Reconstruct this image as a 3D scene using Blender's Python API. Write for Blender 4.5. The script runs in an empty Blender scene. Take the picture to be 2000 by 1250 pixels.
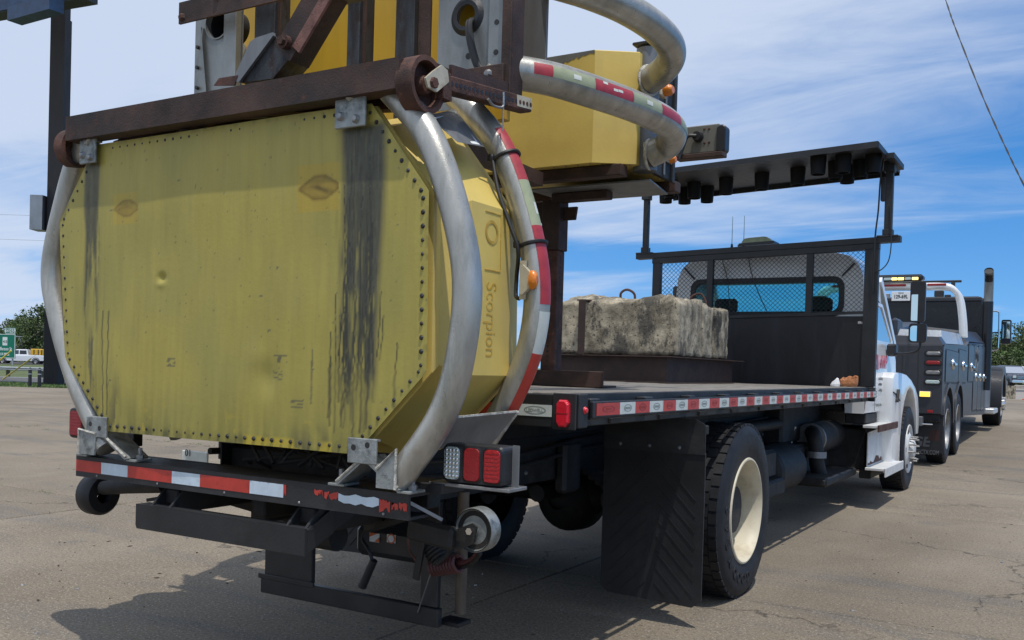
import bpy, bmesh, math, random
import numpy as np
from mathutils import Vector, Matrix, noise
S = bpy.context.scene
COL = S.collection
rnd = random.Random(7)
R_ = math.radians
# ------------------------------------------------------------------ camera
cam_data = bpy.data.cameras.new('camera')
cam = bpy.data.objects.new('camera', cam_data); COL.objects.link(cam)
yaw, pit, rol = R_(30.83), R_(-0.905), R_(1.656)
f0 = Vector((-math.sin(yaw), math.cos(yaw), 0)); r0 = Vector((math.cos(yaw), math.sin(yaw), 0)); u0 = Vector((0, 0, 1))
cf = math.cos(pit)*f0 + math.sin(pit)*u0
cu1 = -math.sin(pit)*f0 + math.cos(pit)*u0
cr = math.cos(rol)*r0 + math.sin(rol)*cu1
cu = -math.sin(rol)*r0 + math.cos(rol)*cu1
m = Matrix((cr, cu, -cf)).transposed().to_4x4(); m.translation = (2.897, 0, 1.357)
cam.matrix_world = m
cam_data.sensor_width = 36; cam_data.lens = 1837.2/2000*36; cam_data.shift_y = (745.65-625)/2000
cam_data.clip_start = 0.05; cam_data.clip_end = 3000
S.camera = cam
# ------------------------------------------------------------------ sky + sun
SUN = Vector((0.26, -0.22, 1.0)).normalized()
SUN_EL = math.asin(SUN.z); SUN_AZ = math.atan2(SUN.x, SUN.y)
W = bpy.data.worlds.new('World'); S.world = W; W.use_nodes = True
nt = W.node_tree; nt.nodes.clear()
def N(tree, t, **kw):
    n = tree.nodes.new(t)
    for k, v in kw.items():
        if k.startswith('i_'):
            key = k[2:]; key = int(key) if key.isdigit() else key.replace('_', ' ')
            n.inputs[key].default_value = v
        else: setattr(n, k, v)
    return n
L = nt.links.new
out = N(nt, 'ShaderNodeOutputWorld'); bg = N(nt, 'ShaderNodeBackground', i_Strength=0.125)
sky = N(nt, 'ShaderNodeTexSky', sky_type='NISHITA', sun_disc=False, sun_elevation=SUN_EL, sun_rotation=SUN_AZ, air_density=1.0, dust_density=0.3, ozone_density=2.6)
lift = N(nt, 'ShaderNodeVectorMath', operation='ADD'); lift.inputs[1].default_value = (0, 0, .13)
lnrm = N(nt, 'ShaderNodeVectorMath', operation='NORMALIZE')
hsv = N(nt, 'ShaderNodeHueSaturation', i_Hue=0.503, i_Saturation=1.38, i_Value=1.30)
tc = N(nt, 'ShaderNodeTexCoord')
L(tc.outputs['Generated'], lift.inputs[0]); L(lift.outputs[0], lnrm.inputs[0]); L(lnrm.outputs[0], sky.inputs['Vector'])   # the deep blue of a dry summer sky reaches low down
sep = N(nt, 'ShaderNodeSeparateXYZ'); L(tc.outputs['Generated'], sep.inputs[0])
def wm(op, a, b=None, c=None, clamp=False):
    n = N(nt, 'ShaderNodeMath', operation=op, use_clamp=clamp)
    for i, v in enumerate((a, b, c)):
        if v is None: continue
        if isinstance(v, (int, float)): n.inputs[i].default_value = v
        else: L(v, n.inputs[i])
    return n.outputs[0]
zz = wm('MAXIMUM', sep.outputs[2], 0.0)
den = wm('ADD', zz, 0.12)
comb = N(nt, 'ShaderNodeCombineXYZ')
L(wm('DIVIDE', sep.outputs[0], den), comb.inputs[0]); L(wm('DIVIDE', sep.outputs[1], den), comb.inputs[1])
mp = N(nt, 'ShaderNodeMapping'); mp.inputs['Rotation'].default_value = (0, 0, R_(24)); mp.inputs['Scale'].default_value = (0.55, 1.0, 1); mp.inputs['Location'].default_value = (1.3, 0.4, 0)
L(comb.outputs[0], mp.inputs[0])
n1 = N(nt, 'ShaderNodeTexNoise', i_Scale=0.62, i_Detail=7, i_Roughness=0.55, i_Distortion=0.7); L(mp.outputs[0], n1.inputs['Vector'])
mp2 = N(nt, 'ShaderNodeMapping'); mp2.inputs['Rotation'].default_value = (0, 0, R_(14)); mp2.inputs['Scale'].default_value = (0.55, 1.7, 1)
L(comb.outputs[0], mp2.inputs[0])
n2 = N(nt, 'ShaderNodeTexNoise', i_Scale=1.5, i_Detail=8, i_Roughness=0.62, i_Distortion=1.2); L(mp2.outputs[0], n2.inputs['Vector'])
# cover grows with height and towards the left of the view (a bank of thin high cloud)
east = wm('ADD', wm('MULTIPLY', sep.outputs[0], 0.86), wm('MULTIPLY', sep.outputs[1], 0.51))
bank = wm('ADD', wm('MULTIPLY', zz, 1.45), wm('MULTIPLY', east, -0.62))
dens = wm('ADD', wm('ADD', wm('MULTIPLY', n1.outputs[0], 1.9), wm('MULTIPLY', n2.outputs[0], 0.6)), bank)
cov = N(nt, 'ShaderNodeMapRange', interpolation_type='SMOOTHSTEP'); cov.inputs[1].default_value = 1.17; cov.inputs[2].default_value = 1.80
cov.inputs[3].default_value = 0.0; cov.inputs[4].default_value = 0.93
L(dens, cov.inputs[0])
cmix = N(nt, 'ShaderNodeMix', data_type='RGBA')
cmix.inputs['B'].default_value = (5.0, 5.75, 7.1, 1)
L(sky.outputs[0], hsv.inputs['Color']); L(hsv.outputs[0], cmix.inputs['A']); L(cov.outputs[0], cmix.inputs['Factor'])
L(cmix.outputs['Result'], bg.inputs['Color']); L(bg.outputs[0], out.inputs['Surface'])
sl = bpy.data.lights.new('sun', 'SUN'); sl.energy = 3.1; sl.angle = R_(0.53); sl.color = (1.0, 0.955, 0.89)
so = bpy.data.objects.new('sun', sl); COL.objects.link(so)
so.rotation_euler = SUN.to_track_quat('Z', 'Y').to_euler(); so.location = (0, 0, 40)
S.view_settings.view_transform = 'Standard'; S.view_settings.look = 'None'; S.view_settings.gamma = 1; S.view_settings.use_curve_mapping = False
S.view_settings.exposure = 0.0
# ------------------------------------------------------------------ materials
def ramp(t, fac, p0, p1, c0=(0, 0, 0, 1), c1=(1, 1, 1, 1)):
    n = N(t, 'ShaderNodeValToRGB'); e = n.color_ramp.elements
    e[0].position = p0; e[1].position = p1; e[0].color = c0; e[1].color = c1
    t.links.new(fac, n.inputs[0]); return n.outputs[0]
def c4(c): return (c[0], c[1], c[2], 1)
def pm(name, col, rough=.5, metal=0., var=.14, sc=5., st=(1, 1, 1), dirt=(), bump=.04, bsc=90., spec=.5, rv=.12, attr=None, coat=0., tint=0.):
    """procedural surface: mottled base colour, layers of dirt / rust / wear, uneven gloss and fine relief, all in world space"""
    mt = bpy.data.materials.new(name); mt.use_nodes = True; t = mt.node_tree; l = t.links.new
    b = t.nodes['Principled BSDF']; geo = N(t, 'ShaderNodeNewGeometry')
    def nz(scale, st, det=5, ro=.6, off=0):
        mpp = N(t, 'ShaderNodeMapping'); mpp.inputs['Scale'].default_value = st; mpp.inputs['Location'].default_value = (off, off*1.7, off*.6)
        l(geo.outputs['Position'], mpp.inputs[0])
        n = N(t, 'ShaderNodeTexNoise', i_Scale=scale, i_Detail=det, i_Roughness=ro); l(mpp.outputs[0], n.inputs['Vector']); return n.outputs[0]
    n1 = nz(sc, st)
    lo = tuple(max(0, x*(1-var*1.6)) for x in col); hi = tuple(min(1, x*(1+var*1.2)) for x in col)
    cur = ramp(t, n1, .3, .72, c4(lo), c4(hi))
    if attr:
        a = N(t, 'ShaderNodeVertexColor', layer_name=attr)
        mx = N(t, 'ShaderNodeMix', data_type='RGBA', blend_type='MULTIPLY', i_Factor=1.0); l(cur, mx.inputs['A']); l(a.outputs['Color'], mx.inputs['B']); cur = mx.outputs['Result']
    rough_in = None
    for i, (dc, th, soft, dsc, dst, *rest) in enumerate(dirt):
        f = ramp(t, nz(dsc, dst, 8, .68, 3.1+i*7.3), th, th+soft)
        if rest:
            mm = N(t, 'ShaderNodeMath', operation='MULTIPLY'); l(f, mm.inputs[0]); mm.inputs[1].default_value = rest[0]; f = mm.outputs[0]
        mx = N(t, 'ShaderNodeMix', data_type='RGBA'); mx.inputs['B'].default_value = c4(dc); l(cur, mx.inputs['A']); l(f, mx.inputs['Factor']); cur = mx.outputs['Result']
    l(cur, b.inputs['Base Color'])
    rr = N(t, 'ShaderNodeMapRange'); rr.inputs[3].default_value = max(.03, rough-rv); rr.inputs[4].default_value = min(1, rough+rv)
    l(nz(sc*3, st, 4, .6, 9), rr.inputs[0]); l(rr.outputs[0], b.inputs['Roughness'])
    b.inputs['Metallic'].default_value = metal; b.inputs['Specular IOR Level'].default_value = spec; b.inputs['Coat Weight'].default_value = coat
    if bump:
        bp = N(t, 'ShaderNodeBump', i_Strength=min(1, bump*4), i_Distance=.006); l(nz(bsc, (1, 1, 1), 6, .65, 5), bp.inputs['Height']); l(bp.outputs[0], b.inputs['Normal'])
    return mt
def glass(name, tint=(.5, .75, .78), refl=.25):
    mt = bpy.data.materials.new(name); mt.use_nodes = True; t = mt.node_tree; t.nodes.clear(); l = t.links.new
    o = N(t, 'ShaderNodeOutputMaterial'); tr = N(t, 'ShaderNodeBsdfTransparent'); tr.inputs[0].default_value = c4(tint)
    gl = N(t, 'ShaderNodeBsdfGlossy', i_Roughness=.03); lw = N(t, 'ShaderNodeLayerWeight', i_Blend=refl); mx = N(t, 'ShaderNodeMixShader')
    l(lw.outputs['Fresnel'], mx.inputs[0]); l(tr.outputs[0], mx.inputs[1]); l(gl.outputs[0], mx.inputs[2]); l(mx.outputs[0], o.inputs[0]); return mt
def lamp(name, col, strength):
    mt = bpy.data.materials.new(name); mt.use_nodes = True; b = mt.node_tree.nodes['Principled BSDF']
    b.inputs['Base Color'].default_value = c4(col); b.inputs['Emission Color'].default_value = c4(col); b.inputs['Emission Strength'].default_value = strength; return mt
RUST = (.085, .034, .018); DARKRUST = (.035, .02, .015); GRIME = (.02, .02, .018)
MT = dict(
 rust_beam=pm('rusty_dark_steel', (.062, .034, .026), .7, .1, .4, 5, (1, 1, 1), [((.022, .017, .016), .5, .2, 3, (1, 1, 1)), (RUST, .58, .12, 14, (1, 1, 1)), ((.35, .28, .16), .735, .02, 11, (1, 1, .5))], .12, 130),
 tan_rust=pm('dusty_brown_tube', (.13, .10, .072), .7, .1, .3, 12, (1, 1, .4), [((.06, .04, .03), .55, .15, 8, (1, 1, .5), .7)], .12, 140),
 rust=pm('rust', (.105, .046, .032), .75, .1, .4, 12, (1, 1, 1), [((.03, .018, .014), .52, .15, 6, (1, 1, 1)), ((.2, .09, .045), .62, .1, 25, (1, 1, 1))], .2, 160),
 pink_rust=pm('pinkish_primer_rust', (.2, .095, .075), .75, 0, .3, 16, (1, 1, 1), [((.09, .035, .028), .55, .12, 20, (1, 1, 1))], .15, 150),
 brown_paint=pm('brown_painted_steel', (.042, .022, .017), .65, 0, .25, 6, (1, 1, 1), [((.09, .05, .035), .6, .15, 9, (1, 1, 1))], .08, 120),
 steel_dark=pm('dark_mill_steel', (.05, .053, .058), .55, .5, .35, 6, (3, 3, .6), [(DARKRUST, .52, .14, 8, (2, 2, .8)), ((.14, .1, .075), .63, .1, 18, (1, 1, 1))], .12, 140),
 black=pm('black_paint', (.016, .017, .019), .45, 0, .3, 5, (1, 1, 1), [((.045, .042, .038), .57, .2, 4, (1, 1, 1), .6), (RUST, .7, .05, 17, (1, 1, 1), .6)], .05, 110),
 black_dust=pm('dusty_black_paint', (.018, .019, .021), .55, 0, .3, 4, (1, 1, 1), [((.07, .065, .058), .52, .3, 3, (1, 1, 2), .5), (RUST, .68, .06, 12, (1, 1, 1), .7)], .07, 110),
 chassis=pm('greasy_chassis', (.014, .0135, .013), .65, 0, .35, 6, (1, 1, 1), [((.045, .038, .03), .54, .2, 7, (1, 1, 1), .7)], .1, 90),
 bulkhead=pm('streaked_black_plate', (.009, .009, .012), .45, 0, .3, 4, (1, 1, .3), [((.026, .026, .031), .5, .25, 3, (3, 3, .3), .7), ((.07, .035, .02), .66, .08, 6, (2, 2, .5), .7)], .04, 70),
 alu=pm('weathered_aluminium', (.27, .28, .275), .42, .55, .15, 5, (1, 1, .6), [((.17, .18, .165), .5, .25, 4, (2, 2, .4), .7), ((.09, .09, .085), .66, .08, 22, (1, 1, .6), .8)], .05, 120),
 tube=pm('scuffed_galvanised_tube', (.46, .445, .40), .32, .55, .14, 6, (2, 2, .5), [((.23, .235, .205), .48, .22, 5, (2, 2, .5), .8), ((.28, .22, .13), .60, .12, 3, (1, 1, 1), .6), ((.07, .07, .065), .685, .03, 26, (2, 2, .4), .9)], .05, 140, rv=.14),
 galv=pm('galvanised_bracket', (.33, .35, .34), .5, .55, .25, 14, (1, 1, 1), [((.1, .11, .11), .53, .12, 10, (1, 1, 1), .85)], .1, 130),
 weld=pm('pale_raised_weld', (.55, .53, .47), .5, .4, .3, 40, (1, 1, 1), (), .3, 160),
 gray_plate=pm('grey_aluminium_plate', (.20, .205, .21), .5, .4, .12, 5, (3, 3, .4), [((.15, .155, .16), .5, .3, 3, (3, 3, .3), .7)], .03, 100),
 panel=pm('faded_yellow_panel', (.415, .338, .070), .55, 0, .05, 9, (2, 2, .3), [((.29, .25, .08), .56, .2, 9, (5, 5, .22), .4), ((.05, .05, .03), .725, .015, 42, (1, 1, .6), .9)], .04, 45, attr='stain'),
 yellow=pm('faded_yellow_sheet', (.70, .52, .135), .5, 0, .08, 3, (1, 1, 1), [((.56, .43, .14), .52, .25, 3, (2, 2, .4), .6), ((.07, .06, .04), .73, .02, 30, (1, 1, 1), .8)], .03, 60),
 yellow_deep=pm('bright_yellow_sheet', (.60, .36, .015), .42, 0, .07, 4, (2, 2, .5), [((.5, .3, .03), .56, .2, 4, (2, 2, .4), .5)], .03, 60),
 yellow_letter=pm('ochre_lettering', (.56, .34, .05), .5, 0, .15, 20, (1, 1, 1), [((.66, .46, .11), .5, .1, 25, (1, 1, 1), .8)], .0),
 rubber=pm('tyre_rubber', (.016, .0165, .019), .6, 0, .25, 8, (1, 1, 1), [((.05, .047, .043), .52, .3, 4, (1, 1, 1), .5)], .06, 150, spec=.35),
 flap=pm('black_rubber_flap', (.012, .0125, .015), .5, 0, .25, 6, (1, 1, 1), [((.036, .034, .032), .54, .25, 5, (2, 2, .8), .6)], .05, 120),
 plastic=pm('black_plastic', (.02, .021, .024), .4, 0, .15, 8, (1, 1, 1), [((.07, .068, .06), .6, .2, 6, (1, 1, 1), .5)], .03, 150),
 rim=pm('cream_painted_rim', (.62, .555, .41), .5, 0, .1, 6, (1, 1, 1), [((.34, .25, .15), .52, .2, 6, (1, 1, 1), .6), ((.13, .07, .03), .68, .05, 24, (1, 1, 1), .8)], .05, 90),
 white=pm('white_truck_paint', (.78, .79, .79), .22, 0, .03, 4, (1, 1, 1), [((.55, .52, .46), .6, .2, 3, (1, 1, 1), .4), ((.12, .1, .08), .76, .02, 30, (1, 1, 1), .7)], .0, spec=.5, rv=.06, coat=.5),
 white_worn=pm('chipped_white_step', (.66, .66, .64), .5, 0, .1, 7, (1, 1, 1), [((.15, .07, .035), .63, .03, 9, (1, 1, 1)), ((.3, .28, .25), .55, .2, 5, (1, 1, 1), .5)], .06, 110),
 chrome=pm('chrome', (.72, .73, .74), .1, 1, .05, 5, (1, 1, 1), (), .0),
 dull_steel=pm('dull_steel', (.3, .3, .3), .45, .7, .2, 12, (1, 1, 1), [((.12, .07, .045), .6, .1, 18, (1, 1, 1))], .1, 140),
 tape_red=pm('red_reflective_tape', (.50, .045, .03), .35, 0, .1, 14, (1, 1, 1), [((.3, .03, .025), .57, .1, 10, (1, 1, 1), .7)], .05, 300),
 tape_white=pm('silver_reflective_tape', (.60, .64, .60), .35, 0, .08, 14, (1, 1, 1), [((.42, .45, .40), .56, .12, 14, (1, 1, 1), .7), ((.06, .06, .05), .71, .02, 34, (1, 1, 1), .8)], .05, 300),
 tape_ice=pm('pale_blue_reflective_tape', (.58, .68, .76), .35, 0, .08, 14, (1, 1, 1), [((.42, .47, .5), .55, .14, 14, (1, 1, 1), .7), ((.04, .04, .04), .7, .02, 30, (1, 1, 1), .85)], .05, 300),
 tape_olive=pm('yellowed_reflective_tape', (.33, .36, .22), .4, 0, .1, 14, (1, 1, 1), [((.22, .25, .15), .55, .14, 14, (1, 1, 1), .7)], .05, 300),
 tape_maroon=pm('faded_red_tape', (.40, .035, .045), .4, 0, .14, 18, (1, 1, 1), [((.24, .02, .03), .56, .12, 20, (1, 1, 1), .7), ((.5, .47, .42), .73, .02, 18, (1, 1, 1), .9)], .05, 300),
 tape_mark=pm('grey_tape_print', (.24, .26, .23), .5, 0, .1, 14, (1, 1, 1), (), .0),
 tape_mark_red=pm('dark_red_tape_print', (.32, .03, .02), .5, 0, .1, 14, (1, 1, 1), (), .0),
 pale_mark=pm('pale_print', (.62, .64, .58), .5, 0, .1, 14, (1, 1, 1), (), .0),
 red_lens=pm('red_lens', (.40, .008, .012), .18, 0, .12, 60, (1, 1, 1), (), .12, 160, coat=.4),
 red_marker=pm('red_marker_lens', (.72, .012, .03), .18, 0, .1, 60, (1, 1, 1), (), .06, 160, coat=.5),
 dull_red=pm('dull_red_reflector', (.3, .012, .014), .35, 0, .1, 40, (1, 1, 1), (), .1, 200),
 clear_lens=pm('clear_led_lens', (.50, .60, .58), .18, 0, .3, 80, (1, 1, 1), (), .1, 150, coat=.5),
 amber=pm('amber_lens', (.80, .22, .008), .2, 0, .15, 50, (1, 1, 1), (), .08, 150, coat=.4),
 cream=pm('cream_plastic', (.52, .47, .35), .5, 0, .1, 10, (1, 1, 1), [((.24, .15, .08), .54, .15, 12, (1, 1, 1), .6)], .05, 120),
 joint=pm('joint_dirt', (.035, .030, .024), .95, 0, .3, 8, (1, 1, 1), (), .1, 40),
 concrete=pm('lichen_stained_concrete', (.40, .345, .25), .9, 0, .35, 9, (1, 1, 1), [((.15, .125, .085), .46, .16, 8, (1, 1, .7), .85), ((.055, .052, .047), .525, .07, 6, (1, 1, .5), .8), ((.022, .022, .021), .585, .05, 3.2, (1, 1, .6), .9), ((.27, .14, .045), .64, .10, 5, (1, 1, 1), .7), ((.025, .024, .021), .585, .03, 40, (1, 1, 1), .9), ((.50, .46, .37), .64, .04, 30, (1, 1, 1), .8)], .5, 70),
 deck=pm('worn_deck_board', (.21, .19, .165), .8, 0, .25, 6, (4, .6, 1), [((.07, .06, .05), .52, .2, 7, (3, .5, 1), .8), ((.17, .09, .05), .6, .15, 4, (1, 1, 1), .6)], .15, 90),
 tow_paint=pm('charcoal_truck_paint', (.040, .042, .050), .36, .0, .06, 4, (1, 1, 1), [((.085, .082, .076), .58, .2, 3, (1, 1, 2), .4)], .0, spec=.35, rv=.08),
 tow_black=pm('black_truck_paint', (.010, .011, .014), .3, 0, .15, 4, (1, 1, 1), [((.035, .033, .03), .55, .2, 3, (1, 1, 1), .5)], .0),
 diamond=pm('bright_treadplate', (.62, .63, .63), .35, .5, .1, 20, (1, 1, 1), (), .3, 90),
 pole=pm('dark_sign_pole', (.012, .0115, .0145), .7, 0, .2, 1.5, (1, 1, .3), [((.03, .025, .024), .56, .2, 2, (1, 1, .4), .6)], .02, 20),
 blue_sign=pm('weathered_blue_panel', (.022, .05, .11), .5, 0, .25, 3, (1, 1, 1), [((.02, .03, .06), .5, .2, 4, (1, 1, 1), .6)], .02, 30),
 lamp_grey=pm('tan_grey_plate', (.17, .16, .14), .5, .2, .1, 5, (1, 1, 1), [((.09, .07, .055), .6, .15, 9, (1, 1, 1), .7)], .03),
 cabinet=pm('grey_cabinet', (.40, .41, .42), .5, .2, .1, 2, (1, 1, 1), [((.22, .22, .22), .56, .2, 3, (1, 1, .4), .6)], .0),
 sign_green=pm('green_sign_sheeting', (.0, .16, .10), .5, 0, .06, .8, (1, 1, 1), (), .0),
 sign_white=pm('white_sign_print', (.72, .76, .76), .5, 0, .04, 1, (1, 1, 1), (), .0),
 guard=pm('galvanised_guard_rail', (.42, .44, .46), .5, .4, .12, 2, (1, 1, 1), (), .0),
 wood=pm('weathered_post', (.09, .075, .06), .8, 0, .25, 4, (1, 1, .3), (), .1, 40),
 guy_yellow=pm('yellow_guy_guard', (.72, .56, .06), .5, 0, .08, 3, (1, 1, 1), (), .0),
 car_white=pm('white_car_paint', (.72, .73, .75), .3, 0, .03, 1, (1, 1, 1), (), .0, coat=.4),
 car_blue=pm('dark_blue_car_paint', (.035, .045, .075), .25, .2, .05, 1, (1, 1, 1), (), .0, coat=.5),
 car_yellow=pm('yellow_equipment_paint', (.70, .40, .03), .5, 0, .1, 2, (1, 1, 1), (), .0),
 beige=pm('beige_sign_panel', (.48, .40, .27), .6, 0, .08, 2, (1, 1, 1), (), .0),
 orange=pm('orange_plastic', (.7, .12, .03), .5, 0, .08, 6, (1, 1, 1), (), .0),
 paper=pm('orange_brown_paper', (.50, .20, .08), .75, 0, .25, 30, (1, 1, 1), [((.62, .42, .25), .58, .1, 26, (1, 1, 1), .8), ((.2, .07, .03), .6, .08, 40, (1, 1, 1), .7)], .2, 90),
 white_paper=pm('white_paper', (.78, .78, .77), .8, 0, .04, 20, (1, 1, 1), (), .1, 80),
 asphalt=pm('road_asphalt', (.085, .083, .082), .85, 0, .15, .6, (1, 1, 1), [((.13, .125, .12), .5, .3, .4, (1, 1, 1), .6)], .1, 40),
 far_concrete=pm('far_concrete_apron', (.27, .24, .205), .85, 0, .12, .35, (1, 1, 1), [((.24, .22, .2), .5, .2, .2, (1, 1, 1), .6)], .08, 20),
 grass_base=pm('grass_ground', (.085, .115, .03), .95, 0, .3, .5, (1, 1, 1), [((.2, .165, .075), .52, .2, .3, (1, 1, 1), .7)], .2, 12),
 grass=pm('grass_blade', (.085, .15, .035), .8, 0, .3, .8, (1, 1, 1), (), .0),
 bark=pm('bark', (.075, .058, .045), .9, 0, .3, 6, (1, 1, .3), (), .2, 30),
 silver_mirror=pm('mirror_glass', (.66, .80, .78), .04, 1, .02, 3, (1, 1, 1), (), .0, rv=.01),
 dark_interior=pm('dark_trim', (.015, .015, .017), .7, 0, .2, 8, (1, 1, 1), (), .0),
 red_letter=pm('red_lettering', (.55, .03, .05), .4, 0, .08, 10, (1, 1, 1), (), .0),
 grey_letter=pm('grey_lettering', (.10, .105, .11), .5, 0, .08, 10, (1, 1, 1), (), .0),
 maroon_letter=pm('dark_red_lettering', (.035, .012, .012), .5, 0, .1, 10, (1, 1, 1), (), .0),
 hood_black=pm('matt_black_hood', (.007, .007, .008), .6, 0, .1, 10, (1, 1, 1), (), .0, spec=.25),
 litter=pm('dark_litter', (.03, .022, .016), .9, 0, .4, 20, (1, 1, 1), (), .0),
 ink=pm('black_print', (.02, .02, .02), .5, 0, .1, 10, (1, 1, 1), (), .0),
 sticker_orange=pm('orange_sticker', (.62, .13, .03), .5, 0, .08, 10, (1, 1, 1), (), .0),
 coil=pm('dark_red_air_hose', (.085, .026, .028), .5, 0, .2, 10, (1, 1, 1), [((.06, .04, .035), .55, .15, 9, (1, 1, 1), .7)], .04, 120),
 rope=pm('winch_rope', (.34, .27, .17), .9, 0, .25, 40, (1, 1, 1), (), .3, 60),
 cab_glass=glass('tinted_cab_glass', (.38, .74, .76), .18),
 car_glass=glass('car_glass', (.20, .24, .26), .45),
 amber_lit=lamp('lit_amber', (1.0, .62, .08), 1.5), warm_lit=lamp('lit_warm_led', (1.0, .74, .2), 2.2),
)
def leaf_mat(name, a, b):
    mt = bpy.data.materials.new(name); mt.use_nodes = True; t = mt.node_tree; l = t.links.new; bs = t.nodes['Principled BSDF']
    oi = N(t, 'ShaderNodeNewGeometry'); n = N(t, 'ShaderNodeTexNoise', i_Scale=.45, i_Detail=4); l(oi.outputs['Position'], n.inputs['Vector'])
    rn = N(t, 'ShaderNodeMath', operation='ADD'); l(n.outputs[0], rn.inputs[0])
    rm = N(t, 'ShaderNodeMath', operation='MULTIPLY_ADD'); l(oi.outputs['Random Per Island'], rm.inputs[0]); rm.inputs[1].default_value = .5; rm.inputs[2].default_value = -.25; l(rm.outputs[0], rn.inputs[1])
    l(ramp(t, rn.outputs[0], .25, .75, c4(a), c4(b)), bs.inputs['Base Color']); bs.inputs['Roughness'].default_value = .6
    return mt
MT['leaf'] = leaf_mat('leaf_green', (.022, .05, .010), (.10, .165, .034))
MT['leaf2'] = leaf_mat('leaf_olive', (.024, .042, .012), (.11, .145, .036))
def slab_mat():
    mt = bpy.data.materials.new('weathered_concrete_paving'); mt.use_nodes = True; t = mt.node_tree; l = t.links.new; bs = t.nodes['Principled BSDF']
    geo = N(t, 'ShaderNodeNewGeometry'); oi = N(t, 'ShaderNodeObjectInfo')
    def nz(scale, det=6, ro=.6, st=(1, 1, 1), off=0, dist=0):
        mpp = N(t, 'ShaderNodeMapping'); mpp.inputs['Scale'].default_value = st; mpp.inputs['Location'].default_value = (off, off*1.3, 0); l(geo.outputs['Position'], mpp.inputs[0])
        n = N(t, 'ShaderNodeTexNoise', i_Scale=scale, i_Detail=det, i_Roughness=ro, i_Distortion=dist); l(mpp.outputs[0], n.inputs['Vector']); return n.outputs[0]
    cur = ramp(t, nz(.45, 8, .62), .3, .7, (.145, .117, .082, 1), (.258, .211, .150, 1))
    def layer(cur, f, col, amt=1., mode='MIX'):
        mm = N(t, 'ShaderNodeMath', operation='MULTIPLY'); l(f, mm.inputs[0]); mm.inputs[1].default_value = amt
        mx = N(t, 'ShaderNodeMix', data_type='RGBA', blend_type=mode); l(cur, mx.inputs['A']); mx.inputs['B'].default_value = c4(col); l(mm.outputs[0], mx.inputs['Factor']); return mx.outputs['Result']
    cur = layer(cur, ramp(t, nz(.8, 7, .65, (.35, 1.6, 1), 4, 1.2), .52, .68), (.115, .108, .100), .75)      # tyre-dark sweeps
    cur = layer(cur, ramp(t, nz(1.6, 7, .7, (1, 1, 1), 11), .60, .68), (.10, .094, .09), .6)                  # damp / oil patches
    cur = layer(cur, ramp(t, nz(.3, 6, .6, (1, .5, 1), 21), .52, .7), (.335, .285, .22), .6)                  # bleached areas
    cur = layer(cur, ramp(t, nz(55, 3, .7), .54, .62), (.075, .066, .056), .75)                                  # aggregate, dark
    cur = layer(cur, ramp(t, nz(70, 3, .7, off=5), .56, .64), (.40, .36, .30), .7)                            # aggregate, pale
    cur = layer(cur, ramp(t, nz(7, 5, .75, off=8), .69, .72), (.06, .052, .045), .8)                          # specks of litter and gum
    # hairline cracks, only where a broad mask lets them run
    nv = N(t, 'ShaderNodeTexNoise', i_Scale=1.1, i_Detail=5, i_Roughness=.65); l(geo.outputs['Position'], nv.inputs['Vector'])
    vm = N(t, 'ShaderNodeMixRGB', blend_type='LINEAR_LIGHT'); vm.inputs[0].default_value = .55; l(geo.outputs['Position'], vm.inputs[1]); l(nv.outputs['Color'], vm.inputs[2])
    vo = N(t, 'ShaderNodeTexVoronoi', feature='DISTANCE_TO_EDGE', i_Scale=.33); l(vm.outputs[0], vo.inputs['Vector'])
    ck = ramp(t, vo.outputs['Distance'], .0012, .0048, (1, 1, 1, 1), (0, 0, 0, 1))
    cm = N(t, 'ShaderNodeMath', operation='MULTIPLY'); l(ck, cm.inputs[0]); l(ramp(t, nz(.5, 3, .5, off=2), .46, .57), cm.inputs[1])
    cur = layer(cur, cm.outputs[0], (.045, .038, .032), .9)
    rv = N(t, 'ShaderNodeMath', operation='MULTIPLY_ADD'); l(oi.outputs['Random'], rv.inputs[0]); rv.inputs[1].default_value = .14; rv.inputs[2].default_value = .93
    mx = N(t, 'ShaderNodeMix', data_type='RGBA', blend_type='MULTIPLY', i_Factor=1.); l(cur, mx.inputs['A']); l(rv.outputs[0], mx.inputs['B'])
    l(mx.outputs['Result'], bs.inputs['Base Color']); bs.inputs['Roughness'].default_value = .86; bs.inputs['Specular IOR Level'].default_value = .35
    hs = N(t, 'ShaderNodeMath', operation='MULTIPLY_ADD'); l(cm.outputs[0], hs.inputs[0]); hs.inputs[1].default_value = -.8; l(nz(80, 4, .7), hs.inputs[2])
    bp = N(t, 'ShaderNodeBump', i_Strength=.55, i_Distance=.006); l(hs.outputs[0], bp.inputs['Height']); l(bp.outputs[0], bs.inputs['Normal'])
    return mt
MT['slab'] = slab_mat()
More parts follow.
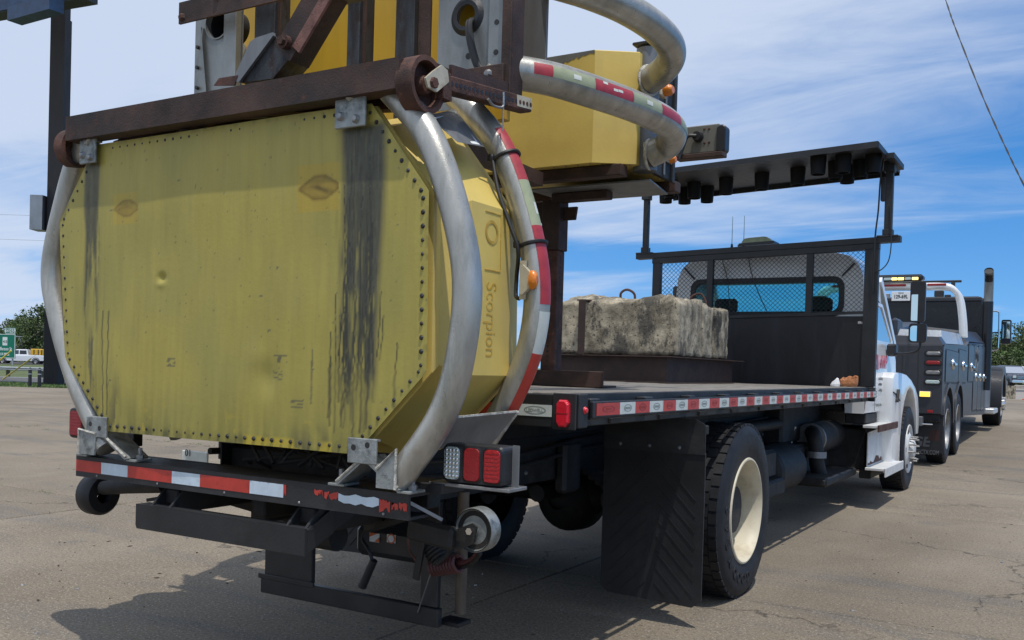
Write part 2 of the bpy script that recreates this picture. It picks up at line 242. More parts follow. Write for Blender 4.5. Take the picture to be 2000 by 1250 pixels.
# ------------------------------------------------------------------ mesh builder
OFF = {}
class MB:
    def __init__(s): s.v = []; s.f = []; s.sm = []
    def add(s, vs, fs, smooth=False):
        o = len(s.v); s.v += [tuple(v) for v in vs]; s.f += [tuple(i+o for i in f) for f in fs]; s.sm += [smooth]*len(fs); return s
    def hexa(s, p):                                   # 8 points: bottom 4, top 4, both counter-clockwise seen from above
        return s.add(p, [(3, 2, 1, 0), (4, 5, 6, 7), (0, 1, 5, 4), (1, 2, 6, 5), (2, 3, 7, 6), (3, 0, 4, 7)])
    def box(s, a, b, bev=0.):
        x0, y0, z0 = [min(p, q) for p, q in zip(a, b)]; x1, y1, z1 = [max(p, q) for p, q in zip(a, b)]
        if bev <= 0: return s.hexa([(x0, y0, z0), (x1, y0, z0), (x1, y1, z0), (x0, y1, z0), (x0, y0, z1), (x1, y0, z1), (x1, y1, z1), (x0, y1, z1)])
        bev = min(bev, .45*min(x1-x0, y1-y0, z1-z0)); vs = []; idx = {}
        c = ((x0+x1)/2, (y0+y1)/2, (z0+z1)/2); h = ((x1-x0)/2, (y1-y0)/2, (z1-z0)/2)
        for i in (-1, 1):
            for j in (-1, 1):
                for k in (-1, 1):
                    for ax in range(3):
                        d = [i*h[0], j*h[1], k*h[2]]
                        for q in range(3):
                            if q != ax: d[q] -= (i, j, k)[q]*bev
                        idx[(i, j, k, ax)] = len(vs); vs.append((c[0]+d[0], c[1]+d[1], c[2]+d[2]))
        fs = []
        def fc(l, out):
            p = [Vector(vs[i]) for i in l]; n = (p[1]-p[0]).cross(p[2]-p[0])
            fs.append(tuple(l) if n.dot(Vector(out)) > 0 else tuple(reversed(l)))
        for ax in range(3):
            o = [q for q in range(3) if q != ax]
            for sg in (-1, 1):
                def K(a, b, ax2):
                    t = [0, 0, 0]; t[ax] = sg; t[o[0]] = a; t[o[1]] = b; return idx[(*t, ax2)]
                ov = [0, 0, 0]; ov[ax] = sg
                fc([K(-1, -1, ax), K(1, -1, ax), K(1, 1, ax), K(-1, 1, ax)], ov)
        for ax in range(3):
            o = [q for q in range(3) if q != ax]
            for a in (-1, 1):
                for b in (-1, 1):
                    def K(e, ax2):
                        t = [0, 0, 0]; t[ax] = e; t[o[0]] = a; t[o[1]] = b; return idx[(*t, ax2)]
                    ov = [0, 0, 0]; ov[o[0]] = a; ov[o[1]] = b
                    fc([K(-1, o[0]), K(1, o[0]), K(1, o[1]), K(-1, o[1])], ov)
        for i in (-1, 1):
            for j in (-1, 1):
                for k in (-1, 1): fc([idx[(i, j, k, 0)], idx[(i, j, k, 1)], idx[(i, j, k, 2)]], (i, j, k))
        return s.add(vs, fs)
    def bar(s, p, q, w, h, up=(0, 0, 1), bev=0.):     # a rectangular bar from p to q; w across, h along 'up'
        p, q = Vector(p), Vector(q); d = (q-p); ln = d.length; d.normalize(); upv = Vector(up); sd = d.cross(upv)
        if sd.length < 1e-4: sd = d.cross(Vector((1, 0, 0)))
        sd.normalize(); upv = sd.cross(d); t = MB(); t.box((-w/2, 0, -h/2), (w/2, ln, h/2), bev)
        M = Matrix((sd, d, upv)).transposed()
        return s.add([p+M @ Vector(v) for v in t.v], t.f)
    def prism(s, poly, ax, a, b):                     # polygon in the plane across axis ax, from a to b along it
        o = [q for q in range(3) if q != ax]; n = len(poly); vs = []
        for t in (a, b):
            for u, w in poly:
                p = [0, 0, 0]; p[ax] = t; p[o[0]] = u; p[o[1]] = w; vs.append(tuple(p))
        fs = [tuple(range(n)), tuple(range(2*n-1, n-1, -1))]+[(i, i+n, (i+1) % n+n, (i+1) % n) for i in range(n)]
        return s.add(vs, fs)
    def cyl(s, p, q, r, r2=None, n=20, caps=True, smooth=True):
        p, q = Vector(p), Vector(q); r2 = r if r2 is None else r2; d = (q-p).normalized()
        a = d.cross(Vector((0, 0, 1)));
        if a.length < 1e-3: a = Vector((1, 0, 0))
        a.normalize(); b = d.cross(a); vs = []
        for c, rr in ((p, r), (q, r2)):
            for i in range(n):
                t = 2*math.pi*i/n; vs.append(c+(a*math.cos(t)+b*math.sin(t))*rr)
        s.add(vs, [(i, i+n, (i+1) % n+n, (i+1) % n) for i in range(n)], smooth)
        if caps:
            s.add(vs[:n], [tuple(range(n))]); s.add(vs[n:], [tuple(reversed(range(n)))])
        return s
    def tube(s, path, r, n=10, caps=True, closed=False):
        P = [Vector(p) for p in path]; m_ = len(P); rs = r if isinstance(r, (list, tuple)) else [r]*m_
        T = []
        for i in range(m_):
            if closed: T.append((P[(i+1) % m_]-P[i-1]).normalized())
            else: T.append((P[min(i+1, m_-1)]-P[max(i-1, 0)]).normalized())
        a = T[0].cross(Vector((0, 0, 1)))
        if a.length < .05: a = T[0].cross(Vector((1, 0, 0)))
        a.normalize(); vs = []
        for i in range(m_):
            a = (a-T[i]*a.dot(T[i])).normalized(); b = T[i].cross(a)
            for k in range(n):
                t = 2*math.pi*k/n; vs.append(P[i]+(a*math.cos(t)+b*math.sin(t))*rs[i])
        fs = []
        for i in range(m_ if closed else m_-1):
            j = (i+1) % m_
            for k in range(n): fs.append((i*n+k, i*n+(k+1) % n, j*n+(k+1) % n, j*n+k))
        s.add(vs, fs, True)
        if caps and not closed:
            s.add(vs[:n], [tuple(reversed(range(n)))]); s.add(vs[-n:], [tuple(range(n))])
        return s
    def lathe(s, prof, c, ax=0, n=40, sg=1, smooth=True):   # prof: (along axis, radius)
        c = Vector(c); o = [q for q in range(3) if q != ax]; vs = []
        for t, r in prof:
            for i in range(n):
                an = 2*math.pi*i/n; p = [0, 0, 0]; p[ax] = t*sg; p[o[0]] = r*math.cos(an); p[o[1]] = r*math.sin(an); vs.append(c+Vector(p))
        return s.add(vs, [(i*n+k, i*n+(k+1) % n, (i+1)*n+(k+1) % n, (i+1)*n+k) for i in range(len(prof)-1) for k in range(n)], smooth)
    def dome(s, c, r, nrm, n=6, h=.6):
        d = Vector(nrm).normalized(); a = d.cross(Vector((.31, .2, .93))).normalized(); b = d.cross(a); c = Vector(c)
        vs = [c+(a*math.cos(2*math.pi*i/n)+b*math.sin(2*math.pi*i/n))*r for i in range(n)]+[c+(a*math.cos(2*math.pi*i/n)+b*math.sin(2*math.pi*i/n))*r*.6+d*r*h*.8 for i in range(n)]+[c+d*r*h]
        return s.add(vs, [(i, (i+1) % n, (i+1) % n+n, i+n) for i in range(n)]+[(i+n, (i+1) % n+n, 2*n) for i in range(n)], True)
    def ring(s, A, B):                                 # band between two equal closed loops
        n = len(A); return s.add(list(A)+list(B), [(i, (i+1) % n, (i+1) % n+n, i+n) for i in range(n)])
    def loft(s, loops, smooth=False, cap=True):
        n = len(loops[0]); vs = [p for lp in loops for p in lp]
        s.add(vs, [(i*n+k, i*n+(k+1) % n, (i+1)*n+(k+1) % n, (i+1)*n+k) for i in range(len(loops)-1) for k in range(n)], smooth)
        if cap: s.add(loops[0], [tuple(reversed(range(n)))]); s.add(loops[-1], [tuple(range(n))])
        return s
    def build(s, name, mat, parent=None, kind=None, fix=True):
        me = bpy.data.meshes.new(name); off = OFF.get(parent, Vector((0, 0, 0))) if parent else Vector((0, 0, 0))
        me.from_pydata([tuple(Vector(v)-off) for v in s.v], [], s.f); me.polygons.foreach_set('use_smooth', s.sm)
        if fix:
            bm = bmesh.new(); bm.from_mesh(me); bmesh.ops.remove_doubles(bm, verts=bm.verts, dist=1e-6); bmesh.ops.recalc_face_normals(bm, faces=bm.faces); bm.to_mesh(me); bm.free()
        if any(s.sm): me.set_sharp_from_angle(angle=R_(38))
        me.materials.append(MT[mat] if isinstance(mat, str) else mat)
        o = bpy.data.objects.new(name, me); COL.objects.link(o)
        if parent: o.parent = parent
        OFF[o] = off
        if kind: o['kind'] = kind
        return o
def thing(name, label, cat, loc, group=None):
    o = bpy.data.objects.new(name, None); o.empty_display_size = .2; COL.objects.link(o); o.location = loc; OFF[o] = Vector(loc)
    o['label'] = label; o['category'] = cat
    if group: o['group'] = group
    return o
def tag(o, label, cat, group=None):
    o['label'] = label; o['category'] = cat
    if group: o['group'] = group
    return o
def struct(o): o['kind'] = 'structure'; return o
def B(name, a, b, mat, parent, bev=.004): return MB().box(a, b, bev).build(name, mat, parent)
def text(name, body, size, org, xd, yd, mat, parent, ext=.0015, align='CENTER', bold=0., xs=1.):
    cu = bpy.data.curves.new(name, 'FONT'); cu.body = body; cu.size = size; cu.extrude = ext; cu.align_x = align; cu.align_y = 'CENTER'; cu.offset = bold; cu.resolution_u = 3
    to = bpy.data.objects.new('t', cu); COL.objects.link(to); bpy.context.view_layer.update()
    me = bpy.data.meshes.new_from_object(to.evaluated_get(bpy.context.evaluated_depsgraph_get())); bpy.data.objects.remove(to)
    xd, yd = Vector(xd).normalized(), Vector(yd).normalized(); zd = xd.cross(yd)
    mm = Matrix((xd*xs, yd, zd)).transposed().to_4x4(); mm.translation = Vector(org)-(OFF[parent] if parent else Vector()); me.transform(mm)
    me.materials.clear(); me.materials.append(MT[mat]); me.name = name
    o = bpy.data.objects.new(name, me); COL.objects.link(o)
    if parent: o.parent = parent; OFF[o] = OFF[parent]
    return o
def catmull(pts, k=8):
    P = [Vector(p) for p in pts]; P = [P[0]*2-P[1]]+P+[P[-1]*2-P[-2]]; out = []
    for i in range(1, len(P)-2):
        for j in range(k):
            t = j/k; a, b, c, d = P[i-1:i+3]
            out.append(.5*((2*b)+(c-a)*t+(2*a-5*b+4*c-d)*t*t+(3*b-a-3*c+d)*t**3))
    return out+[P[-2]]
def vnoise(w, h, cx, cy, seed):                        # smooth value noise, h x w, with cx x cy cells
    g = np.random.RandomState(seed).rand(cy+2, cx+2); x = np.linspace(0, cx, w, endpoint=False); y = np.linspace(0, cy, h, endpoint=False)
    xi = x.astype(int); yi = y.astype(int); fx = x-xi; fy = (y-yi)[:, None]; fx = fx*fx*(3-2*fx); fy = fy*fy*(3-2*fy)
    a = g[yi][:, xi]; b = g[yi][:, xi+1]; c = g[yi+1][:, xi]; d = g[yi+1][:, xi+1]
    return (a*(1-fx)+b*fx)*(1-fy)+(c*(1-fx)+d*fx)*fy
def sstep(a, b, x): t = min(1, max(0, (x-a)/(b-a))); return t*t*(3-2*t)
# ------------------------------------------------------------------ ground
CXY = Vector((2.897, 0, 0))
def hh(x, y):
    k = sstep(-12, -3, x)
    return k*(.0225*max(0, min(y, 30)-13)+.0072*max(0, y-30))
def sd(s, d, z=0.): p = CXY+r0*s+f0*d; return Vector((p.x, p.y, z+hh(p.x, p.y)))
def xyz(x, y, z=0.): return Vector((x, y, z+hh(x, y)))
xs = [-1500, -600, -300, -150, -80, -50, -30, -20]+[-14+i for i in range(16)]+[6, 12, 20, 40, 80, 150, 300, 700, 1500]
ys = [-60, -30, -10, 0, 6, 10, 13, 15, 17, 19, 22, 26, 30, 35, 40, 50, 70, 100, 140, 200, 320, 600, 1600]
g = MB(); g.add([(x, y, hh(x, y)-.05) for y in ys for x in xs], [(j*len(xs)+i, j*len(xs)+i+1, (j+1)*len(xs)+i+1, (j+1)*len(xs)+i) for j in range(len(ys)-1) for i in range(len(xs)-1)])
struct(g.build('ground', 'grass_base'))
def sheet(name, s0, s1, d0, d1, dz, mat, ns=12, nd=8):
    q = MB(); q.add([sd(s0+(s1-s0)*i/ns, d0+(d1-d0)*j/nd, dz) for j in range(nd+1) for i in range(ns+1)], [(j*(ns+1)+i, j*(ns+1)+i+1, (j+1)*(ns+1)+i+1, (j+1)*(ns+1)+i) for j in range(nd) for i in range(ns)])
    return struct(q.build(name, mat))
lot = MB()
lx = [-48+2*i for i in range(48)]; ly = [-14+2*i for i in range(36)]
def dof(x, y): return (Vector((x, y, 0))-CXY).dot(f0)
def sof(x, y): return (Vector((x, y, 0))-CXY).dot(r0)
def dlim(x, y): return 37.2 if sof(x, y) < -3 else 43.6
lot.add([(x, y, hh(x, y)-.032) for y in ly for x in lx], [(j*len(lx)+i, j*len(lx)+i+1, (j+1)*len(lx)+i+1, (j+1)*len(lx)+i) for j in range(len(ly)-1) for i in range(len(lx)-1) if dof(lx[i]+1, ly[j]+1) < dlim(lx[i]+1, ly[j]+1)-1.4])
lot_o = struct(lot.build('parking_lot', 'joint'))
def clip(poly, lim):
    out_ = []
    for i, p in enumerate(poly):
        q = poly[(i+1) % len(poly)]; a = dof(*p)-lim; b = dof(*q)-lim
        if a <= 0: out_.append(p)
        if (a < 0) != (b < 0): t = a/(a-b); out_.append((p[0]+(q[0]-p[0])*t, p[1]+(q[1]-p[1])*t))
    return out_
SW = 4.55; jt = .016
for i in range(-9, 8):
    for j in range(-4, 13):
        x0, x1 = 0+SW*i, SW*(i+1); y0, y1 = 10.1+SW*(j-2), 10.1+SW*(j-1)
        cx_, cy_ = (x0+x1)/2, (y0+y1)/2; d_ = dof(cx_, cy_); s_ = sof(cx_, cy_)
        if d_ < -5 or abs(s_) > d_*.62+9: continue
        pl = clip([(x0+jt/2, y0+jt/2), (x1-jt/2, y0+jt/2), (x1-jt/2, y1-jt/2), (x0+jt/2, y1-jt/2)], dlim(cx_, cy_))
        if len(pl) < 3: continue
        dz = rnd.uniform(-.002, .002); n = len(pl)
        ce = (sum(p[0] for p in pl)/n, sum(p[1] for p in pl)/n)
        inn = [(ce[0]+(p[0]-ce[0])*.9975, ce[1]+(p[1]-ce[1])*.9975) for p in pl]
        q = MB()
        q.loft([[(p[0], p[1], hh(*p)-.03) for p in pl], [(p[0], p[1], hh(*p)-.006+dz) for p in pl], [(p[0], p[1], hh(*p)+dz) for p in inn]])
        q.build('slab', 'slab', lot_o)
sheet('grass_verge', -75, -3, 37.25, 43, .004, 'grass_base', 30, 3)
sheet('frontage_road', -140, -3, 43, 52.5, .0, 'asphalt', 30, 3)
sheet('road_edge_line', -140, -3, 51.4, 51.7, .005, 'sign_white', 30, 1)
sheet('road_kerb', -140, -3, 43.0, 43.3, .06, 'far_concrete', 30, 1)
sheet('highway', -260, -3, 112, 136, .0, 'asphalt', 30, 3)
sheet('concrete_apron', -3, 140, 43.6, 62, .0, 'far_concrete', 30, 8)
sheet('side_street', -3, 140, 62, 70, .004, 'asphalt', 30, 3)
sheet('far_parking_lot', -3, 160, 70, 104, .0, 'far_concrete', 30, 8)
gb = MB()
for k in range(5200):
    s_ = rnd.uniform(-24, -14); d_ = 37.3+rnd.random()**1.3*5.4; p = sd(s_*1.0, d_); w = rnd.uniform(.012, .03); h_ = rnd.uniform(.03, .085); a = rnd.uniform(0, 3.14)
    dx, dy = math.cos(a)*w, math.sin(a)*w; lx_, ly_ = rnd.uniform(-.05, .05), rnd.uniform(-.05, .05)
    gb.add([(p.x-dx, p.y-dy, p.z), (p.x+dx, p.y+dy, p.z), (p.x+lx_, p.y+ly_, p.z+h_)], [(0, 1, 2)])
for k in range(420):                                 # weeds rooted in the paving joints
    if k % 2: x = SW*rnd.choice([-2, -2, -3, -1]); y = rnd.uniform(3, 24); x += rnd.gauss(0, .012)
    else: x = rnd.uniform(-16, -3); y = 10.1+SW*rnd.choice([-1, 0, 1, 2])+rnd.gauss(0, .012)
    if noise.noise(Vector((x*.7, y*.7, 3))) < .02: continue
    for b in range(5):
        a = rnd.uniform(0, 6.28); l_ = rnd.uniform(.02, .07); px, py = x+rnd.gauss(0, .02), y+rnd.gauss(0, .02)
        gb.add([(px-.004, py, .0), (px+.004, py, .0), (px+math.cos(a)*l_, py+math.sin(a)*l_, l_*.7)], [(0, 1, 2)])
o = gb.build('grass', 'grass', fix=False); o['kind'] = 'stuff'; o['label'] = 'short green grass on the verge and weeds in the paving joints'
# small litter and stones lying on the paving
peb = MB()
for k in range(520):
    s_ = rnd.uniform(-6, 5.5); d_ = rnd.uniform(3.5, 15); p = sd(s_, d_); r = rnd.choice([.003, .004, .005, .007, .011])*rnd.uniform(.7, 1.3)
    peb.dome((p.x, p.y, p.z-.001), r, (rnd.gauss(0, .2), rnd.gauss(0, .2), 1), 5, rnd.uniform(.5, .9))
o = peb.build('gravel_specks', 'dull_steel', fix=False); o['kind'] = 'stuff'; o['label'] = 'tiny stones and grit scattered on the concrete'
lt_ = MB()
for k in range(420):                                  # leaf bits and dark crumbs
    s_ = rnd.uniform(-6, 6); d_ = rnd.uniform(3.6, 16); p = sd(s_, d_); r = rnd.choice([.004, .006, .006, .009, .014]); a = rnd.uniform(0, 6.28)
    u = Vector((math.cos(a), math.sin(a), 0)); v = Vector((-u.y, u.x, 0)); z_ = Vector((0, 0, .002)); b0 = Vector(p)
    lt_.add([b0-u*r*1.6, b0+v*r*.6+z_*2, b0+u*r*1.6+z_, b0-v*r*.6+z_, b0-Vector((0, 0, .004))], [(0, 1, 2, 3), (0, 4, 1), (1, 4, 2), (2, 4, 3), (3, 4, 0)])
o = lt_.build('leaf_litter', 'litter', fix=False); o['kind'] = 'stuff'; o['label'] = 'dark crumbs and bits of dry leaf scattered over the concrete'
# ------------------------------------------------------------------ trees
def tree(label, base, H, rad, seed, mat='leaf', n=5200, ls=.30, low=.12, group=None, name='broadleaf_tree'):
    r = random.Random(seed); t = thing(name, label, 'tree', base, group); q = MB()
    top = Vector((base.x+r.uniform(-.3, .3), base.y+r.uniform(-.3, .3), base.z+H*.55))
    q.tube(catmull([base-Vector((0, 0, .1)), base+Vector((.08, .05, H*.2)), top], 4), [H*.035*(1-.07*i) for i in range(9)], 8)
    tips = []
    for k in range(9):
        a = k*2.4+r.random(); st = base+(top-base)*r.uniform(.4, 1); e = st+Vector((math.cos(a)*rad*r.uniform(.4, .8), math.sin(a)*rad*r.uniform(.4, .8), H*r.uniform(.08, .3)))
        q.tube([st, (st+e)/2+Vector((0, 0, .2)), e], [H*.014, H*.009, H*.004], 6); tips.append(e)
    q.build('trunk', 'bark', t)
    cl = [(e, rad*r.uniform(.32, .5)) for e in tips]
    for k in range(16):
        a = r.uniform(0, 6.28); rr = rad*math.sqrt(r.random())*.92; zz_ = r.uniform(low, .93)
        cl.append((base+Vector((math.cos(a)*rr*(1.05-abs(zz_-.5)*.9), math.sin(a)*rr*(1.05-abs(zz_-.5)*.9), H*zz_)), rad*r.uniform(.2, .42)))
    V = []; F = []
    for k in range(n):
        c, cr_ = cl[r.randrange(len(cl))]
        d = Vector((r.gauss(0, 1), r.gauss(0, 1), r.gauss(0, .8)))
        d = d.normalized()*cr_*(r.random()**.4); p = c+d
        if p.z < base.z+H*low*.5: continue
        nn = Vector((r.gauss(0, 1), r.gauss(0, 1), r.gauss(.6, 1))).normalized(); a = nn.cross(Vector((r.random(), r.random(), r.random()))).normalized(); b = nn.cross(a); w = ls*r.uniform(.5, 1.2)
        o_ = len(V); V += [p-a*w*.5, p+b*w*.32, p+a*w*.5, p-b*w*.32]; F.append((o_, o_+1, o_+2, o_+3))
    cq = MB(); cq.add(V, F); cq.build('crown', mat, t, fix=False)
    return t
LT = [(70, 125, 7.9, 3.0, 'tallest round tree of the clump left of the tall pole'), (88, 131, 8.4, 2.9, 'tree rising directly behind the tall dark pole'), (50, 142, 6.9, 3.2, 'broad low tree above the white truck'), (28, 146, 6.6, 3.0, 'tree behind the green exit sign, right of its number tab'), (5, 150, 5.8, 3.0, 'low dark tree behind the green exit sign at the picture edge'), (-22, 150, 5.4, 3.0, 'leftmost low tree, mostly outside the picture'), (108, 140, 8.2, 3.2, 'tree just right of the tall pole, hidden by the curved bar'), (60, 150, 7.6, 3.4, 'rear tree in the clump behind the highway')]
for i, (px, d, H, rad, lb) in enumerate(LT):
    tree(lb, sd((px-1000)/1837.2*d, d), H, rad, 11+i, 'leaf' if i % 3 else 'leaf2', 5600, .34, .05, 'trees beyond the highway')
RT = [(1946, 108, 5.6, 2.6, 'dark tree behind the tow truck mirror'), (1968, 112, 6.3, 3.0, 'tree directly above the blue pickup'), (1990, 110, 7.2, 3.0, 'tall tree at the right picture edge behind the beige sign'), (2018, 112, 7.4, 3.2, 'tree just beyond the right picture edge'), (1920, 114, 5.4, 2.8, 'low tree hidden behind the tow truck cab'), (1980, 104, 3.4, 2.6, 'bushy undergrowth tree right behind the blue pickup'), (1955, 103, 3.2, 2.4, 'low bushy tree left of the blue pickup')]
for i, (px, d, H, rad, lb) in enumerate(RT):
    tree(lb, sd((px-1000)/1837.2*d, d), H, rad, 41+i, 'leaf' if i % 2 else 'leaf2', 5600, .28, .03, 'trees behind the far parking lot')
# ------------------------------------------------------------------ tall sign pole
P0 = (-35.616,25.203,0.000)
t = thing('sign_pole', 'tall square dark pole carrying a blue sign, left of the yellow box', 'sign pole', P0)
P0 = Vector(P0); hw = .315
def rb(c, u, v, hu, hv, z0, z1, mb=None, bev=0):
    mb = mb or MB(); p = []
    for z in (z0, z1):
        for a, b in ((-1, -1), (1, -1), (1, 1), (-1, 1)): p.append(tuple(Vector((c[0], c[1], 0))+Vector(u)*hu*a+Vector(v)*hv*b+Vector((0, 0, z))))
    return mb.hexa(p)
rb(P0, r0, f0, hw, hw, -.05, 16.0).build('pole', 'pole', t)
rb(P0, r0, f0, hw*.86, hw*.86, 16.0, 24).build('upper_pole', 'pole', t)
rb(P0, r0, f0, hw*1.0+.05, hw+.05, 0, .02).build('base_plate', 'pole', t)
cbx = P0+r0*(-.70)+f0*(-.1)
rb(cbx, r0, f0, .27, .38, 6.72, 8.22).build('equipment_box', 'cabinet', t)
rb(cbx+r0*.31, r0, f0, .04, .36, 6.74, 8.2).build('box_mount', 'pole', t)
A_, B_ = Vector((-34.327,21.719,14.900)), Vector((-30.204,22.271,14.900)); ud = (B_-A_).normalized(); vd = Vector((-ud.y, ud.x, 0)); mid = (A_+B_)/2-ud*2.2+vd*.35
rb(mid, ud, vd, 4.6, .35, 14.9, 18.6).build('sign_cabinet', 'steel_dark', t)
rb(mid-vd*.37, ud, vd, 4.55, .012, 14.95, 18.5).build('sign_face', 'blue_sign', t)
A2, B2 = Vector((-33.424,21.483,14.350)), Vector((-30.712,21.484,14.350)); u2 = (B2-A2).normalized(); v2 = Vector((-u2.y, u2.x, 0))
rb((A2+B2)/2+v2*.3, u2, v2, (B2-A2).length/2, .3, 14.35, 14.88).build('lower_sign', 'blue_sign', t)
# ------------------------------------------------------------------ bollards, guard rail, guys
def bollard(px, label):
    p = Vector(sd((px-1000)/1837.2*37.6, 37.6)); t = thing('bollard', label, 'bollard', p, 'posts at the lot edge')
    MB().lathe([(0, .001), (0, .068), (.70, .068), (.76, .05), (.785, .001)], p, 2, 16).build('post', 'flap', t)
    MB().lathe([(.50, .069), (.50, .073), (.54, .073), (.54, .069)], p, 2, 16).build('reflective_band', 'guard', t)
    MB().lathe([(.69, .069), (.69, .073), (.73, .073), (.73, .066)], p, 2, 16).build('reflective_band', 'guard', t)
bollard(58.5, 'dark lot-edge post nearer the green exit sign, second from the tall pole'); bollard(77, 'dark lot-edge post next to the tall dark pole')
t = thing('guard_rail', 'grey steel highway guard rail on short posts behind the two bollards', 'guard rail', sd(-30, 54))
prof = [(.31, 0), (.345, .055), (.38, .055), (.415, .0), (.45, .055), (.485, .055), (.52, 0)]
q = MB(); vs = []
for s_ in (-62, -22):
    for z, o_ in prof: vs.append(sd(s_, 54-o_, z+.02))
n_ = len(prof); q.add(vs, [(i, i+1, i+1+n_, i+n_) for i in range(n_-1)]); q.build('rail', 'guard', t)
for k in range(16):
    s_ = -48+k*1.9
    MB().bar(sd(s_, 54.12, -.1), sd(s_, 54.12, .5), .16, .16, r0).build('post', 'wood', t)
def guy(a, b, tip, label):
    t = thing('guy_wire', label, 'guy wire', a, 'yellow-sleeved guy wires by the road')
    MB().tube([a, b], .034, 8).build('yellow_sleeve', 'guy_yellow', t)
    MB().tube([b, tip], .006, 5).build('wire', 'dull_steel', t)
up_ = Vector((-31.808,29.471,6.894)); up0 = sd((380-1000)/1837.2*43, 43)
guy(Vector((-42.967,27.264,0.000)), Vector((-36.622,24.744,1.096)), up_, 'yellow-sleeved guy wire slanting down in front of the guard rail, the longer one')
guy(Vector((-38.527,23.473,0.105)), Vector((-36.886,24.011,1.432)), up_+Vector((0, 0, .4)), 'yellow-sleeved guy wire slanting across the green exit sign')
t = thing('utility_pole', 'wooden utility pole holding the guy wires, hidden behind the yellow box', 'utility pole', up0)
MB().cyl(up0, up0+Vector((0, 0, 7.6)), .16, .11).build('pole', 'wood', t); MB().bar(up0+Vector((0, 0, 7.1))-r0*.9, up0+Vector((0, 0, 7.1))+r0*.9, .1, .12).build('cross_arm', 'wood', t)
# ------------------------------------------------------------------ exit sign
dS = 104.; cS = (8.5-1000)/1837.2*dS; zb_ = Vector((-98.570,60.559,0.678)).z; zt_ = Vector((-98.659,60.555,3.393)).z
t = thing('exit_sign', 'green highway exit sign with white border at the left picture edge', 'road sign', sd(cS, dS))
def facing(name, s0, s1, z0, z1, d, mat, par, th=.02): return rb(sd((s0+s1)/2, d), r0, f0, (s1-s0)/2, th, z0, z1).build(name, mat, par)
hwS = 20.5/1837.2*dS
facing('sign_panel', cS-hwS, cS+hwS, zb_, zt_, dS, 'sign_green', t, .03)
for nm, a in (('border', (cS-hwS+.03, cS-hwS+.09, zb_+.03, zt_-.03)), ('border', (cS+hwS-.09, cS+hwS-.03, zb_+.03, zt_-.03)), ('border', (cS-hwS+.09, cS+hwS-.09, zb_+.03, zb_+.09)), ('border', (cS-hwS+.09, cS+hwS-.09, zt_-.09, zt_-.03))): facing(nm, *a, dS-.036, 'sign_white', t, .004)
tz0, tz1 = zt_+.01, zt_+.68
facing('number_tab', cS-.02, cS+hwS-.04, tz0, tz1, dS, 'sign_green', t, .03)
for a in ((cS+.0, cS+.05, tz0+.03, tz1-.03), (cS+hwS-.11, cS+hwS-.06, tz0+.03, tz1-.03), (cS+.05, cS+hwS-.11, tz1-.08, tz1-.03), (cS+.05, cS+hwS-.11, tz0+.03, tz0+.08)): facing('border', *a, dS-.036, 'sign_white', t, .004)
def ft(nm, body, px, py, size, mat, xs=1., d=dS-.04): return text(nm, body, size, D_(px, py, d), r0, (0, 0, 1), mat, t, .003, xs=xs, bold=.012)
def D_(px, py, d): p = sd((px-1000)/1837.2*d, d); return Vector((p.x, p.y, zt_-(py-652)/1837.2*d))
ft('letters', 'EXIT', 13.3, 646.2, .36, 'sign_white', .72); ft('letters', '259', 22.8, 646.2, .52, 'sign_white', .85)
facing('route_shield', cS-.26, cS+.26, zt_-1.28, zt_-.36, dS-.037, 'sign_white', t, .005)
text('shield_number', '413', .42, D_(8.5, 667.4, dS-.05), r0, (0, 0, 1), 'ink', t, .003, xs=.7, bold=.01)
ft('letters', 'Jefferson St', 8.0, 681.5, .52, 'sign_white', .66); ft('letters', '1/4 MILE', 8.0, 691.8, .42, 'sign_white', .7)
for s_ in (cS-.8, cS+.8): rb(sd(s_, dS+.12), r0, f0, .06, .08, -.1, zt_).build('post', 'guard', t)
t = thing('sign_gantry', 'grey lattice sign gantry showing above the white truck', 'gantry', sd((46-1000)/1837.2*139, 139))
for z in (2.05, 3.75):
    MB().bar(sd((-40-1000)/1837.2*139, 139, z), sd((66-1000)/1837.2*139, 139, z), .12, .12).build('chord', 'guard', t)
for k in range(14):
    s0_ = (-40-1000)/1837.2*139+k*.57; MB().bar(sd(s0_, 139.1, 2.05 if k % 2 else 3.75), sd(s0_+.57, 139.1, 3.75 if k % 2 else 2.05), .07, .07).build('diagonal', 'guard', t)
MB().bar(sd((66-1000)/1837.2*139, 139, -.1), sd((66-1000)/1837.2*139, 139, 3.9), .25, .25, r0).build('leg', 'guard', t)
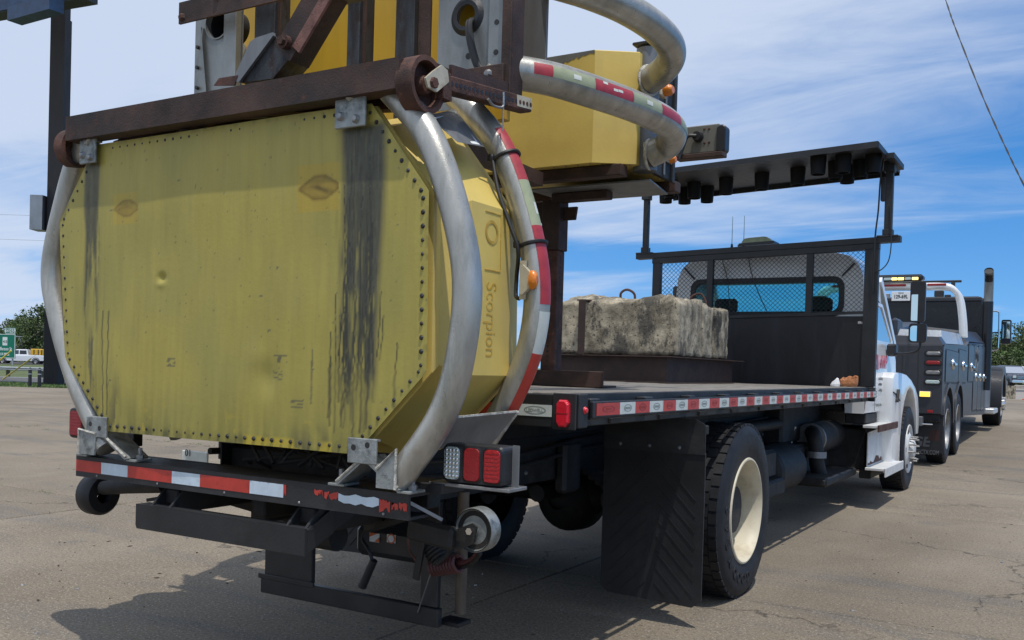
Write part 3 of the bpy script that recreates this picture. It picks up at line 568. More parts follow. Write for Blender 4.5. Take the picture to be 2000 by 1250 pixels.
# ------------------------------------------------------------------ small vehicles
def pickup(label, pos, fwd, paint, scale=1., cargo=None, lit=False):
    """generic crew-cab pickup: y forward, x right, origin on the ground under its middle"""
    t = thing('pickup_truck', label, 'pickup truck', pos); fw = Vector(fwd).normalized(); rt = Vector((fw.y, -fw.x, 0))
    Mx = Matrix((rt*scale, fw*scale, Vector((0, 0, scale)))).transposed().to_4x4(); Mx.translation = Vector(pos)
    def put(mb, nm, mat, par=t): mb.v = [tuple(Mx @ Vector(v)) for v in mb.v]; return mb.build(nm, mat, par)
    W_ = .97
    def sec(y, z0, zs, zt2, ws, wt): return [(-ws, y, z0), (ws, y, z0), (ws, y, zs), (wt, y, zt2), (-wt, y, zt2), (-ws, y, zs)]
    body = MB().loft([sec(2.85, .55, .9, 1.0, .86, .80), sec(2.75, .45, .95, 1.1, .95, .86), sec(1.35, .42, 1.02, 1.16, W_, .9), sec(1.25, .42, 1.04, 1.18, W_, .92), sec(-.95, .42, 1.06, 1.2, W_, .92), sec(-1.0, .42, 1.06, 1.2, W_, .94), sec(-2.9, .5, 1.06, 1.18, W_, .94)])
    put(body, 'body', paint)
    put(MB().loft([[(-.9, 1.3, 1.15), (.9, 1.3, 1.15), (.9, -1., 1.18), (-.9, -1., 1.18)], [(-.74, .55, 1.82), (.74, .55, 1.82), (.74, -.85, 1.84), (-.74, -.85, 1.84)], [(-.6, .35, 1.88), (.6, .35, 1.88), (.6, -.75, 1.89), (-.6, -.75, 1.89)]]), 'cab', paint)
    put(MB().add([(-.80, 1.215, 1.24), (.80, 1.215, 1.24), (.68, .66, 1.78), (-.68, .66, 1.78)], [(0, 1, 2, 3)]), 'windshield', 'car_glass')
    for sx in (-1, 1):
        put(MB().add([(sx*.885, 1.0, 1.26), (sx*.885, .12, 1.26), (sx*.772, .12, 1.76), (sx*.772, .52, 1.76)], [(0, 1, 2, 3)]), 'side_window', 'car_glass')
        put(MB().add([(sx*.885, .02, 1.26), (sx*.885, -.82, 1.26), (sx*.772, -.75, 1.76), (sx*.772, .02, 1.76)], [(0, 1, 2, 3)]), 'side_window', 'car_glass')
        put(MB().box((sx*.62, 2.78, .82), (sx*.9, 2.87, 1.02), .02), 'headlight', 'clear_lens')
        put(MB().box((sx*.98, 1.0, 1.16), (sx*1.16, 1.12, 1.38), .03), 'mirror', 'plastic')
        for y in (1.95, -1.9):
            w = put(MB().lathe([(-.13, .2), (-.13, .33), (-.09, .385), (.09, .385), (.13, .33), (.13, .2)], (sx*.86, y, .385), 0, 22), 'wheel', 'rubber')
            put(MB().lathe([(0, .001), (.02, .06), (.0, .18), (.03, .215), (.03, .235)], (sx*.985, y, .385), 0, 22, sx), 'rim', 'dull_steel', w)
            put(MB().lathe([(0, .39), (.012, .45), (0, .47)], (sx*.975, y, .40), 0, 22, sx), 'wheel_arch', 'plastic')
    put(MB().box((-.6, 2.82, .72), (.6, 2.88, 1.02), .015), 'grille', 'plastic')
    for k in range(3): put(MB().box((-.58, 2.88, .77+.085*k), (.58, 2.895, .80+.085*k), .005), 'grille_bar', 'chrome')
    put(MB().box((-.95, 2.78, .42), (.95, 2.98, .66), .04), 'bumper', 'chrome'); put(MB().box((-.16, 2.98, .5), (.16, 2.99, .62)), 'number_plate', 'sign_white')
    if cargo:
        put(MB().box((-.9, -1.25, 1.2), (.9, -2.75, 1.98), .06), 'equipment_cover', cargo); put(MB().box((-.5, -1.22, 1.3), (.5, -1.25, 1.85), .02), 'equipment_grille', 'plastic')
        for y in (-1.6, -2.1, -2.5): put(MB().box((-.93, y, 1.25), (-.9, y-.12, 1.9), .01), 'equipment_bar', 'plastic')
    return t
pickup('white pickup truck with yellow equipment in its bed, partly behind the green exit sign', sd((41-1000)/1837.2*118, 118, -.06), -r0+f0*-.25, 'car_white', .98, 'car_yellow')
pickup('dark blue pickup truck parked nose-on in front of the trees', sd((1971-1000)/1837.2*81, 81), -f0-r0*.10, 'car_blue')
pickup('white pickup truck cut off by the right picture edge', sd((2013-1000)/1837.2*86, 86), -f0-r0*.1, 'car_white')
p = sd((1966-1000)/1837.2*44.5, 44.5)
t = tag(rb(p, r0, f0, .28, .3, p.z-.02, p.z+.62).build('concrete_block', 'concrete'), 'low square concrete block behind the tow truck front wheel', 'concrete block')
t = thing('orange_marker', 'small orange base marker at the right picture edge', 'marker', sd(23.2, 43)); pm_ = sd(23.55, 43)
MB().box(pm_+Vector((-.18, -.18, 0)), pm_+Vector((.18, .18, .05)), .01).build('base', 'orange', t); MB().cyl(pm_+Vector((0, 0, .05)), pm_+Vector((0, 0, .5)), .12, .03).build('cone', 'orange', t)
p = sd((2004-1000)/1837.2*76, 76); t = thing('roadside_sign', 'beige roadside sign at the right picture edge before the trees', 'sign', p)
zz_ = Vector((-0.700,86.435,4.809)).z; rb(p, r0, f0, .32, .03, zz_, zz_+1.05).build('sign_board', 'beige', t); rb(p+f0*.06, r0, f0, .05, .03, p.z-.05, zz_+.9).build('post', 'wood', t)
# overhead lines
cp = catmull([Vector((0.577,16.218,8.536)), Vector((1.075,15.322,7.001)), Vector((1.275,14.965,6.401)), Vector((1.711,14.271,5.209)), Vector((2.045,13.756,4.374)), Vector((2.281,13.421,3.819)), Vector((2.650,12.927,2.985))], 26)
q = MB()
for ph in (0, math.pi): q.tube([p_+Vector((math.cos(i*.42+ph)*.006, math.sin(i*.42+ph)*.004, math.sin(i*.42+ph)*.005)) for i, p_ in enumerate(cp)], .0062, 6)
tag(q.build('overhead_cable', 'ink'), 'black twisted service cable slanting down across the sky at the right', 'cable')
for y0_, y1_, lb in ((422, 421, 'upper of the two thin utility wires in the sky left of the tall pole'), (469, 472, 'lower of the two thin utility wires in the sky left of the tall pole')):
    a, b = Vector(D_(-120, 0, 62)), Vector(D_(520, 0, 62)); a.z = 1.357+(690-y0_)/1837.2*62; b.z = 1.357+(703-y1_)/1837.2*62
    tag(MB().tube([a, (a+b)/2-Vector((0, 0, .25)), b], .009, 5).build('utility_wire', 'dull_steel'), lb, 'wire', 'utility wires at the left')
# ------------------------------------------------------------------ wheels
def wheel(par, xo, sg, y, z, r, w, style, rimmat='rim', name='wheel'):
    """xo = outer face plane, sg = +1 when that face looks to +x"""
    c = (xo-sg*w/2, y, z); h = w/2; q = MB()
    rr = r*(.592 if style != 'steer' else .56)
    prof = [(-h*.82, rr), (-h*.98, r*.68), (-h, r*.82), (-h*.93, r*.93), (-h*.84, r*.965), (-h*.80, r*.985), (-h*.3, r*.99), (h*.3, r*.99), (h*.80, r*.985), (h*.84, r*.965), (h*.93, r*.93), (h*.985, r*.88), (h*.985, r*.865), (h, r*.82), (h, r*.76), (h*.97, r*.70), (h*.955, r*.69), (h*.93, r*.62), (h*.90, rr)]
    q.lathe(prof, c, 0, 56, sg); tyre = q.build('tyre', 'rubber', par)
    q = MB(); nl = 46
    for k in range(nl):                             # shoulder and tread blocks
        for (a0, a1, off) in ((-.84, -.5, 0), (-.44, -.03, .5), (.03, .44, 0), (.5, .84, .5)):
            t0 = 2*math.pi*(k+off)/nl; t1 = t0+2*math.pi/nl*.74; p = []
            for rad in (r*.975, r*1.0):
                for aa, tt in ((a0, t0), (a1, t0), (a1, t1), (a0, t1)): p.append((c[0]+aa*h*sg, c[1]+rad*math.cos(tt), c[2]+rad*math.sin(tt)))
            q.hexa(p)
    o = q.build('tread', 'rubber', tyre); o['kind'] = 'stuff'
    if style == 'dual':                            # outer dual: deep dish
        prof = [(h*.90, rr*1.03), (h*.97, rr*1.015), (h*.98, rr*.985), (h*.86, rr*.95), (h*.55, rr*.905), (-h*.05, rr*.89), (-h*.40, rr*.875), (-h*.55, rr*.80), (-h*.60, rr*.52), (-h*.60, rr*.50), (-h*.1, rr*.47), (-h*.05, rr*.42), (-h*.05, .001)]
        rim = MB().lathe(prof, c, 0, 56, sg).build('rim', rimmat, par)
        for k in range(10):
            a = 2*math.pi*k/10; p = Vector((c[0]-sg*h*.60, c[1]+rr*.64*math.cos(a), c[2]+rr*.64*math.sin(a))); MB().cyl(p, p+Vector((sg*.045, 0, 0)), .017, .014, 6, smooth=False).build('wheel_nut', 'rust', par)
    elif style == 'steer':
        prof = [(h*.90, rr*1.03), (h*.98, rr*1.01), (h*.98, rr*.975), (h*.80, rr*.93), (h*.62, rr*.90), (h*.70, rr*.84), (h*1.02, rr*.62), (h*1.05, rr*.58), (h*1.05, rr*.40), (h*1.35, rr*.36), (h*1.42, rr*.30), (h*1.42, .001)]
        rim = MB().lathe(prof, c, 0, 56, sg).build('rim', rimmat, par)
        for k in range(10):
            a = 2*math.pi*(k+.3)/10; p = Vector((c[0]+sg*h*1.04, c[1]+rr*.50*math.cos(a), c[2]+rr*.50*math.sin(a))); MB().cyl(p, p+Vector((sg*.085, 0, 0)), .015, .012, 6, smooth=False).build('wheel_nut', 'dull_steel', par)
        for k in range(5):
            a = 2*math.pi*(k+.5)/5; p = Vector((c[0]+sg*h*.86, c[1]+rr*.74*math.cos(a), c[2]+rr*.74*math.sin(a))); MB().cyl(p, p+Vector((sg*.012, 0, 0)), rr*.10, n=14).build('hand_hole', 'dark_interior', par)
    return tyre
def wheel_part(root, *a, **k):
    w = MB(); c = (a[0]-a[1]*a[5]/2, a[2], a[3]); w.cyl((c[0]-a[1]*a[5]*.3, c[1], c[2]), (c[0]+a[1]*a[5]*.2, c[1], c[2]), a[4]*.27, n=20)
    hub = w.build('wheel', 'chassis', root); wheel(hub, *a, **k); return hub
# ------------------------------------------------------------------ flatbed truck
FT = thing('flatbed_truck', 'white flatbed truck with black deck, mesh headboard and cream rear rims', 'flatbed truck', (0, 6.5, 0))
for sx in (-1, 1):
    fr = MB(); fr.box((sx*.43, 3.0, .74), (sx*.42, 13.2, .985)); fr.box((sx*.42, 3.0, .74), (sx*.35, 13.2, .752)); fr.box((sx*.42, 3.0, .973), (sx*.35, 13.2, .985)); fr.build('frame_rail', 'chassis', FT)
    bl = MB()
    for k in range(46):
        if k % 5 == 4: continue
        bl.dome((sx*.431, 3.3+k*.2, .80 if k % 2 else .92), .014, (sx, 0, 0), 6, .8)
    o = bl.build('frame_bolts', 'dull_steel', FT); o['kind'] = 'stuff'
for y in (3.05, 4.2, 6.4, 7.6, 8.9): MB().box((-.42, y, .77), (.42, y+.06, .96), .01).build('cross_member', 'chassis', FT)
for k in range(14): MB().box((-1.13, 3.5+k*.475, 1.12), (1.13, 3.56+k*.475, 1.225), .004).build('deck_bearer', 'chassis', FT)
for sx in (-1, 1): MB().box((sx*.33, 3.4, .985), (sx*.43, 9.8, 1.118), .004).build('deck_sill', 'chassis', FT)
dk = MB().box((-1.13, 3.37, 1.2), (1.13, 9.83, 1.231)).build('deck', 'chassis', FT)
nb = 15
for k in range(nb):
    x0 = -1.13+2.26*k/nb; dz = rnd.uniform(-.002, .002)
    MB().box((x0+.004, 3.37, 1.2315), (x0+2.26/nb-.004, 9.83, 1.256+dz), .004).build('plank', 'deck', dk)
for sx in (1, -1):
    rl = MB().box((sx*1.135, 3.335, 1.118), (sx*1.155, 9.90, 1.256), .004).build('side_rail', 'black_dust', FT)
    for k in range(12): MB().box((sx*1.155, 3.47+k*.575, 1.150), (sx*1.2045, 3.56+k*.575, 1.236), .004).build('stake_pocket', 'black', rl)
    for y in (3.36, 9.82): MB().box((sx*1.155, y, 1.118), (sx*1.208, y+.08, 1.256), .004).build('rail_end', 'black_dust', rl)
    MB().box((sx*1.205, 3.46, 1.157), (sx*1.221, 9.89, 1.225), .003).build('rub_rail', 'black', rl)
    cl_ = MB()
    for k in range(11): cl_.box((sx*1.1555, 3.75+k*.57, 1.122), (sx*1.168, 3.87+k*.57, 1.146), .002)
    o = cl_.build('rail_clips', 'chassis', rl); o['kind'] = 'stuff'
    y = 3.49; k = 0
    while y < 9.80:
        ln = .23 if k == 0 else .166; y1 = min(y+ln, 9.86)
        tp = MB().box((sx*1.2215, y, 1.166), (sx*1.2230, y1-.001, 1.2175)).build('reflective_strip', 'tape_white' if k % 2 else 'tape_red', rl)
        if sx > 0:
            e = MB(); a_, b_ = (.042, .016) if k else (.062, .014); lo_ = []
            for rr_ in (1, .82): lo_.append([(1.2236, (y+y1)/2+a_*rr_*math.cos(2*math.pi*i/20), 1.192+b_*rr_*math.sin(2*math.pi*i/20)) for i in range(20)])
            e.ring(*lo_); e.box((1.2233, (y+y1)/2-.028, 1.187), (1.2237, (y+y1)/2+.028, 1.197)); e.build('maker_oval', 'tape_mark' if k % 2 else 'tape_mark_red', rl, fix=False)
        y = y1; k += 1
    MB().dome((sx*1.2085, 3.41, 1.19), .016, (sx, 0, 0), 10, .8).build('side_marker', 'red_marker', FT)
MB().box((-1.13, 3.335, 1.118), (1.13, 3.369, 1.252), .004).build('rear_sill', 'black', FT)
for sx in (1, -1):
    rs = MB().box((sx*1.105, 3.325, 1.112), (sx*1.21, 3.334, 1.258), .003).build('corner_plate', 'black_dust', FT)
    pts = [(1.130, 1.215), (1.143, 1.232), (1.172, 1.232), (1.186, 1.215), (1.186, 1.142), (1.172, 1.124), (1.143, 1.124), (1.130, 1.142)]
    ml = MB(); ml.loft([[(sx*u, 3.3245, v) for u, v in pts], [(sx*u, 3.311, v) for u, v in pts], [(sx*(1.158+(u-1.158)*.8), 3.302, 1.178+(v-1.178)*.88) for u, v in pts]]); ml.build('marker_lamp', 'red_marker', FT)
    MB().box((sx*1.132, 3.301, 1.176), (sx*1.184, 3.312, 1.180)).build('lamp_seam', 'dull_red', FT)
    MB().box((sx*.94, 3.3325, 1.160), (sx*1.098, 3.3345, 1.207)).build('reflective_strip', 'tape_white', FT)
    MB().box((sx*.72, 3.3325, 1.160), (sx*.939, 3.3345, 1.207)).build('reflective_strip', 'tape_red', FT)
e = MB(); e.ring([(1.02+.052*math.cos(2*math.pi*i/24), 3.332, 1.184+.017*math.sin(2*math.pi*i/24)) for i in range(24)], [(1.02+.046*math.cos(2*math.pi*i/24), 3.332, 1.184+.0135*math.sin(2*math.pi*i/24)) for i in range(24)])
e.build('maker_oval', 'tape_mark', FT, fix=False)
text('maker_name', 'LEDWELL', .0185, (1.02, 3.332, 1.184), (1, 0, 0), (0, 0, 1), 'tape_mark', FT, .0006)
# running gear
for xo, sg, st in ((1.22, 1, 'dual'), (.865, 1, None), (-1.22, -1, 'dual'), (-.865, -1, None)): wheel_part(FT, xo, sg, 5.66, .522, .533, .28, st)
for xo, sg in ((1.225, 1), (-1.225, -1)): wheel_part(FT, xo, sg, 12.2, .508, .51, .29, 'steer', rimmat='white_worn')
# raised sidewall lettering
for ch, an_ in zip('GOODYEAR', (-84, -98, -111, -124, -142, -158, -173, -188)):
    a = R_(an_); rr_ = .405; p = Vector((1.2205, 5.66+rr_*math.cos(a), .522+rr_*math.sin(a)))
    upv = Vector((0, math.cos(a), math.sin(a))); text('tyre_letter', ch, .088, p, upv.cross(Vector((1, 0, 0))), upv, 'rubber', FT, .004, bold=.003)
MB().cyl((-.95, 5.66, .522), (.95, 5.66, .522), .075, n=20).build('axle', 'chassis', FT)
MB().lathe([(-.22, .07), (-.17, .17), (-.08, .225), (.05, .235), (.15, .17), (.2, .07)], (0.02, 5.66, .50), 1, 28).build('differential', 'chassis', FT)
MB().lathe([(-.26, .08), (-.1, .2), (.1, .2), (.26, .08)], (0.02, 5.66, .52), 0, 28).build('differential_bulge', 'chassis', FT)
for sx in (-1, 1):
    for k in range(6):
        L_ = .72-.09*k; MB().tube([(sx*.46, 5.66-L_, .66+.10*(L_/.72)**2-.018*k), (sx*.46, 5.66, .66-.018*k), (sx*.46, 5.66+L_, .66+.10*(L_/.72)**2-.018*k)], .022, 6).build('leaf_spring', 'chassis', FT)
    MB().box((sx*.43, 4.62, .66), (sx*.50, 4.82, .95), .02).build('spring_hanger', 'chassis', FT)
    MB().cyl((sx*.70, 5.05, .62), (sx*.70, 4.84, .62), .085, n=18).build('brake_chamber', 'chassis', FT)
MB().cyl((0, 5.2, .56), (0, 9.9, .66), .055, n=14).build('drive_shaft', 'chassis', FT)
# mud flaps
for sx in (1, -1):
    x0, x1 = sx*.675, sx*1.257
    hp = [(x0, .925), (x1, .925), (x1, 1.075), (x1-sx*.012, 1.09), (x1-sx*.06, 1.112), (x0, 1.112)]
    MB().prism(hp, 1, 4.735, 4.741).build('flap_hanger', 'black_dust', FT)
    MB().box((x0, 4.75, 1.03), (x1, 4.79, 1.08), .006).build('hanger_bar', 'chassis', FT)
    fl = MB().prism([(x0, .165), (x0+sx*.045, .13), (x1-sx*.05, .115), (x1, .155), (x1, .935), (x0, .935)], 1, 4.743, 4.755).build('mud_flap', 'flap', FT)
    xm = (x0+x1)/2
    for k in range(9):
        for s2 in (1, -1):
            za = .90-k*.085; xa = xm+s2*.03; ln = .215; zb2 = za-ln*1.02
            if zb2 < .16: ln *= max(0, (za-.16))/(za-zb2) if za > .16 else 0; zb2 = za-ln*1.02
            if ln < .05: continue
            MB().bar((xa, 4.7415, za), (xa+s2*ln, 4.7415, zb2), .007, .006, (0, -1, 0)).build('rib', 'flap', fl)
    for k in range(3): MB().dome((x0+sx*(.1+.17*k), 4.7345, .955), .011, (0, -1, 0), 6, .8).build('bolt', 'dull_steel', FT)
# rear under-run guard
ug = MB().prism([(-.47, .632), (-.478, .645), (-.478, .735), (.478, .735), (.478, .635)], 1, 2.592, 2.604).build('underrun_bar', 'black', FT)
MB().box((-.478, 2.604, .723), (.478, 2.66, .735), .003).build('bar_flange', 'black_dust', ug)
MB().prism([(2.606, .64), (2.606, .728), (2.75, .80), (2.75, .70)], 0, .465, .477).build('end_plate', 'black', ug)
for x0 in (-.41, -.30, .36, .455): MB().prism([(2.606, .728), (2.75, .865), (2.95, .865), (2.95, .78), (2.66, .66)], 0, x0, x0+.012).build('gusset', 'black_dust', ug)
for x0 in (-.385, .385): MB().box((x0-.02, 2.68, .735), (x0+.06, 2.72, .80), .006).build('lock_block', 'chassis', ug)
lg = MB().box((-.53, 3.365, .205), (.545, 3.40, .288), .004).build('lower_guard_bar', 'black', FT)
MB().box((-.512, 3.372, .289), (-.20, 3.40, .75), .004).build('guard_leg', 'black', FT)
MB().box((.44, 3.372, .289), (.535, 3.40, .76), .004).build('guard_leg', 'black', FT)
MB().box((-.545, 3.362, .275), (-.18, 3.372, .30), .003).build('leg_lip', 'black', lg)
MB().box((.50, 3.42, .205), (.62, 3.52, .225), .003).build('foot_plate', 'black', FT)
MB().cyl((.60, 3.46, .26), (.60, 3.46, .80), .026, n=14).build('stand_tube', 'tan_rust', FT)
# toolbox with hazard stickers, chain handle
tb = MB().box((-.14, 3.60, .405), (.30, 3.95, .56), .03).build('storage_box', 'plastic', FT)
MB().box((-0.035,3.596,0.527), (0.025,3.598,0.484)).build('hazard_sticker', 'sign_white', tb)
q = MB(); a, b = Vector((-0.034,3.594,0.528)), Vector((0.028,3.594,0.485)); q.prism([(a.x+.005, a.z), (b.x-.012, a.z), (a.x+.002, b.z+.022), (a.x+.002, a.z-.012)], 1, 3.5925, 3.5945); q.prism([(b.x-.001, b.z+.002), (b.x-.03, b.z+.002), (b.x-.001, b.z+.025)], 1, 3.5925, 3.5945); q.build('hazard_stripe', 'sticker_orange', tb)
MB().box((0.072,3.596,0.532), (0.125,3.598,0.493)).build('warning_sticker', 'sign_white', tb)
q = MB(); c_ = Vector((0.101,3.594,0.513)); q.cyl((c_.x, 3.5925, c_.z), (c_.x, 3.5945, c_.z), .024, n=16); q.build('warning_disc', 'sticker_orange', tb); q = MB(); q.cyl((c_.x, 3.590, c_.z), (c_.x, 3.592, c_.z), .017, n=16); q.build('warning_disc', 'sign_white', tb)
MB().tube(catmull([(.17, 3.34, .62), (.15, 3.32, .56), (.20, 3.30, .52), (0.228,3.300,0.469)], 6), .008, 8).build('lever_cable', 'ink', FT)
MB().cyl((0.234,3.300,0.474), (0.170,3.300,0.345), .018, .020, 12).build('lever_grip', 'flap', FT)
# licence plate
lp = MB().box((-1.43, 3.62, .71), (-1.22, 3.632, .832), .004).build('number_plate', 'tape_white', FT)
text('plate_text', '01', .055, (-1.375, 3.6185, .818), (1, 0, 0), (0, 0, 1), 'ink', lp, .001)
MB().box((-1.16, 3.64, .80), (-.9, 3.66, .90), .004).build('plate_bracket', 'chassis', FT)
# air hoses at the tail
def coil(p, q, r, n, nm, mat, rr=.009):
    p, q = Vector(p), Vector(q); d = (q-p).normalized(); a = d.cross(Vector((0, 1, .3))).normalized(); b = d.cross(a); pts = []
    for i in range(n*12+1): t = i/(n*12); an = 2*math.pi*n*t; pts.append(p+(q-p)*t+(a*math.cos(an)+b*math.sin(an))*r)
    MB().tube(pts, rr, 7).build(nm, mat, FT)
coil((0.570,3.250,0.596), (0.637,3.250,0.518), .034, 6, 'coiled_hose', 'chassis', .0085)
coil((0.595,3.250,0.499), (0.730,3.250,0.534), .033, 9, 'coiled_hose', 'coil', .0085)
MB().tube(catmull([(0.725,3.250,0.534), (0.800,3.220,0.561), (0.888,3.150,0.625), (0.936,3.050,0.682)], 6), .010, 8).build('air_hose', 'coil', FT)
MB().tube(catmull([(0.748,3.250,0.520), (0.830,3.200,0.560), (0.893,3.150,0.613)], 6), .009, 8).build('air_hose', 'chassis', FT)
MB().tube(catmull([(0.496,3.200,0.621), (0.506,3.200,0.568), (0.548,3.200,0.523)], 6), .006, 7).build('air_hose', 'rust', FT)
MB().tube(catmull([(0.720,3.200,0.622), (0.696,3.200,0.570), (0.646,3.200,0.523)], 6), .008, 7).build('air_hose', 'chassis', FT)
MB().bar((0.574,3.200,0.617), (0.543,3.200,0.449), .03, .012, (0, 1, 0)).build('hose_strap', 'flap', FT)
MB().tube([(0.550,3.300,0.463), (0.441,3.360,0.260)], .003, 5).build('pull_cord', 'dull_steel', FT)
# under-body gear ahead of the rear wheels
MB().cyl((.62, 8.0, .52), (.62, 8.75, .52), .215, n=30).build('air_tank', 'chassis', FT)
MB().lathe([(0, .215), (.04, .20), (.08, .13), (.1, .001)], (.62, 8.0, .52), 1, 30, -1).build('tank_end', 'chassis', FT)
MB().box((.30, 7.25, .36), (.85, 7.95, .50), .02).build('battery_tray', 'chassis', FT)
MB().box((.2, 8.8, .34), (1.0, 10.2, .42), .02).build('skid_tray', 'chassis', FT)
MB().cyl((.70, 9.42, .74), (.70, 10.3, .74), .155, n=30).build('exhaust_canister', 'chassis', FT)
MB().lathe([(0, .155), (.012, .148), (.014, .12), (.02, .001)], (.70, 9.42, .74), 1, 30, -1).build('canister_end', 'dull_steel', FT)
MB().tube(catmull([(.72, 9.40, .80), (.76, 9.30, .77), (.79, 9.27, .66), (.80, 9.28, .52), (.83, 9.32, .38)], 6), .072, 16).build('exhaust_pipe', 'chassis', FT)
MB().lathe([(-.03, .085), (-.03, .095), (.03, .095), (.03, .085)], (.795, 9.27, .60), 2, 20).build('exhaust_clamp', 'dull_steel', FT)
for k in range(3): MB().tube(catmull([(.60, 9.2, .86-.02*k), (.57, 9.18, .70), (.62+.02*k, 9.16, .55), (.70, 9.2, .42)], 5), .018, 8).build('wrapped_hose', 'tube' if k == 0 else 'chassis', FT)
MB().cyl((.60, 7.0, .60), (.60, 7.3, .60), .09, n=18).build('air_dryer', 'dull_steel', FT)
MB().box((-1.0, 7.2, .40), (-.45, 9.2, .85), .06).build('fuel_tank', 'chassis', FT)
MB().box((-.38, 8.9, .42), (.38, 12.4, 1.0), .08).build('transmission', 'chassis', FT)
MB().box((.36, 8.78, .40), (.70, 10.3, .70), .03).build('side_case', 'chassis', FT)
MB().box((.30, 8.75, .70), (.60, 10.28, 1.10), .03).build('heat_shield', 'chassis', FT)
MB().cyl((.55, 7.2, .90), (.55, 8.9, .90), .05, n=12).build('air_pipe', 'chassis', FT)
MB().box((.44, 7.3, .50), (.80, 7.85, .74), .03).build('valve_case', 'chassis', FT)
# ------------------------------------------------------------------ headboard behind the cab
tl = lambda x, z: z+.029*x
def tbox(x0, x1, z0, z1, y0, y1, nm, mat, par=FT, bev=0):
    p = [(x0, y0, tl(x0, z0)), (x1, y0, tl(x1, z0)), (x1, y1, tl(x1, z0)), (x0, y1, tl(x0, z0)), (x0, y0, tl(x0, z1)), (x1, y0, tl(x1, z1)), (x1, y1, tl(x1, z1)), (x0, y1, tl(x0, z1))]
    return MB().hexa(p).build(nm, mat, par)
HB = MB().box((-1.19, 9.872, 1.25), (1.19, 9.882, 1.965)).build('headboard', 'bulkhead', FT)
for x0, x1 in ((-1.19, -1.105), (1.07, 1.20)): tbox(x0, x1, 1.25 if x0 < 0 else 1.23, 2.60, 9.85, 9.93, 'headboard_post', 'black', HB)
for x in (-.53, .53): tbox(x-.032, x+.032, 1.97, 2.60, 9.86, 9.92, 'headboard_bar', 'black', HB)
tbox(-1.395, 1.395, 2.655, 2.712, 9.84, 9.95, 'top_beam', 'black', HB); tbox(-1.2, 1.2, 2.595, 2.652, 9.85, 9.94, 'top_channel', 'black', HB)
tbox(-1.1, 1.07, 1.955, 1.985, 9.855, 9.868, 'lower_angle', 'black', HB)
MB().box((1.02, 9.862, 1.885), (1.15, 9.871, 1.91), .004).build('step_lamp', 'dull_steel', HB)
q = MB(); nx = 44; nz = 26; x0_, x1_ = -1.105, 1.07; z0_, z1_ = 1.985, 2.60; pw = (x1_-x0_)/nx; ph = (z1_-z0_)/nz; st = .0052
for j in range(nz):
    for i in range(nx*2):
        xa, xb = x0_+pw/2*i, x0_+pw/2*(i+1); up_i = (i+j) % 2; za, zb3 = (z0_+ph*j, z0_+ph*(j+1)) if up_i == 0 else (z0_+ph*(j+1), z0_+ph*j)
        za, zb3 = tl(xa, za), tl(xb, zb3); y_ = 9.895
        q.add([(xa, y_, za-st/2), (xb, y_, zb3-st/2), (xb, y_, zb3+st/2), (xa, y_, za+st/2), (xa, y_+.004, za-st/2), (xb, y_+.004, zb3-st/2), (xb, y_+.004, zb3+st/2), (xa, y_+.004, za+st/2)], [(0, 1, 2, 3), (7, 6, 5, 4), (3, 2, 6, 7), (0, 4, 5, 1)])
o = q.build('expanded_mesh', 'black', HB, fix=False); o['kind'] = 'stuff'
bk = MB().loft([[(-.25, 9.90, 2.72), (.15, 9.90, 2.735), (.15, 10.12, 2.735), (-.25, 10.12, 2.72)], [(-.23, 9.90, 2.75), (.14, 9.90, 2.765), (.14, 10.12, 2.765), (-.23, 10.12, 2.75)]]).build('beacon_base', 'plastic', FT)
MB().loft([[(-.21, 9.91, 2.751), (.115, 9.91, 2.764), (.115, 10.1, 2.764), (-.21, 10.1, 2.751)], [(-.19, 9.93, 2.80), (.06, 9.93, 2.81), (.06, 10.08, 2.81), (-.19, 10.08, 2.80)], [(-.15, 9.95, 2.812), (.02, 9.95, 2.82), (.02, 10.06, 2.82), (-.15, 10.06, 2.812)]]).build('beacon_lens', 'tape_olive', bk)
for x, h_ in ((-.34, .36), (-.21, .36)):
    an = MB().cyl((x, 10.0, 2.70), (x, 10.0, 2.76), .018, .011, 10).build('antenna_base', 'plastic', FT); MB().cyl((x, 10.0, 2.76), (x, 10.0, 2.70+h_), .0035, .002, 5).build('antenna_whip', 'ink', an)
# ------------------------------------------------------------------ cab
def rrect(cx, cz, hx, hz, r, n=5, skew=0.):
    o_ = []
    for (sx, sz, a0) in ((1, 1, 0), (-1, 1, 90), (-1, -1, 180), (1, -1, 270)):
        for i in range(n):
            a = R_(a0+90*i/(n-1)); z = cz+sz*(hz-r)+r*math.sin(a); o_.append((cx+(sx*(hx-r)+r*math.cos(a))*(1+skew*(z-cz)), z))
    return o_
cw = [(1.02, 2.20), (1.0, 2.42), (.95, 2.53), (.86, 2.61), (.72, 2.645), (-.72, 2.645), (-.86, 2.61), (-.95, 2.53), (-1.0, 2.42), (-1.02, 2.20), (-1.045, 1.9), (-1.06, 1.6), (-1.06, 1.3), (-1.06, .98), (-.87, .98), (-.85, 1.24), (.85, 1.24), (.87, .98), (1.06, .98), (1.06, 1.3), (1.06, 1.6), (1.045, 1.9)]  # lower middle cut away, standing in for the shadow under the cab
ww = rrect(-.01, 2.19, .80, .175, .09); ww = ww[:15]+[(-.40, 2.015), (.38, 2.015)]+ww[15:]
Yc = 10.15
q = MB(); q.ring([(x, Yc, z) for x, z in cw], [(x, Yc, z) for x, z in ww]); q.ring([(x, Yc, z) for x, z in ww], [(x, Yc+.05, z) for x, z in ww])
CAB = q.build('cab', 'white', FT)
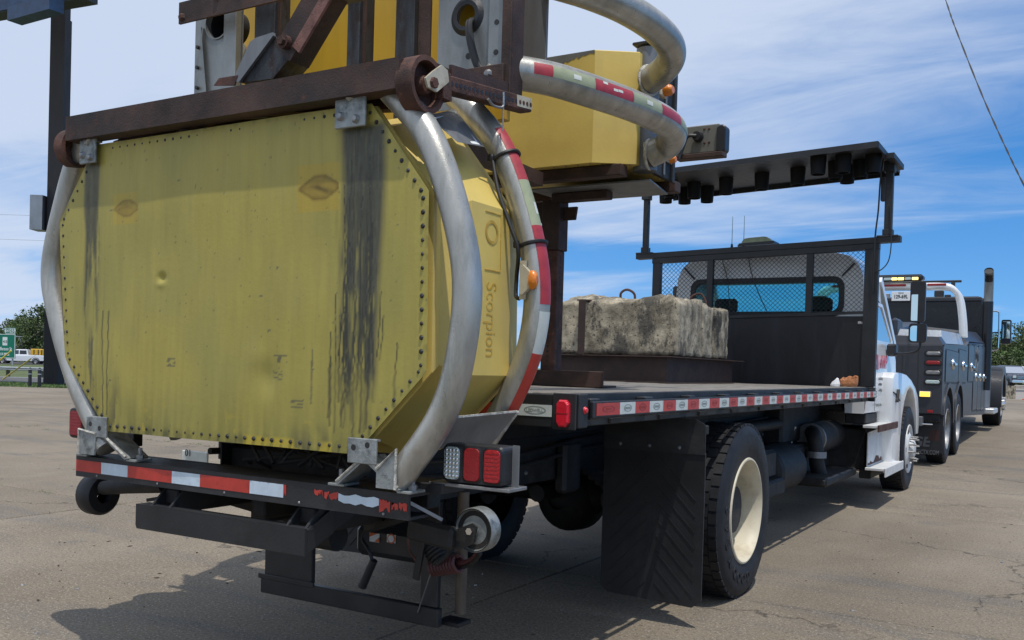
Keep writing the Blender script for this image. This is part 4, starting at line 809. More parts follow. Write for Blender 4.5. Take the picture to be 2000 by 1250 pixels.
gk = MB(); w2 = rrect(-.01, 2.19, .80+.035, .21, .11); w3 = rrect(-.01, 2.19, .78, .155, .08); gk.ring([(x, Yc-.012, z) for x, z in w2], [(x, Yc-.012, z) for x, z in w3]); gk.ring([(x, Yc-.012, z) for x, z in w2], [(x, Yc-.001, z) for x, z in w2]); gk.ring([(x, Yc-.012, z) for x, z in w3], [(x, Yc+.02, z) for x, z in w3])
gk.build('window_seal', 'flap', CAB)
q = MB(); q.add([(x, Yc+.006, z) for x, z in rrect(-.01, 2.19, .80, .175, .09)], [tuple(range(20))]); q.build('rear_window', 'cab_glass', CAB)
# roof and upper shell, back to windscreen head
top = [p for p in cw if p[1] >= 2.2-.001]; top = sorted([p for p in cw[:10]], key=lambda p: -p[0]) if False else cw[:10]
q = MB(); rows = [[(x, Yc, z) for x, z in top], [(x*1.0, 10.3, z+.015) for x, z in top], [(x, 10.9, z+.02) for x, z in top], [(x*.985, 11.25, z-.02) for x, z in top]]
V = [p for r_ in rows for p in r_]; nt_ = len(top); q.add(V, [(i*nt_+k, i*nt_+k+1, (i+1)*nt_+k+1, (i+1)*nt_+k) for i in range(3) for k in range(nt_-1) if 1 <= k < nt_-2 or True], True); q.build('roof', 'white', CAB)
for sx in (1, -1):
    a = [(1.02, 10.15, 2.2), (1.02, 11.25, 2.18), (1.055, 11.80, 1.78), (1.065, 11.85, 1.70), (1.065, 10.15, 1.70)]
    dr = MB(); w_ = [(1.028, 10.45, 2.16), (1.028, 11.18, 2.14), (1.055, 11.66, 1.80), (1.062, 11.68, 1.76), (1.062, 10.45, 1.76)]
    dr.ring([(sx*x, y, z) for x, y, z in a], [(sx*x, y, z) for x, y, z in w_]); dr.ring([(sx*x, y, z) for x, y, z in w_], [(sx*(x-.03), y, z) for x, y, z in w_])
    d_o = dr.build('door_frame', 'white', CAB)
    MB().add([(sx*(x-.012), y, z) for x, y, z in w_], [(0, 1, 2, 3, 4)]).build('door_window', 'car_glass', CAB)
    q = MB(); q.loft([[(sx*1.06, 10.15, .985), (sx*1.085, 10.15, 1.25), (sx*1.08, 10.15, 1.55), (sx*1.065, 10.15, 1.699)], [(sx*1.065, 10.55, .985), (sx*1.095, 10.55, 1.25), (sx*1.085, 10.55, 1.55), (sx*1.065, 10.55, 1.699)], [(sx*1.065, 11.86, .985), (sx*1.095, 11.86, 1.25), (sx*1.085, 11.86, 1.55), (sx*1.065, 11.86, 1.699)]], cap=False)
    q.f = [f for f in q.f]; q.build('door', 'white', FT)
    MB().box((sx*1.094, 10.52, 1.0), (sx*1.0965, 10.528, 1.68)).build('door_gap', 'ink', CAB)
    MB().box((sx*.99, 10.15, 2.585), (sx*.90, 10.35, 2.63), .01).build('cab_vent', 'plastic', CAB) if False else None
    # slanted dark vents on the cab rear corners, seen through the mesh
    MB().bar((sx*.80, 10.138, 2.40), (sx*.92, 10.138, 2.53), .012, .045, (0, -1, 0)).build('corner_vent', 'flap', CAB)
MB().add([(-.95, 11.27, 2.44), (.95, 11.27, 2.44), (1.0, 11.95, 1.76), (-1.0, 11.95, 1.76)], [(0, 1, 2, 3)]).build('windshield', 'cab_glass', CAB)
q = MB(); q.bar((-.94, 11.26, 2.47), (.94, 11.26, 2.47), .09, .07); q.build('windshield_header', 'white', CAB)
for sx in (1, -1): MB().bar((sx*.97, 11.24, 2.46), (sx*1.03, 11.95, 1.74), .08, .07, (1, 0, 0)).build('windshield_pillar', 'white', CAB)
MB().box((-1.02, 11.45, 1.2), (1.02, 11.98, 1.755), .03).build('dashboard', 'dark_interior', CAB)
MB().box((-1.0, 10.2, .99), (1.0, 11.9, 1.12), .02).build('cab_floor', 'dark_interior', CAB)
for x in (-.52, .52):
    st_ = MB().box((x-.24, 10.35, 1.35), (x+.24, 10.5, 2.02), .05).build('seat', 'dark_interior', CAB); MB().box((x-.13, 10.38, 2.04), (x+.13, 10.47, 2.2), .03).build('headrest', 'dark_interior', st_)
MB().lathe([(-.012, .20), (0, .212), (.012, .20), (0, .188), (-.012, .20)], (-.52, 11.3, 1.85), 1, 24).build('steering_wheel', 'ink', CAB)
MB().box((.10, 11.5, 2.24), (.34, 11.54, 2.31), .01).build('rear_view_mirror', 'ink', CAB)
MB().tube(catmull([(-.2, 10.14, 2.66), (-.15, 10.12, 2.45), (-.05, 10.12, 2.2), (.05, 10.13, 2.0)], 5), .005, 5).build('roof_cable', 'ink', FT)
MB().tube(catmull([(-.5, 10.14, 2.64), (-.42, 10.12, 2.4), (-.38, 10.12, 2.1)], 5), .004, 5).build('roof_cable', 'ink', FT)
# hood, fenders
hs_ = lambda y, w, z0, z1: [(-w, y, z0), (w, y, z0), (w, y, z1-.16), (w*.86, y, z1-.04), (w*.5, y, z1), (-w*.5, y, z1), (-w*.86, y, z1-.04), (-w, y, z1-.16)]
MB().loft([hs_(11.94, 1.0, 1.0, 1.76), hs_(12.5, .93, .95, 1.71), hs_(13.2, .82, .9, 1.60), hs_(13.45, .74, .9, 1.45)], True).build('hood', 'white', FT)
for sx in (1, -1):
    arch = [(12.2+.665*math.cos(R_(a)), .54+.70*math.sin(R_(a))) for a in range(10, 171, 20)]
    outl = [(11.53, .30), (11.06, .30), (11.0, .6), (10.96, .98), (10.93, 1.22), (10.95, 1.36), (11.06, 1.415), (11.45, 1.425), (11.9, 1.405), (12.3, 1.345), (12.66, 1.255), (12.93, 1.13), (13.06, .93), (13.1, .74), (13.05, .65), (12.87, .65)]
    full = outl+arch
    def ins(d): cx_, cz_ = 11.95, .9; return [(cx_+(y-cx_)*(1-d), cz_+(z-cz_)*(1-d*.8)) for y, z in outl]+[(y, z+(.012*d*20)) for y, z in arch]
    fd = MB(); fd.loft([[(sx*.80, y, z) for y, z in full], [(sx*1.13, y, z) for y, z in full], [(sx*1.175, y, z) for y, z in ins(.008)], [(sx*1.2, y, z) for y, z in ins(.022)], [(sx*1.208, y, z) for y, z in ins(.05)]], True, cap=False)
    n_ = len(full); fo = fd
    ot = [(sx*1.208, y, z) for y, z in ins(.05)]
    # outer skin as strips between rear panel, crown and front
    fo.add(ot, [(0, 1, 2, n_-1), (n_-1, 2, 3, n_-2), (n_-2, 3, 4, n_-3), (n_-3, 4, 5, 6), (n_-3, 6, 7, n_-4), (n_-4, 7, 8, n_-5), (n_-5, 8, 9, n_-6), (n_-6, 9, 10, n_-7), (n_-7, 10, 11, n_-8), (n_-8, 11, 12, n_-9), (n_-9, 12, 13, 15), (13, 14, 15)])
    fo.build('fender', 'white', FT)
    MB().tube(catmull([(sx*1.209, 10.97, 1.20), (sx*1.211, 11.2, 1.165), (sx*1.211, 11.42, 1.10)], 5), .008, 6).build('hood_seam', 'ink', FT)
    lt = MB().bar((sx*1.213, 11.20, 1.23), (sx*1.213, 11.12, 1.09), .016, .06, (sx, 0, 0), .004).build('hood_latch', 'flap', FT); MB().dome((sx*1.222, 11.13, 1.12), .014, (sx, 0, 0), 8).build('latch_pin', 'dull_steel', lt)
text('door_letters', 'AWP', .20, (1.0975, 10.98, 1.52), (0, 1, 0), (0, 0, 1), 'red_letter', FT, .0012, xs=1.0, bold=.004)
q = MB().prism([(10.60, 1.44), (10.68, 1.44), (10.62, 1.60), (10.52, 1.60)], 0, 1.0966, 1.0975); q.build('door_emblem', 'red_letter', FT)
q = MB()                                             # lines of small print too fine to read
for z, y0, n_ in ((1.33, 10.72, 9), (1.27, 10.72, 9), (1.205, 10.76, 7)):
    for k in range(n_): q.box((1.0966, y0+k*.055, z), (1.0973, y0+k*.055+.034, z+.030 if k % 3 else z+.022))
for k in range(11): q.box((1.0925, 10.62+k*.05, 1.045), (1.0932, 10.65+k*.05, 1.075 if k % 2 else 1.066))
o = q.build('small_print', 'grey_letter', FT); o['kind'] = 'stuff'
# steps
MB().box((.60, 10.36, .38), (1.06, 11.0, .82), .02).build('battery_case', 'chassis', FT)
rs2 = MB().box((1.085, 10.221, .43), (1.10, 11.418, .835), .004).build('step_riser', 'white_worn', FT)
y0_, y1_ = 10.221, 11.418; pr2 = random.Random(4)
q = MB(); q.add([(1.1012, y0_+(y1_-y0_)*i/16, .445) for i in range(17)]+[(1.1012, y0_+(y1_-y0_)*i/16, .455+pr2.random()*.075) for i in range(17)], [(i, i+1, i+18, i+17) for i in range(16)]); q.build('rust_patch', 'rust', rs2, fix=False)
up_s = MB().box((1.06, 10.10, .838), (1.21, 11.28, .866), .004).build('step', 'white_worn', FT); MB().box((1.206, 10.09, .800), (1.222, 11.29, .872), .004).build('step_lip', 'rust', up_s)
MB().prism([(1.07, .838), (1.205, .838), (1.085, .78)], 1, 10.16, 10.175).build('step_bracket', 'chassis', up_s)
lo_s = MB().box((1.09, 10.12, .405), (1.285, 11.25, .432), .004).build('step', 'white_worn', FT); MB().box((1.281, 10.11, .345), (1.297, 11.26, .438), .004).build('step_lip', 'white_worn', lo_s)
MB().box((1.0, 10.3, .30), (1.12, 11.2, .40), .01).build('step_support', 'chassis', FT)
MB().box((.85, 10.26, .87), (1.06, 10.9, .975), .01).build('cab_bracket', 'chassis', FT)
# mirrors
for sx in (1, -1):
    arm = MB().tube(catmull([(sx*1.09, 11.3, 1.66), (sx*1.18, 11.28, 1.63), (sx*1.33, 11.25, 1.64), (sx*1.41, 11.24, 1.68), (sx*1.43, 11.24, 1.76)], 5), .014, 8).build('mirror_arm', 'plastic', FT)
    MB().box((sx*1.08, 11.22, 1.60), (sx*1.18, 11.40, 1.74), .02).build('arm_mount', 'plastic', arm)
    mu = rrect(sx*1.39, 2.205, .078, .225, .03); ml_ = rrect(sx*1.40, 1.86, .092, .105, .035)
    for nm, lp_, gp in (('mirror_head', mu, rrect(sx*1.39, 2.14, .062, .145, .012)), ('lower_mirror_head', ml_, rrect(sx*1.40, 1.855, .074, .085, .03))):
        hd = MB().loft([[(x, 11.20, z) for x, z in lp_], [(x, 11.26, z) for x, z in lp_], [(sx*1.395+(x-sx*1.395)*.8, 11.33, z) for x, z in lp_]]).build(nm, 'plastic', FT)
        MB().add([(x, 11.190+.12*(abs(x)-1.31)-.09*(z-2.1)*0, z) for x, z in gp], [tuple(range(len(gp)))]).build('mirror_glass', 'silver_mirror', hd, fix=False)
    MB().tube([(sx*1.40, 11.27, 1.95), (sx*1.40, 11.27, 2.0)], .015, 8).build('mirror_bracket', 'plastic', FT)
# ------------------------------------------------------------------ arrow board over the headboard
AB = thing('arrow_board', 'black arrow board folded flat on two poles above the cab, hooded lamps underneath', 'arrow board', (0, 9.88, 2.71))
sl_ = lambda x, z: z+.040*x
def slab8(x0, x1, y0, y1, z0, z1, nm, mat, par=AB):
    return MB().hexa([(x0, y0, sl_(x0, z0)), (x1, y0, sl_(x1, z0)), (x1, y1, sl_(x1, z0)), (x0, y1, sl_(x0, z0)), (x0, y0, sl_(x0, z1)), (x1, y0, sl_(x1, z1)), (x1, y1, sl_(x1, z1)), (x0, y1, sl_(x0, z1))]).build(nm, mat, par)
pn = slab8(-1.18, 1.27, 9.16, 10.40, 3.455, 3.475, 'panel', 'black_dust')
for a in ((-1.19, 1.28, 9.145, 9.16, 3.425, 3.48), (-1.19, 1.28, 10.40, 10.415, 3.40, 3.48), (-1.195, -1.18, 9.16, 10.40, 3.425, 3.478), (1.27, 1.285, 9.16, 10.40, 3.425, 3.478)): slab8(*a, 'frame_edge', 'black', pn)
slab8(1.29, 1.36, 9.55, 10.15, 3.40, 3.45, 'hinge_plate', 'black')
hoods = [X_ for X_ in ((-1.08,9.9),(-.94,9.68),(-.90,9.52),(-.92,10.06),(-.73,9.84),(-.68,10.12),(-.36,9.80),(.03,9.78),(.41,9.74),(.70,9.36),(.80,9.66),(.86,9.92),(.92,9.42),(1.02,9.74),(1.17,9.57))]
for x, y in hoods:
    zc = sl_(x, 3.455); hd = MB().lathe([(0, .078), (-.175, .068), (-.175, .062), (-.03, .066)], (x, y, zc), 2, 20).build('lamp_hood', 'hood_black', AB)
    MB().lathe([(-.02, .062), (-.035, .045), (-.045, .001)], (x, y, zc), 2, 16).build('lamp_lens', 'tape_olive', hd)
    for k in range(2): MB().dome((x+(.082 if k else -.082), y-.01, zc-.001), .008, (0, 0, -1), 6).build('hood_screw', 'dull_steel', hd)
for x, r in ((-1.295, .030), (1.275, .036)):
    zt3 = sl_(x, 3.44); zb4 = tl(x, 2.712)
    MB().box((x-r, 9.88-r, zb4), (x+r, 9.88+r, zt3), .004).build('pole', 'black', AB)
    MB().box((x-.10, 9.83, zb4-.006), (x+.10, 9.95, zb4+.012), .003).build('pole_base', 'black', AB)
    MB().box((x-r-.012, 9.88-r-.012, zb4+.012), (x+r+.012, 9.88+r+.012, zb4+.07), .004).build('pole_socket', 'black', AB)
    MB().box((x-r-.015, 9.85-r, zt3-.11), (x+r+.015, 9.89+r, zt3), .004).build('pole_head', 'black', AB)
MB().box((1.20, 9.83, 3.10), (1.245, 9.90, 3.33), .006).build('actuator', 'plastic', AB)
MB().tube(catmull([(1.22, 9.82, 3.55), (1.20, 9.80, 3.3), (1.19, 9.80, 3.0), (1.17, 9.80, 2.75), (1.16, 9.82, 2.4), (1.16, 9.83, 2.2)], 6), .008, 6).build('cable', 'ink', AB)
MB().tube(catmull([(1.29, 9.84, 3.05), (1.31, 9.82, 2.85), (1.32, 9.80, 2.65), (1.30, 9.80, 2.5), (1.24, 9.80, 2.42), (1.17, 9.82, 2.40)], 6), .006, 6).build('cable', 'ink', AB)
# ------------------------------------------------------------------ crash attenuator on the tail of the truck
CA = thing('crash_attenuator', 'yellow folding crash cushion with curved silver tubes on the tail of the flatbed', 'crash attenuator', (0, 2.62, .9))
PO = [(-.79, 2.27), (.745, 2.27), (1.005, 1.945), (1.015, 1.33), (.71, 1.03), (-.675, 1.03), (-.975, 1.335), (-1.035, 1.955)]
def xlim(z, ins=0.):
    L_, R2 = None, None
    for i, (x0, z0) in enumerate(PO):
        x1, z1 = PO[(i+1) % 8]
        if abs(z1-z0) > 1e-6 and min(z0, z1)-1e-9 <= z <= max(z0, z1)+1e-9:
            x = x0+(x1-x0)*(z-z0)/(z1-z0)
            L_ = x if L_ is None else min(L_, x); R2 = x if R2 is None else max(R2, x)
    return L_+ins, R2-ins
# rear sheet: dense grid, dents are real, dirt is a colour attribute computed from noise
NX, NZ = 340, 210; PY0 = 2.585
zz1 = np.linspace(1.03, 2.27, NZ); XL = np.array([xlim(z) for z in zz1]); U_ = np.linspace(0, 1, NX)
GX = XL[:, :1]+(XL[:, 1:]-XL[:, :1])*U_[None, :]; GZ = np.repeat(zz1[:, None], NX, 1)
GY = np.full_like(GX, PY0)
def bump(cx, cz, r, d, ex=1.): return d*np.exp(-(((GX-cx)/r)**2+((GZ-cz)/(r*ex))**2))
GY += bump(-.345, 1.683, .021, .014, .8)-bump(-.345, 1.655, .03, .004, .5)+bump(.27, 1.27, .035, .006, 1.6)-bump(.22, 1.36, .05, .004)+bump(.27, 1.31, .06, .006)+bump(.1, 1.5, .25, .003)+bump(-.6, 1.8, .3, .003)+bump(.8, 1.6, .15, .004, 2.2)
GY += (vnoise(NX, NZ, 7, 5, 3)-.5)*.006+(vnoise(NX, NZ, 3, 2, 13)-.5)*.008+(vnoise(NX, NZ, 26, 10, 4)-.5)*.0008
lerp = lambda a, b, t: a+(b-a)*t[..., None]
def samp(nm, x, z, w_=512): ix = ((x+1.1)/2.2*(w_-1)).astype(int).clip(0, w_-1); iz = ((z-1.0)/1.3*(w_-1)).astype(int).clip(0, w_-1); return nm[iz, ix]
def sn(cx, cz, seed): return samp(vnoise(512, 512, cx, cz, seed), GX, GZ)
Cc = np.ones((NZ, NX, 3))
olive = np.array([.78, .86, .90]); dark = np.array([.125, .155, .55])
big = sn(6, 4, 21)*.6+sn(19, 9, 22)*.4
Cc = lerp(Cc, Cc*np.array([.80, .86, 1.05]), np.clip((big-.35)*1.6, 0, 1))
Cc = lerp(Cc, Cc*np.array([.90, .93, .95]), np.clip((2.27-GZ)/1.2, 0, 1)*np.clip((GX+1.0)/1.6, 0, 1))
streak = sn(150, 4, 23)*.55+sn(260, 7, 24)*.45
Cc = lerp(Cc, Cc*np.array([.84, .86, .9]), np.clip((streak-.62)*2.0, 0, .35))
Cc = lerp(Cc, Cc*np.array([1.08, 1.09, 1.1]), np.clip((.36-streak)*2.4, 0, .5))
low = np.clip((1.30-GZ)/.26, 0, 1)**1.6
Cc = lerp(Cc, Cc*np.array([.62, .66, .70]), low*np.clip(sn(120, 6, 25)*1.3, 0, 1))
edge = np.clip((1.075-GZ)/.03, 0, 1)
Cc = lerp(Cc, Cc*np.array([.40, .44, .55]), edge*np.clip((sn(60, 20, 26)-.45)*3, 0, 1)*.8)
# black run-off under the two upper brackets
def runoff(x0, x1, strength, length, seed):
    t = np.clip((2.2-GZ)/1.2, 0, 1); c = (x0+x1)/2; hw_ = (x1-x0)/2*(1-.18*t)
    m_ = np.clip(1-np.abs(GX-c+(sn(4, 9, seed+7)-.5)*.03)/hw_, 0, 1); m_ = np.clip(m_*3.2, 0, 1)
    fi = sn(70, 7, seed)*.40+sn(300, 16, seed+1)*.35+sn(30, 5, seed+2)*.25
    th = .04+.52*np.clip(t/length, 0, 1)**.9
    return m_*np.clip((fi-th)*4.2, 0, 1)*np.clip((2.21-GZ)*40, 0, 1)
ro = np.maximum(runoff(.595, .825, 1., 1.25, 31)*.95, runoff(-.86, -.735, .8, .72, 41)*.86)
Cc = lerp(Cc, np.broadcast_to(dark, Cc.shape)*(.8+.7*sn(300, 40, 44))[..., None], ro)
halo = np.clip(1-np.abs(GX-.69)/.16, 0, 1)*np.clip((sn(160, 4, 47)-.42)*3, 0, 1)*.45+np.clip(1-np.abs(GX+.80)/.12, 0, 1)*np.clip((sn(160, 4, 48)-.45)*3, 0, 1)*.35
Cc = lerp(Cc, Cc*np.array([.42, .46, .56]), np.clip(halo, 0, 1))
# fine black cracks in the paint inside the dirty band
for k in range(30):
    rk = random.Random(k+5); x0 = rk.gauss(.715, .075) if k < 28 else (-.705+.035*(k-28)); z_hi = 2.1-rk.random()*.75; z_lo = 1.05+rk.random()*.35
    if k >= 28: z_hi, z_lo = 1.55, 1.10
    wob = x0+(samp(vnoise(512, 512, 3, 5, 60+k), GX*0, GZ)-.5)*.03+(samp(vnoise(512, 512, 3, 60, 90+k), GX*0, GZ)-.5)*.010
    ln_ = np.clip(1-np.abs(GX-wob)/(.0036+.002*rk.random()), 0, 1)*((GZ < z_hi) & (GZ > z_lo))*(.55+.45*samp(vnoise(512, 512, 3, 30, 190+k), GX*0, GZ)); Cc = lerp(Cc, np.broadcast_to(dark*.6, Cc.shape), np.clip(ln_*1.5, 0, .9))
# two cleaner rectangles where stickers were, each with a brown lens-shaped burn
for x0, x1, z0, z1, s_ in (((-.665), (-.50), 1.915, 2.05, .55), (.405, .605, 1.905, 2.075, 1.)):
    r_ = ((GX > x0) & (GX < x1) & (GZ > z0) & (GZ < z1)).astype(float)*np.clip(.55+s_*.5, 0, 1)
    Cc = lerp(Cc, np.broadcast_to(np.array([1.18, .98, .50]), Cc.shape), r_*.62)
    ca, cb = (x0+x1)/2+.01, (z0+z1)/2; e_ = ((GX-ca)/((x1-x0)*.53))**2+((GZ-cb)/((z1-z0)*.27*np.clip(1.25-np.abs(GX-ca)/((x1-x0)*.6), .2, 1)))**2
    Cc = lerp(Cc, Cc*np.array([.62, .56, .45]), (e_ < 1)*r_*(.45+.5*sn(110, 60, 71)))
    Cc = lerp(Cc, Cc*np.array([.42, .38, .36]), np.clip(1-np.abs(np.sqrt(e_)-.9)/.25, 0, 1)*r_*.55)
    Cc = lerp(Cc, Cc*np.array([.25, .24, .3]), np.clip(1-np.abs(GZ-cb+.006-.012*np.sin(GX*30))/.014, 0, 1)*np.clip(1-np.abs(GX-ca)/((x1-x0)*.42), 0, 1)*r_*s_)
# lower panel shading marks left by a former label, boot scuffs, chips
for x0, z0, w_, h_ in ((-.27, 1.335, .05, .035), (.335, 1.36, .07, .03), (.32, 1.30, .055, .04), (.425, 1.195, .06, .03)):
    m_ = ((np.abs(GX-x0) < w_/2) & (np.abs(GZ-z0) < h_/2)); br = (np.abs(GZ-z0) > h_/2-.005) | (np.mod(GX*190, 1) < .35)
    Cc = lerp(Cc, np.broadcast_to(dark*1.6, Cc.shape), m_*br*.75)
Cc = lerp(Cc, np.broadcast_to(dark*1.5, Cc.shape), ((np.abs(GX-.495) < .0035) & (GZ > 1.20) & (GZ < 1.40))*.7)
Cc = lerp(Cc, np.broadcast_to(dark*2, Cc.shape), np.clip((sn(190, 120, 81)-.955)*60, 0, 1)*.8)
Cc = lerp(Cc, np.broadcast_to(dark, Cc.shape), np.clip((1.14-GZ)/.11, 0, 1)*np.clip(1-np.abs(GX-.52)/.2, 0, 1)*np.clip((sn(70, 18, 83)-.42)*5, 0, 1)*.85)
Cc = lerp(Cc, np.broadcast_to(dark*1.1, Cc.shape), np.clip(1-np.abs(GX+.62)/.06, 0, 1)*np.clip((1.30-GZ)/.2, 0, 1)*np.clip((sn(90, 12, 84)-.5)*4, 0, .8))
Cc = lerp(Cc, np.broadcast_to(np.array([1.2, 1.12, .55]), Cc.shape), np.clip((1.072-GZ)/.012, 0, 1)*np.clip((sn(40, 30, 91)-.35)*6, 0, 1)*((GX > .15) & (GX < .60))*.85)
Cc = lerp(Cc, np.broadcast_to(np.array([1.15, 1.05, .6]), Cc.shape), np.clip((sn(90, 50, 92)-.88)*20, 0, 1)*np.clip((1.2-GZ)/.2, 0, .7))
dz_ = np.minimum(np.minimum(GX-XL[:, :1], XL[:, 1:]-GX), 2.27-GZ)
Cc = lerp(Cc, Cc*np.array([.55, .57, .6]), np.clip(1-dz_/.02, 0, 1)*np.clip((sn(90, 60, 85)-.45)*3, 0, .7))
q = MB(); q.v = [tuple(p) for p in np.stack([GX, GY, GZ], -1).reshape(-1, 3)]
q.f = [(j*NX+i, j*NX+i+1, (j+1)*NX+i+1, (j+1)*NX+i) for j in range(NZ-1) for i in range(NX-1)]; q.sm = [True]*len(q.f)
RP = q.build('rear_panel', 'panel', CA, fix=False)
ca_ = RP.data.color_attributes.new('stain', 'FLOAT_COLOR', 'POINT'); ca_.data.foreach_set('color', np.concatenate([np.clip(Cc, 0, 1.2), np.ones((NZ, NX, 1))], -1).astype(np.float32).ravel())
q = MB(); q.prism([(x*.998, (z-1.65)*.998+1.65) for x, z in PO], 1, 2.619, 2.630); q.build('panel_backing', 'yellow', CA)
q = MB()
for i, (x0, z0) in enumerate(PO):                     # rivet rows 3 cm in from every edge
    x1, z1 = PO[(i+1) % 8]; a, b = Vector((x0, z0)), Vector((x1, z1)); d = (b-a); n_ = max(2, round(d.length/.0475)); nn_ = Vector((d.y, -d.x)).normalized()
    for k in range(n_):
        t_ = (k+.5)/n_; p = a+d*t_+nn_*.024
        if p.x > .60 and p.x < .74 and p.y > 2.18 or p.x < -.68 and p.y > 2.2: continue
        j = int((p.y-1.03)/1.24*(NZ-1)); yv = PY0
        q.dome((p.x, yv+.001, p.y), .0085*rnd.uniform(.8, 1.15), (0, -1, 0), 7, .65)
o = q.build('rivets', 'steel_dark', RP); o['kind'] = 'stuff'
# cushion body behind the sheet
def oct_(y, i_): return [(x*(1-i_/1.0), y, 1.65+(z-1.65)*(1-i_/.62)) for x, z in PO]
bd = MB().loft([oct_(2.631, .012), oct_(2.65, .012), oct_(2.73, .05), oct_(2.81, .012), oct_(2.83, -.014), oct_(3.10, -.014), oct_(3.19, .004), oct_(3.21, .02)]).build('cushion_body', 'yellow', CA)
# lettering on the right side of the cushion
cx_f = lambda y: 1.0135-.0005
text('side_lettering', 'Scorpion', .098, (1.0268, 2.965, 1.53), (.0159, 0, -1), (0, 1, 0), 'yellow_letter', bd, .0004, bold=.0, xs=.80)
q = MB()
for a in ((2.92, 1.712, 3.03, 1.716), (3.026, 1.716, 3.03, 1.93), (2.92, 1.926, 3.03, 1.93)): q.hexa([(1.0235-.0159*(z-1.74)+d, y, z) for z in (a[1], a[3]) for d, y in ((-.002, a[0]), (.0012, a[0]), (.0012, a[2]), (-.002, a[2]))])
q.build('logo_box', 'yellow_letter', bd)
q = MB(); q.ring([(1.0235-.0159*(1.855+.045*math.sin(R_(t_))-1.74)+.0012, 2.965+.045*math.cos(R_(t_)), 1.855+.045*math.sin(R_(t_))) for t_ in range(0, 360, 20)], [(1.0235-.0159*(1.855+.033*math.sin(R_(t_))-1.74)+.0012, 2.965+.033*math.cos(R_(t_)), 1.855+.033*math.sin(R_(t_))) for t_ in range(0, 360, 20)]); q.build('logo_ring', 'yellow_letter', bd, fix=False)
# curved tubes
TR = .0515
def arc_tube(pts, nm='curved_tube', r=TR): pa = catmull(pts, 9); return MB().tube(pa, r, 28).build(nm, 'tube', CA), pa
R1 = [(.72, 2.63, 2.385), (.81, 2.63, 2.31), (.96, 2.63, 2.15), (1.07, 2.63, 1.92), (1.14, 2.63, 1.65), (1.12, 2.63, 1.38), (1.05, 2.63, 1.18), (.915, 2.63, 1.0), (.87, 2.63, .945)]
L1 = [(-.85, 2.63, 2.375), (-.955, 2.63, 2.26), (-1.045, 2.63, 2.08), (-1.145, 2.63, 1.76), (-1.09, 2.63, 1.53), (-.95, 2.63, 1.25), (-.78, 2.63, 1.02), (-.72, 2.63, .95)]
R2_ = [(.73, 3.12, 2.44), (.81, 3.12, 2.37), (.95, 3.12, 2.21), (1.06, 3.12, 1.97), (1.13, 3.12, 1.705), (1.12, 3.12, 1.47), (1.04, 3.12, 1.26), (.905, 3.12, 1.05), (.85, 3.12, .98)]
L2_ = [(-x, y, z) for x, y, z in R2_]
t1, p1 = arc_tube(R1); t1l, _ = arc_tube(L1); t2, p2 = arc_tube(R2_); t2l, p2l = arc_tube(L2_)
def tape(par, path, f0_, f1_, a0, a1, mat, r=TR, flip=False, nm='reflective_strip'):
    """a strip of tape bent onto a tube, between path fractions, spanning angles from the outward normal"""
    n_ = len(path); i0, i1 = f0_*(n_-1), f1_*(n_-1); rows = []; k_ = max(3, int(i1-i0)+2)
    for k in range(k_):
        t_ = i0+(i1-i0)*k/(k_-1); i = min(int(t_), n_-2); fr = t_-i; p = path[i].lerp(path[i+1], fr); d = (path[min(i+1, n_-1)]-path[max(i-1, 0)]) if 0 < i < n_-1 else path[i+1]-path[i]
        d.normalize(); side = Vector((0, 1, 0)) if abs(d.y) < .5 and not flip else Vector((0, 0, 1))
        if flip: side = Vector((0, 0, 1))
        o_ = side.cross(d).normalized()
        if o_.x < 0: o_ = -o_
        rows.append([p+(o_*math.cos(a)+side*math.sin(a))*(r+.0012) for a in np.linspace(a0, a1, 7)])
    q = MB(); V_ = [v for r_ in rows for v in r_]; q.add(V_, [(i*7+j, i*7+j+1, (i+1)*7+j+1, (i+1)*7+j) for i in range(k_-1) for j in range(6)], True); return q.build(nm, mat, par, fix=False), rows
def fz(path, z): return min(range(len(path)), key=lambda i: abs(path[i].z-z))/(len(path)-1)
segs = [(2.26, 2.06, 'tape_maroon'), (2.055, 1.885, 'tape_olive'), (1.88, 1.585, 'tape_maroon'), (1.58, 1.425, 'tape_white'), (1.42, 1.19, 'tape_red'), (1.185, 1.13, 'tape_white')]
for za, zb5, mt_ in segs:
    for par, pth, sg in ((t2, p2, 1), (t2l, [Vector((-v.x, v.y, v.z)) for v in p2l], -1)):
        if sg < 0: continue
        tape(par, pth, fz(pth, za), fz(pth, zb5), -.82, .50, mt_)
for za, mt_ in ((1.98, 'pale_mark'), (1.50, 'pale_mark')): tape(t2, p2, fz(p2, za), fz(p2, za)+.022, -.12, .28, mt_, TR+.0006, nm='maker_square')
for za in (2.165, 1.835):                             # black straps round the tube
    i = round(fz(p2, za)*(len(p2)-1)); d = (p2[i+1]-p2[i-1]).normalized(); c = p2[i]; s_ = Vector((0, 1, 0)); o_ = s_.cross(d)
    MB().tube([c+(o_*math.cos(a)+s_*math.sin(a))*(TR+.005) for a in np.linspace(0, 6.283, 33)[:-1]], .0075, 6, closed=True).build('strap', 'flap', t2)
    MB().box(tuple(c+Vector((-.06, -.045, -.012))), tuple(c+Vector((-.035, -.015, .016))), .004).build('strap_buckle', 'flap', t2)
MB().tube(catmull([(.945, 3.07, 2.17), (.99, 3.05, 2.03), (1.045, 3.05, 1.90), (1.08, 3.06, 1.80), (1.06, 3.09, 1.70), (1.065, 3.08, 1.63), (1.09, 3.062, 1.615)], 8), .008, 8).build('lamp_cable', 'ink', CA)
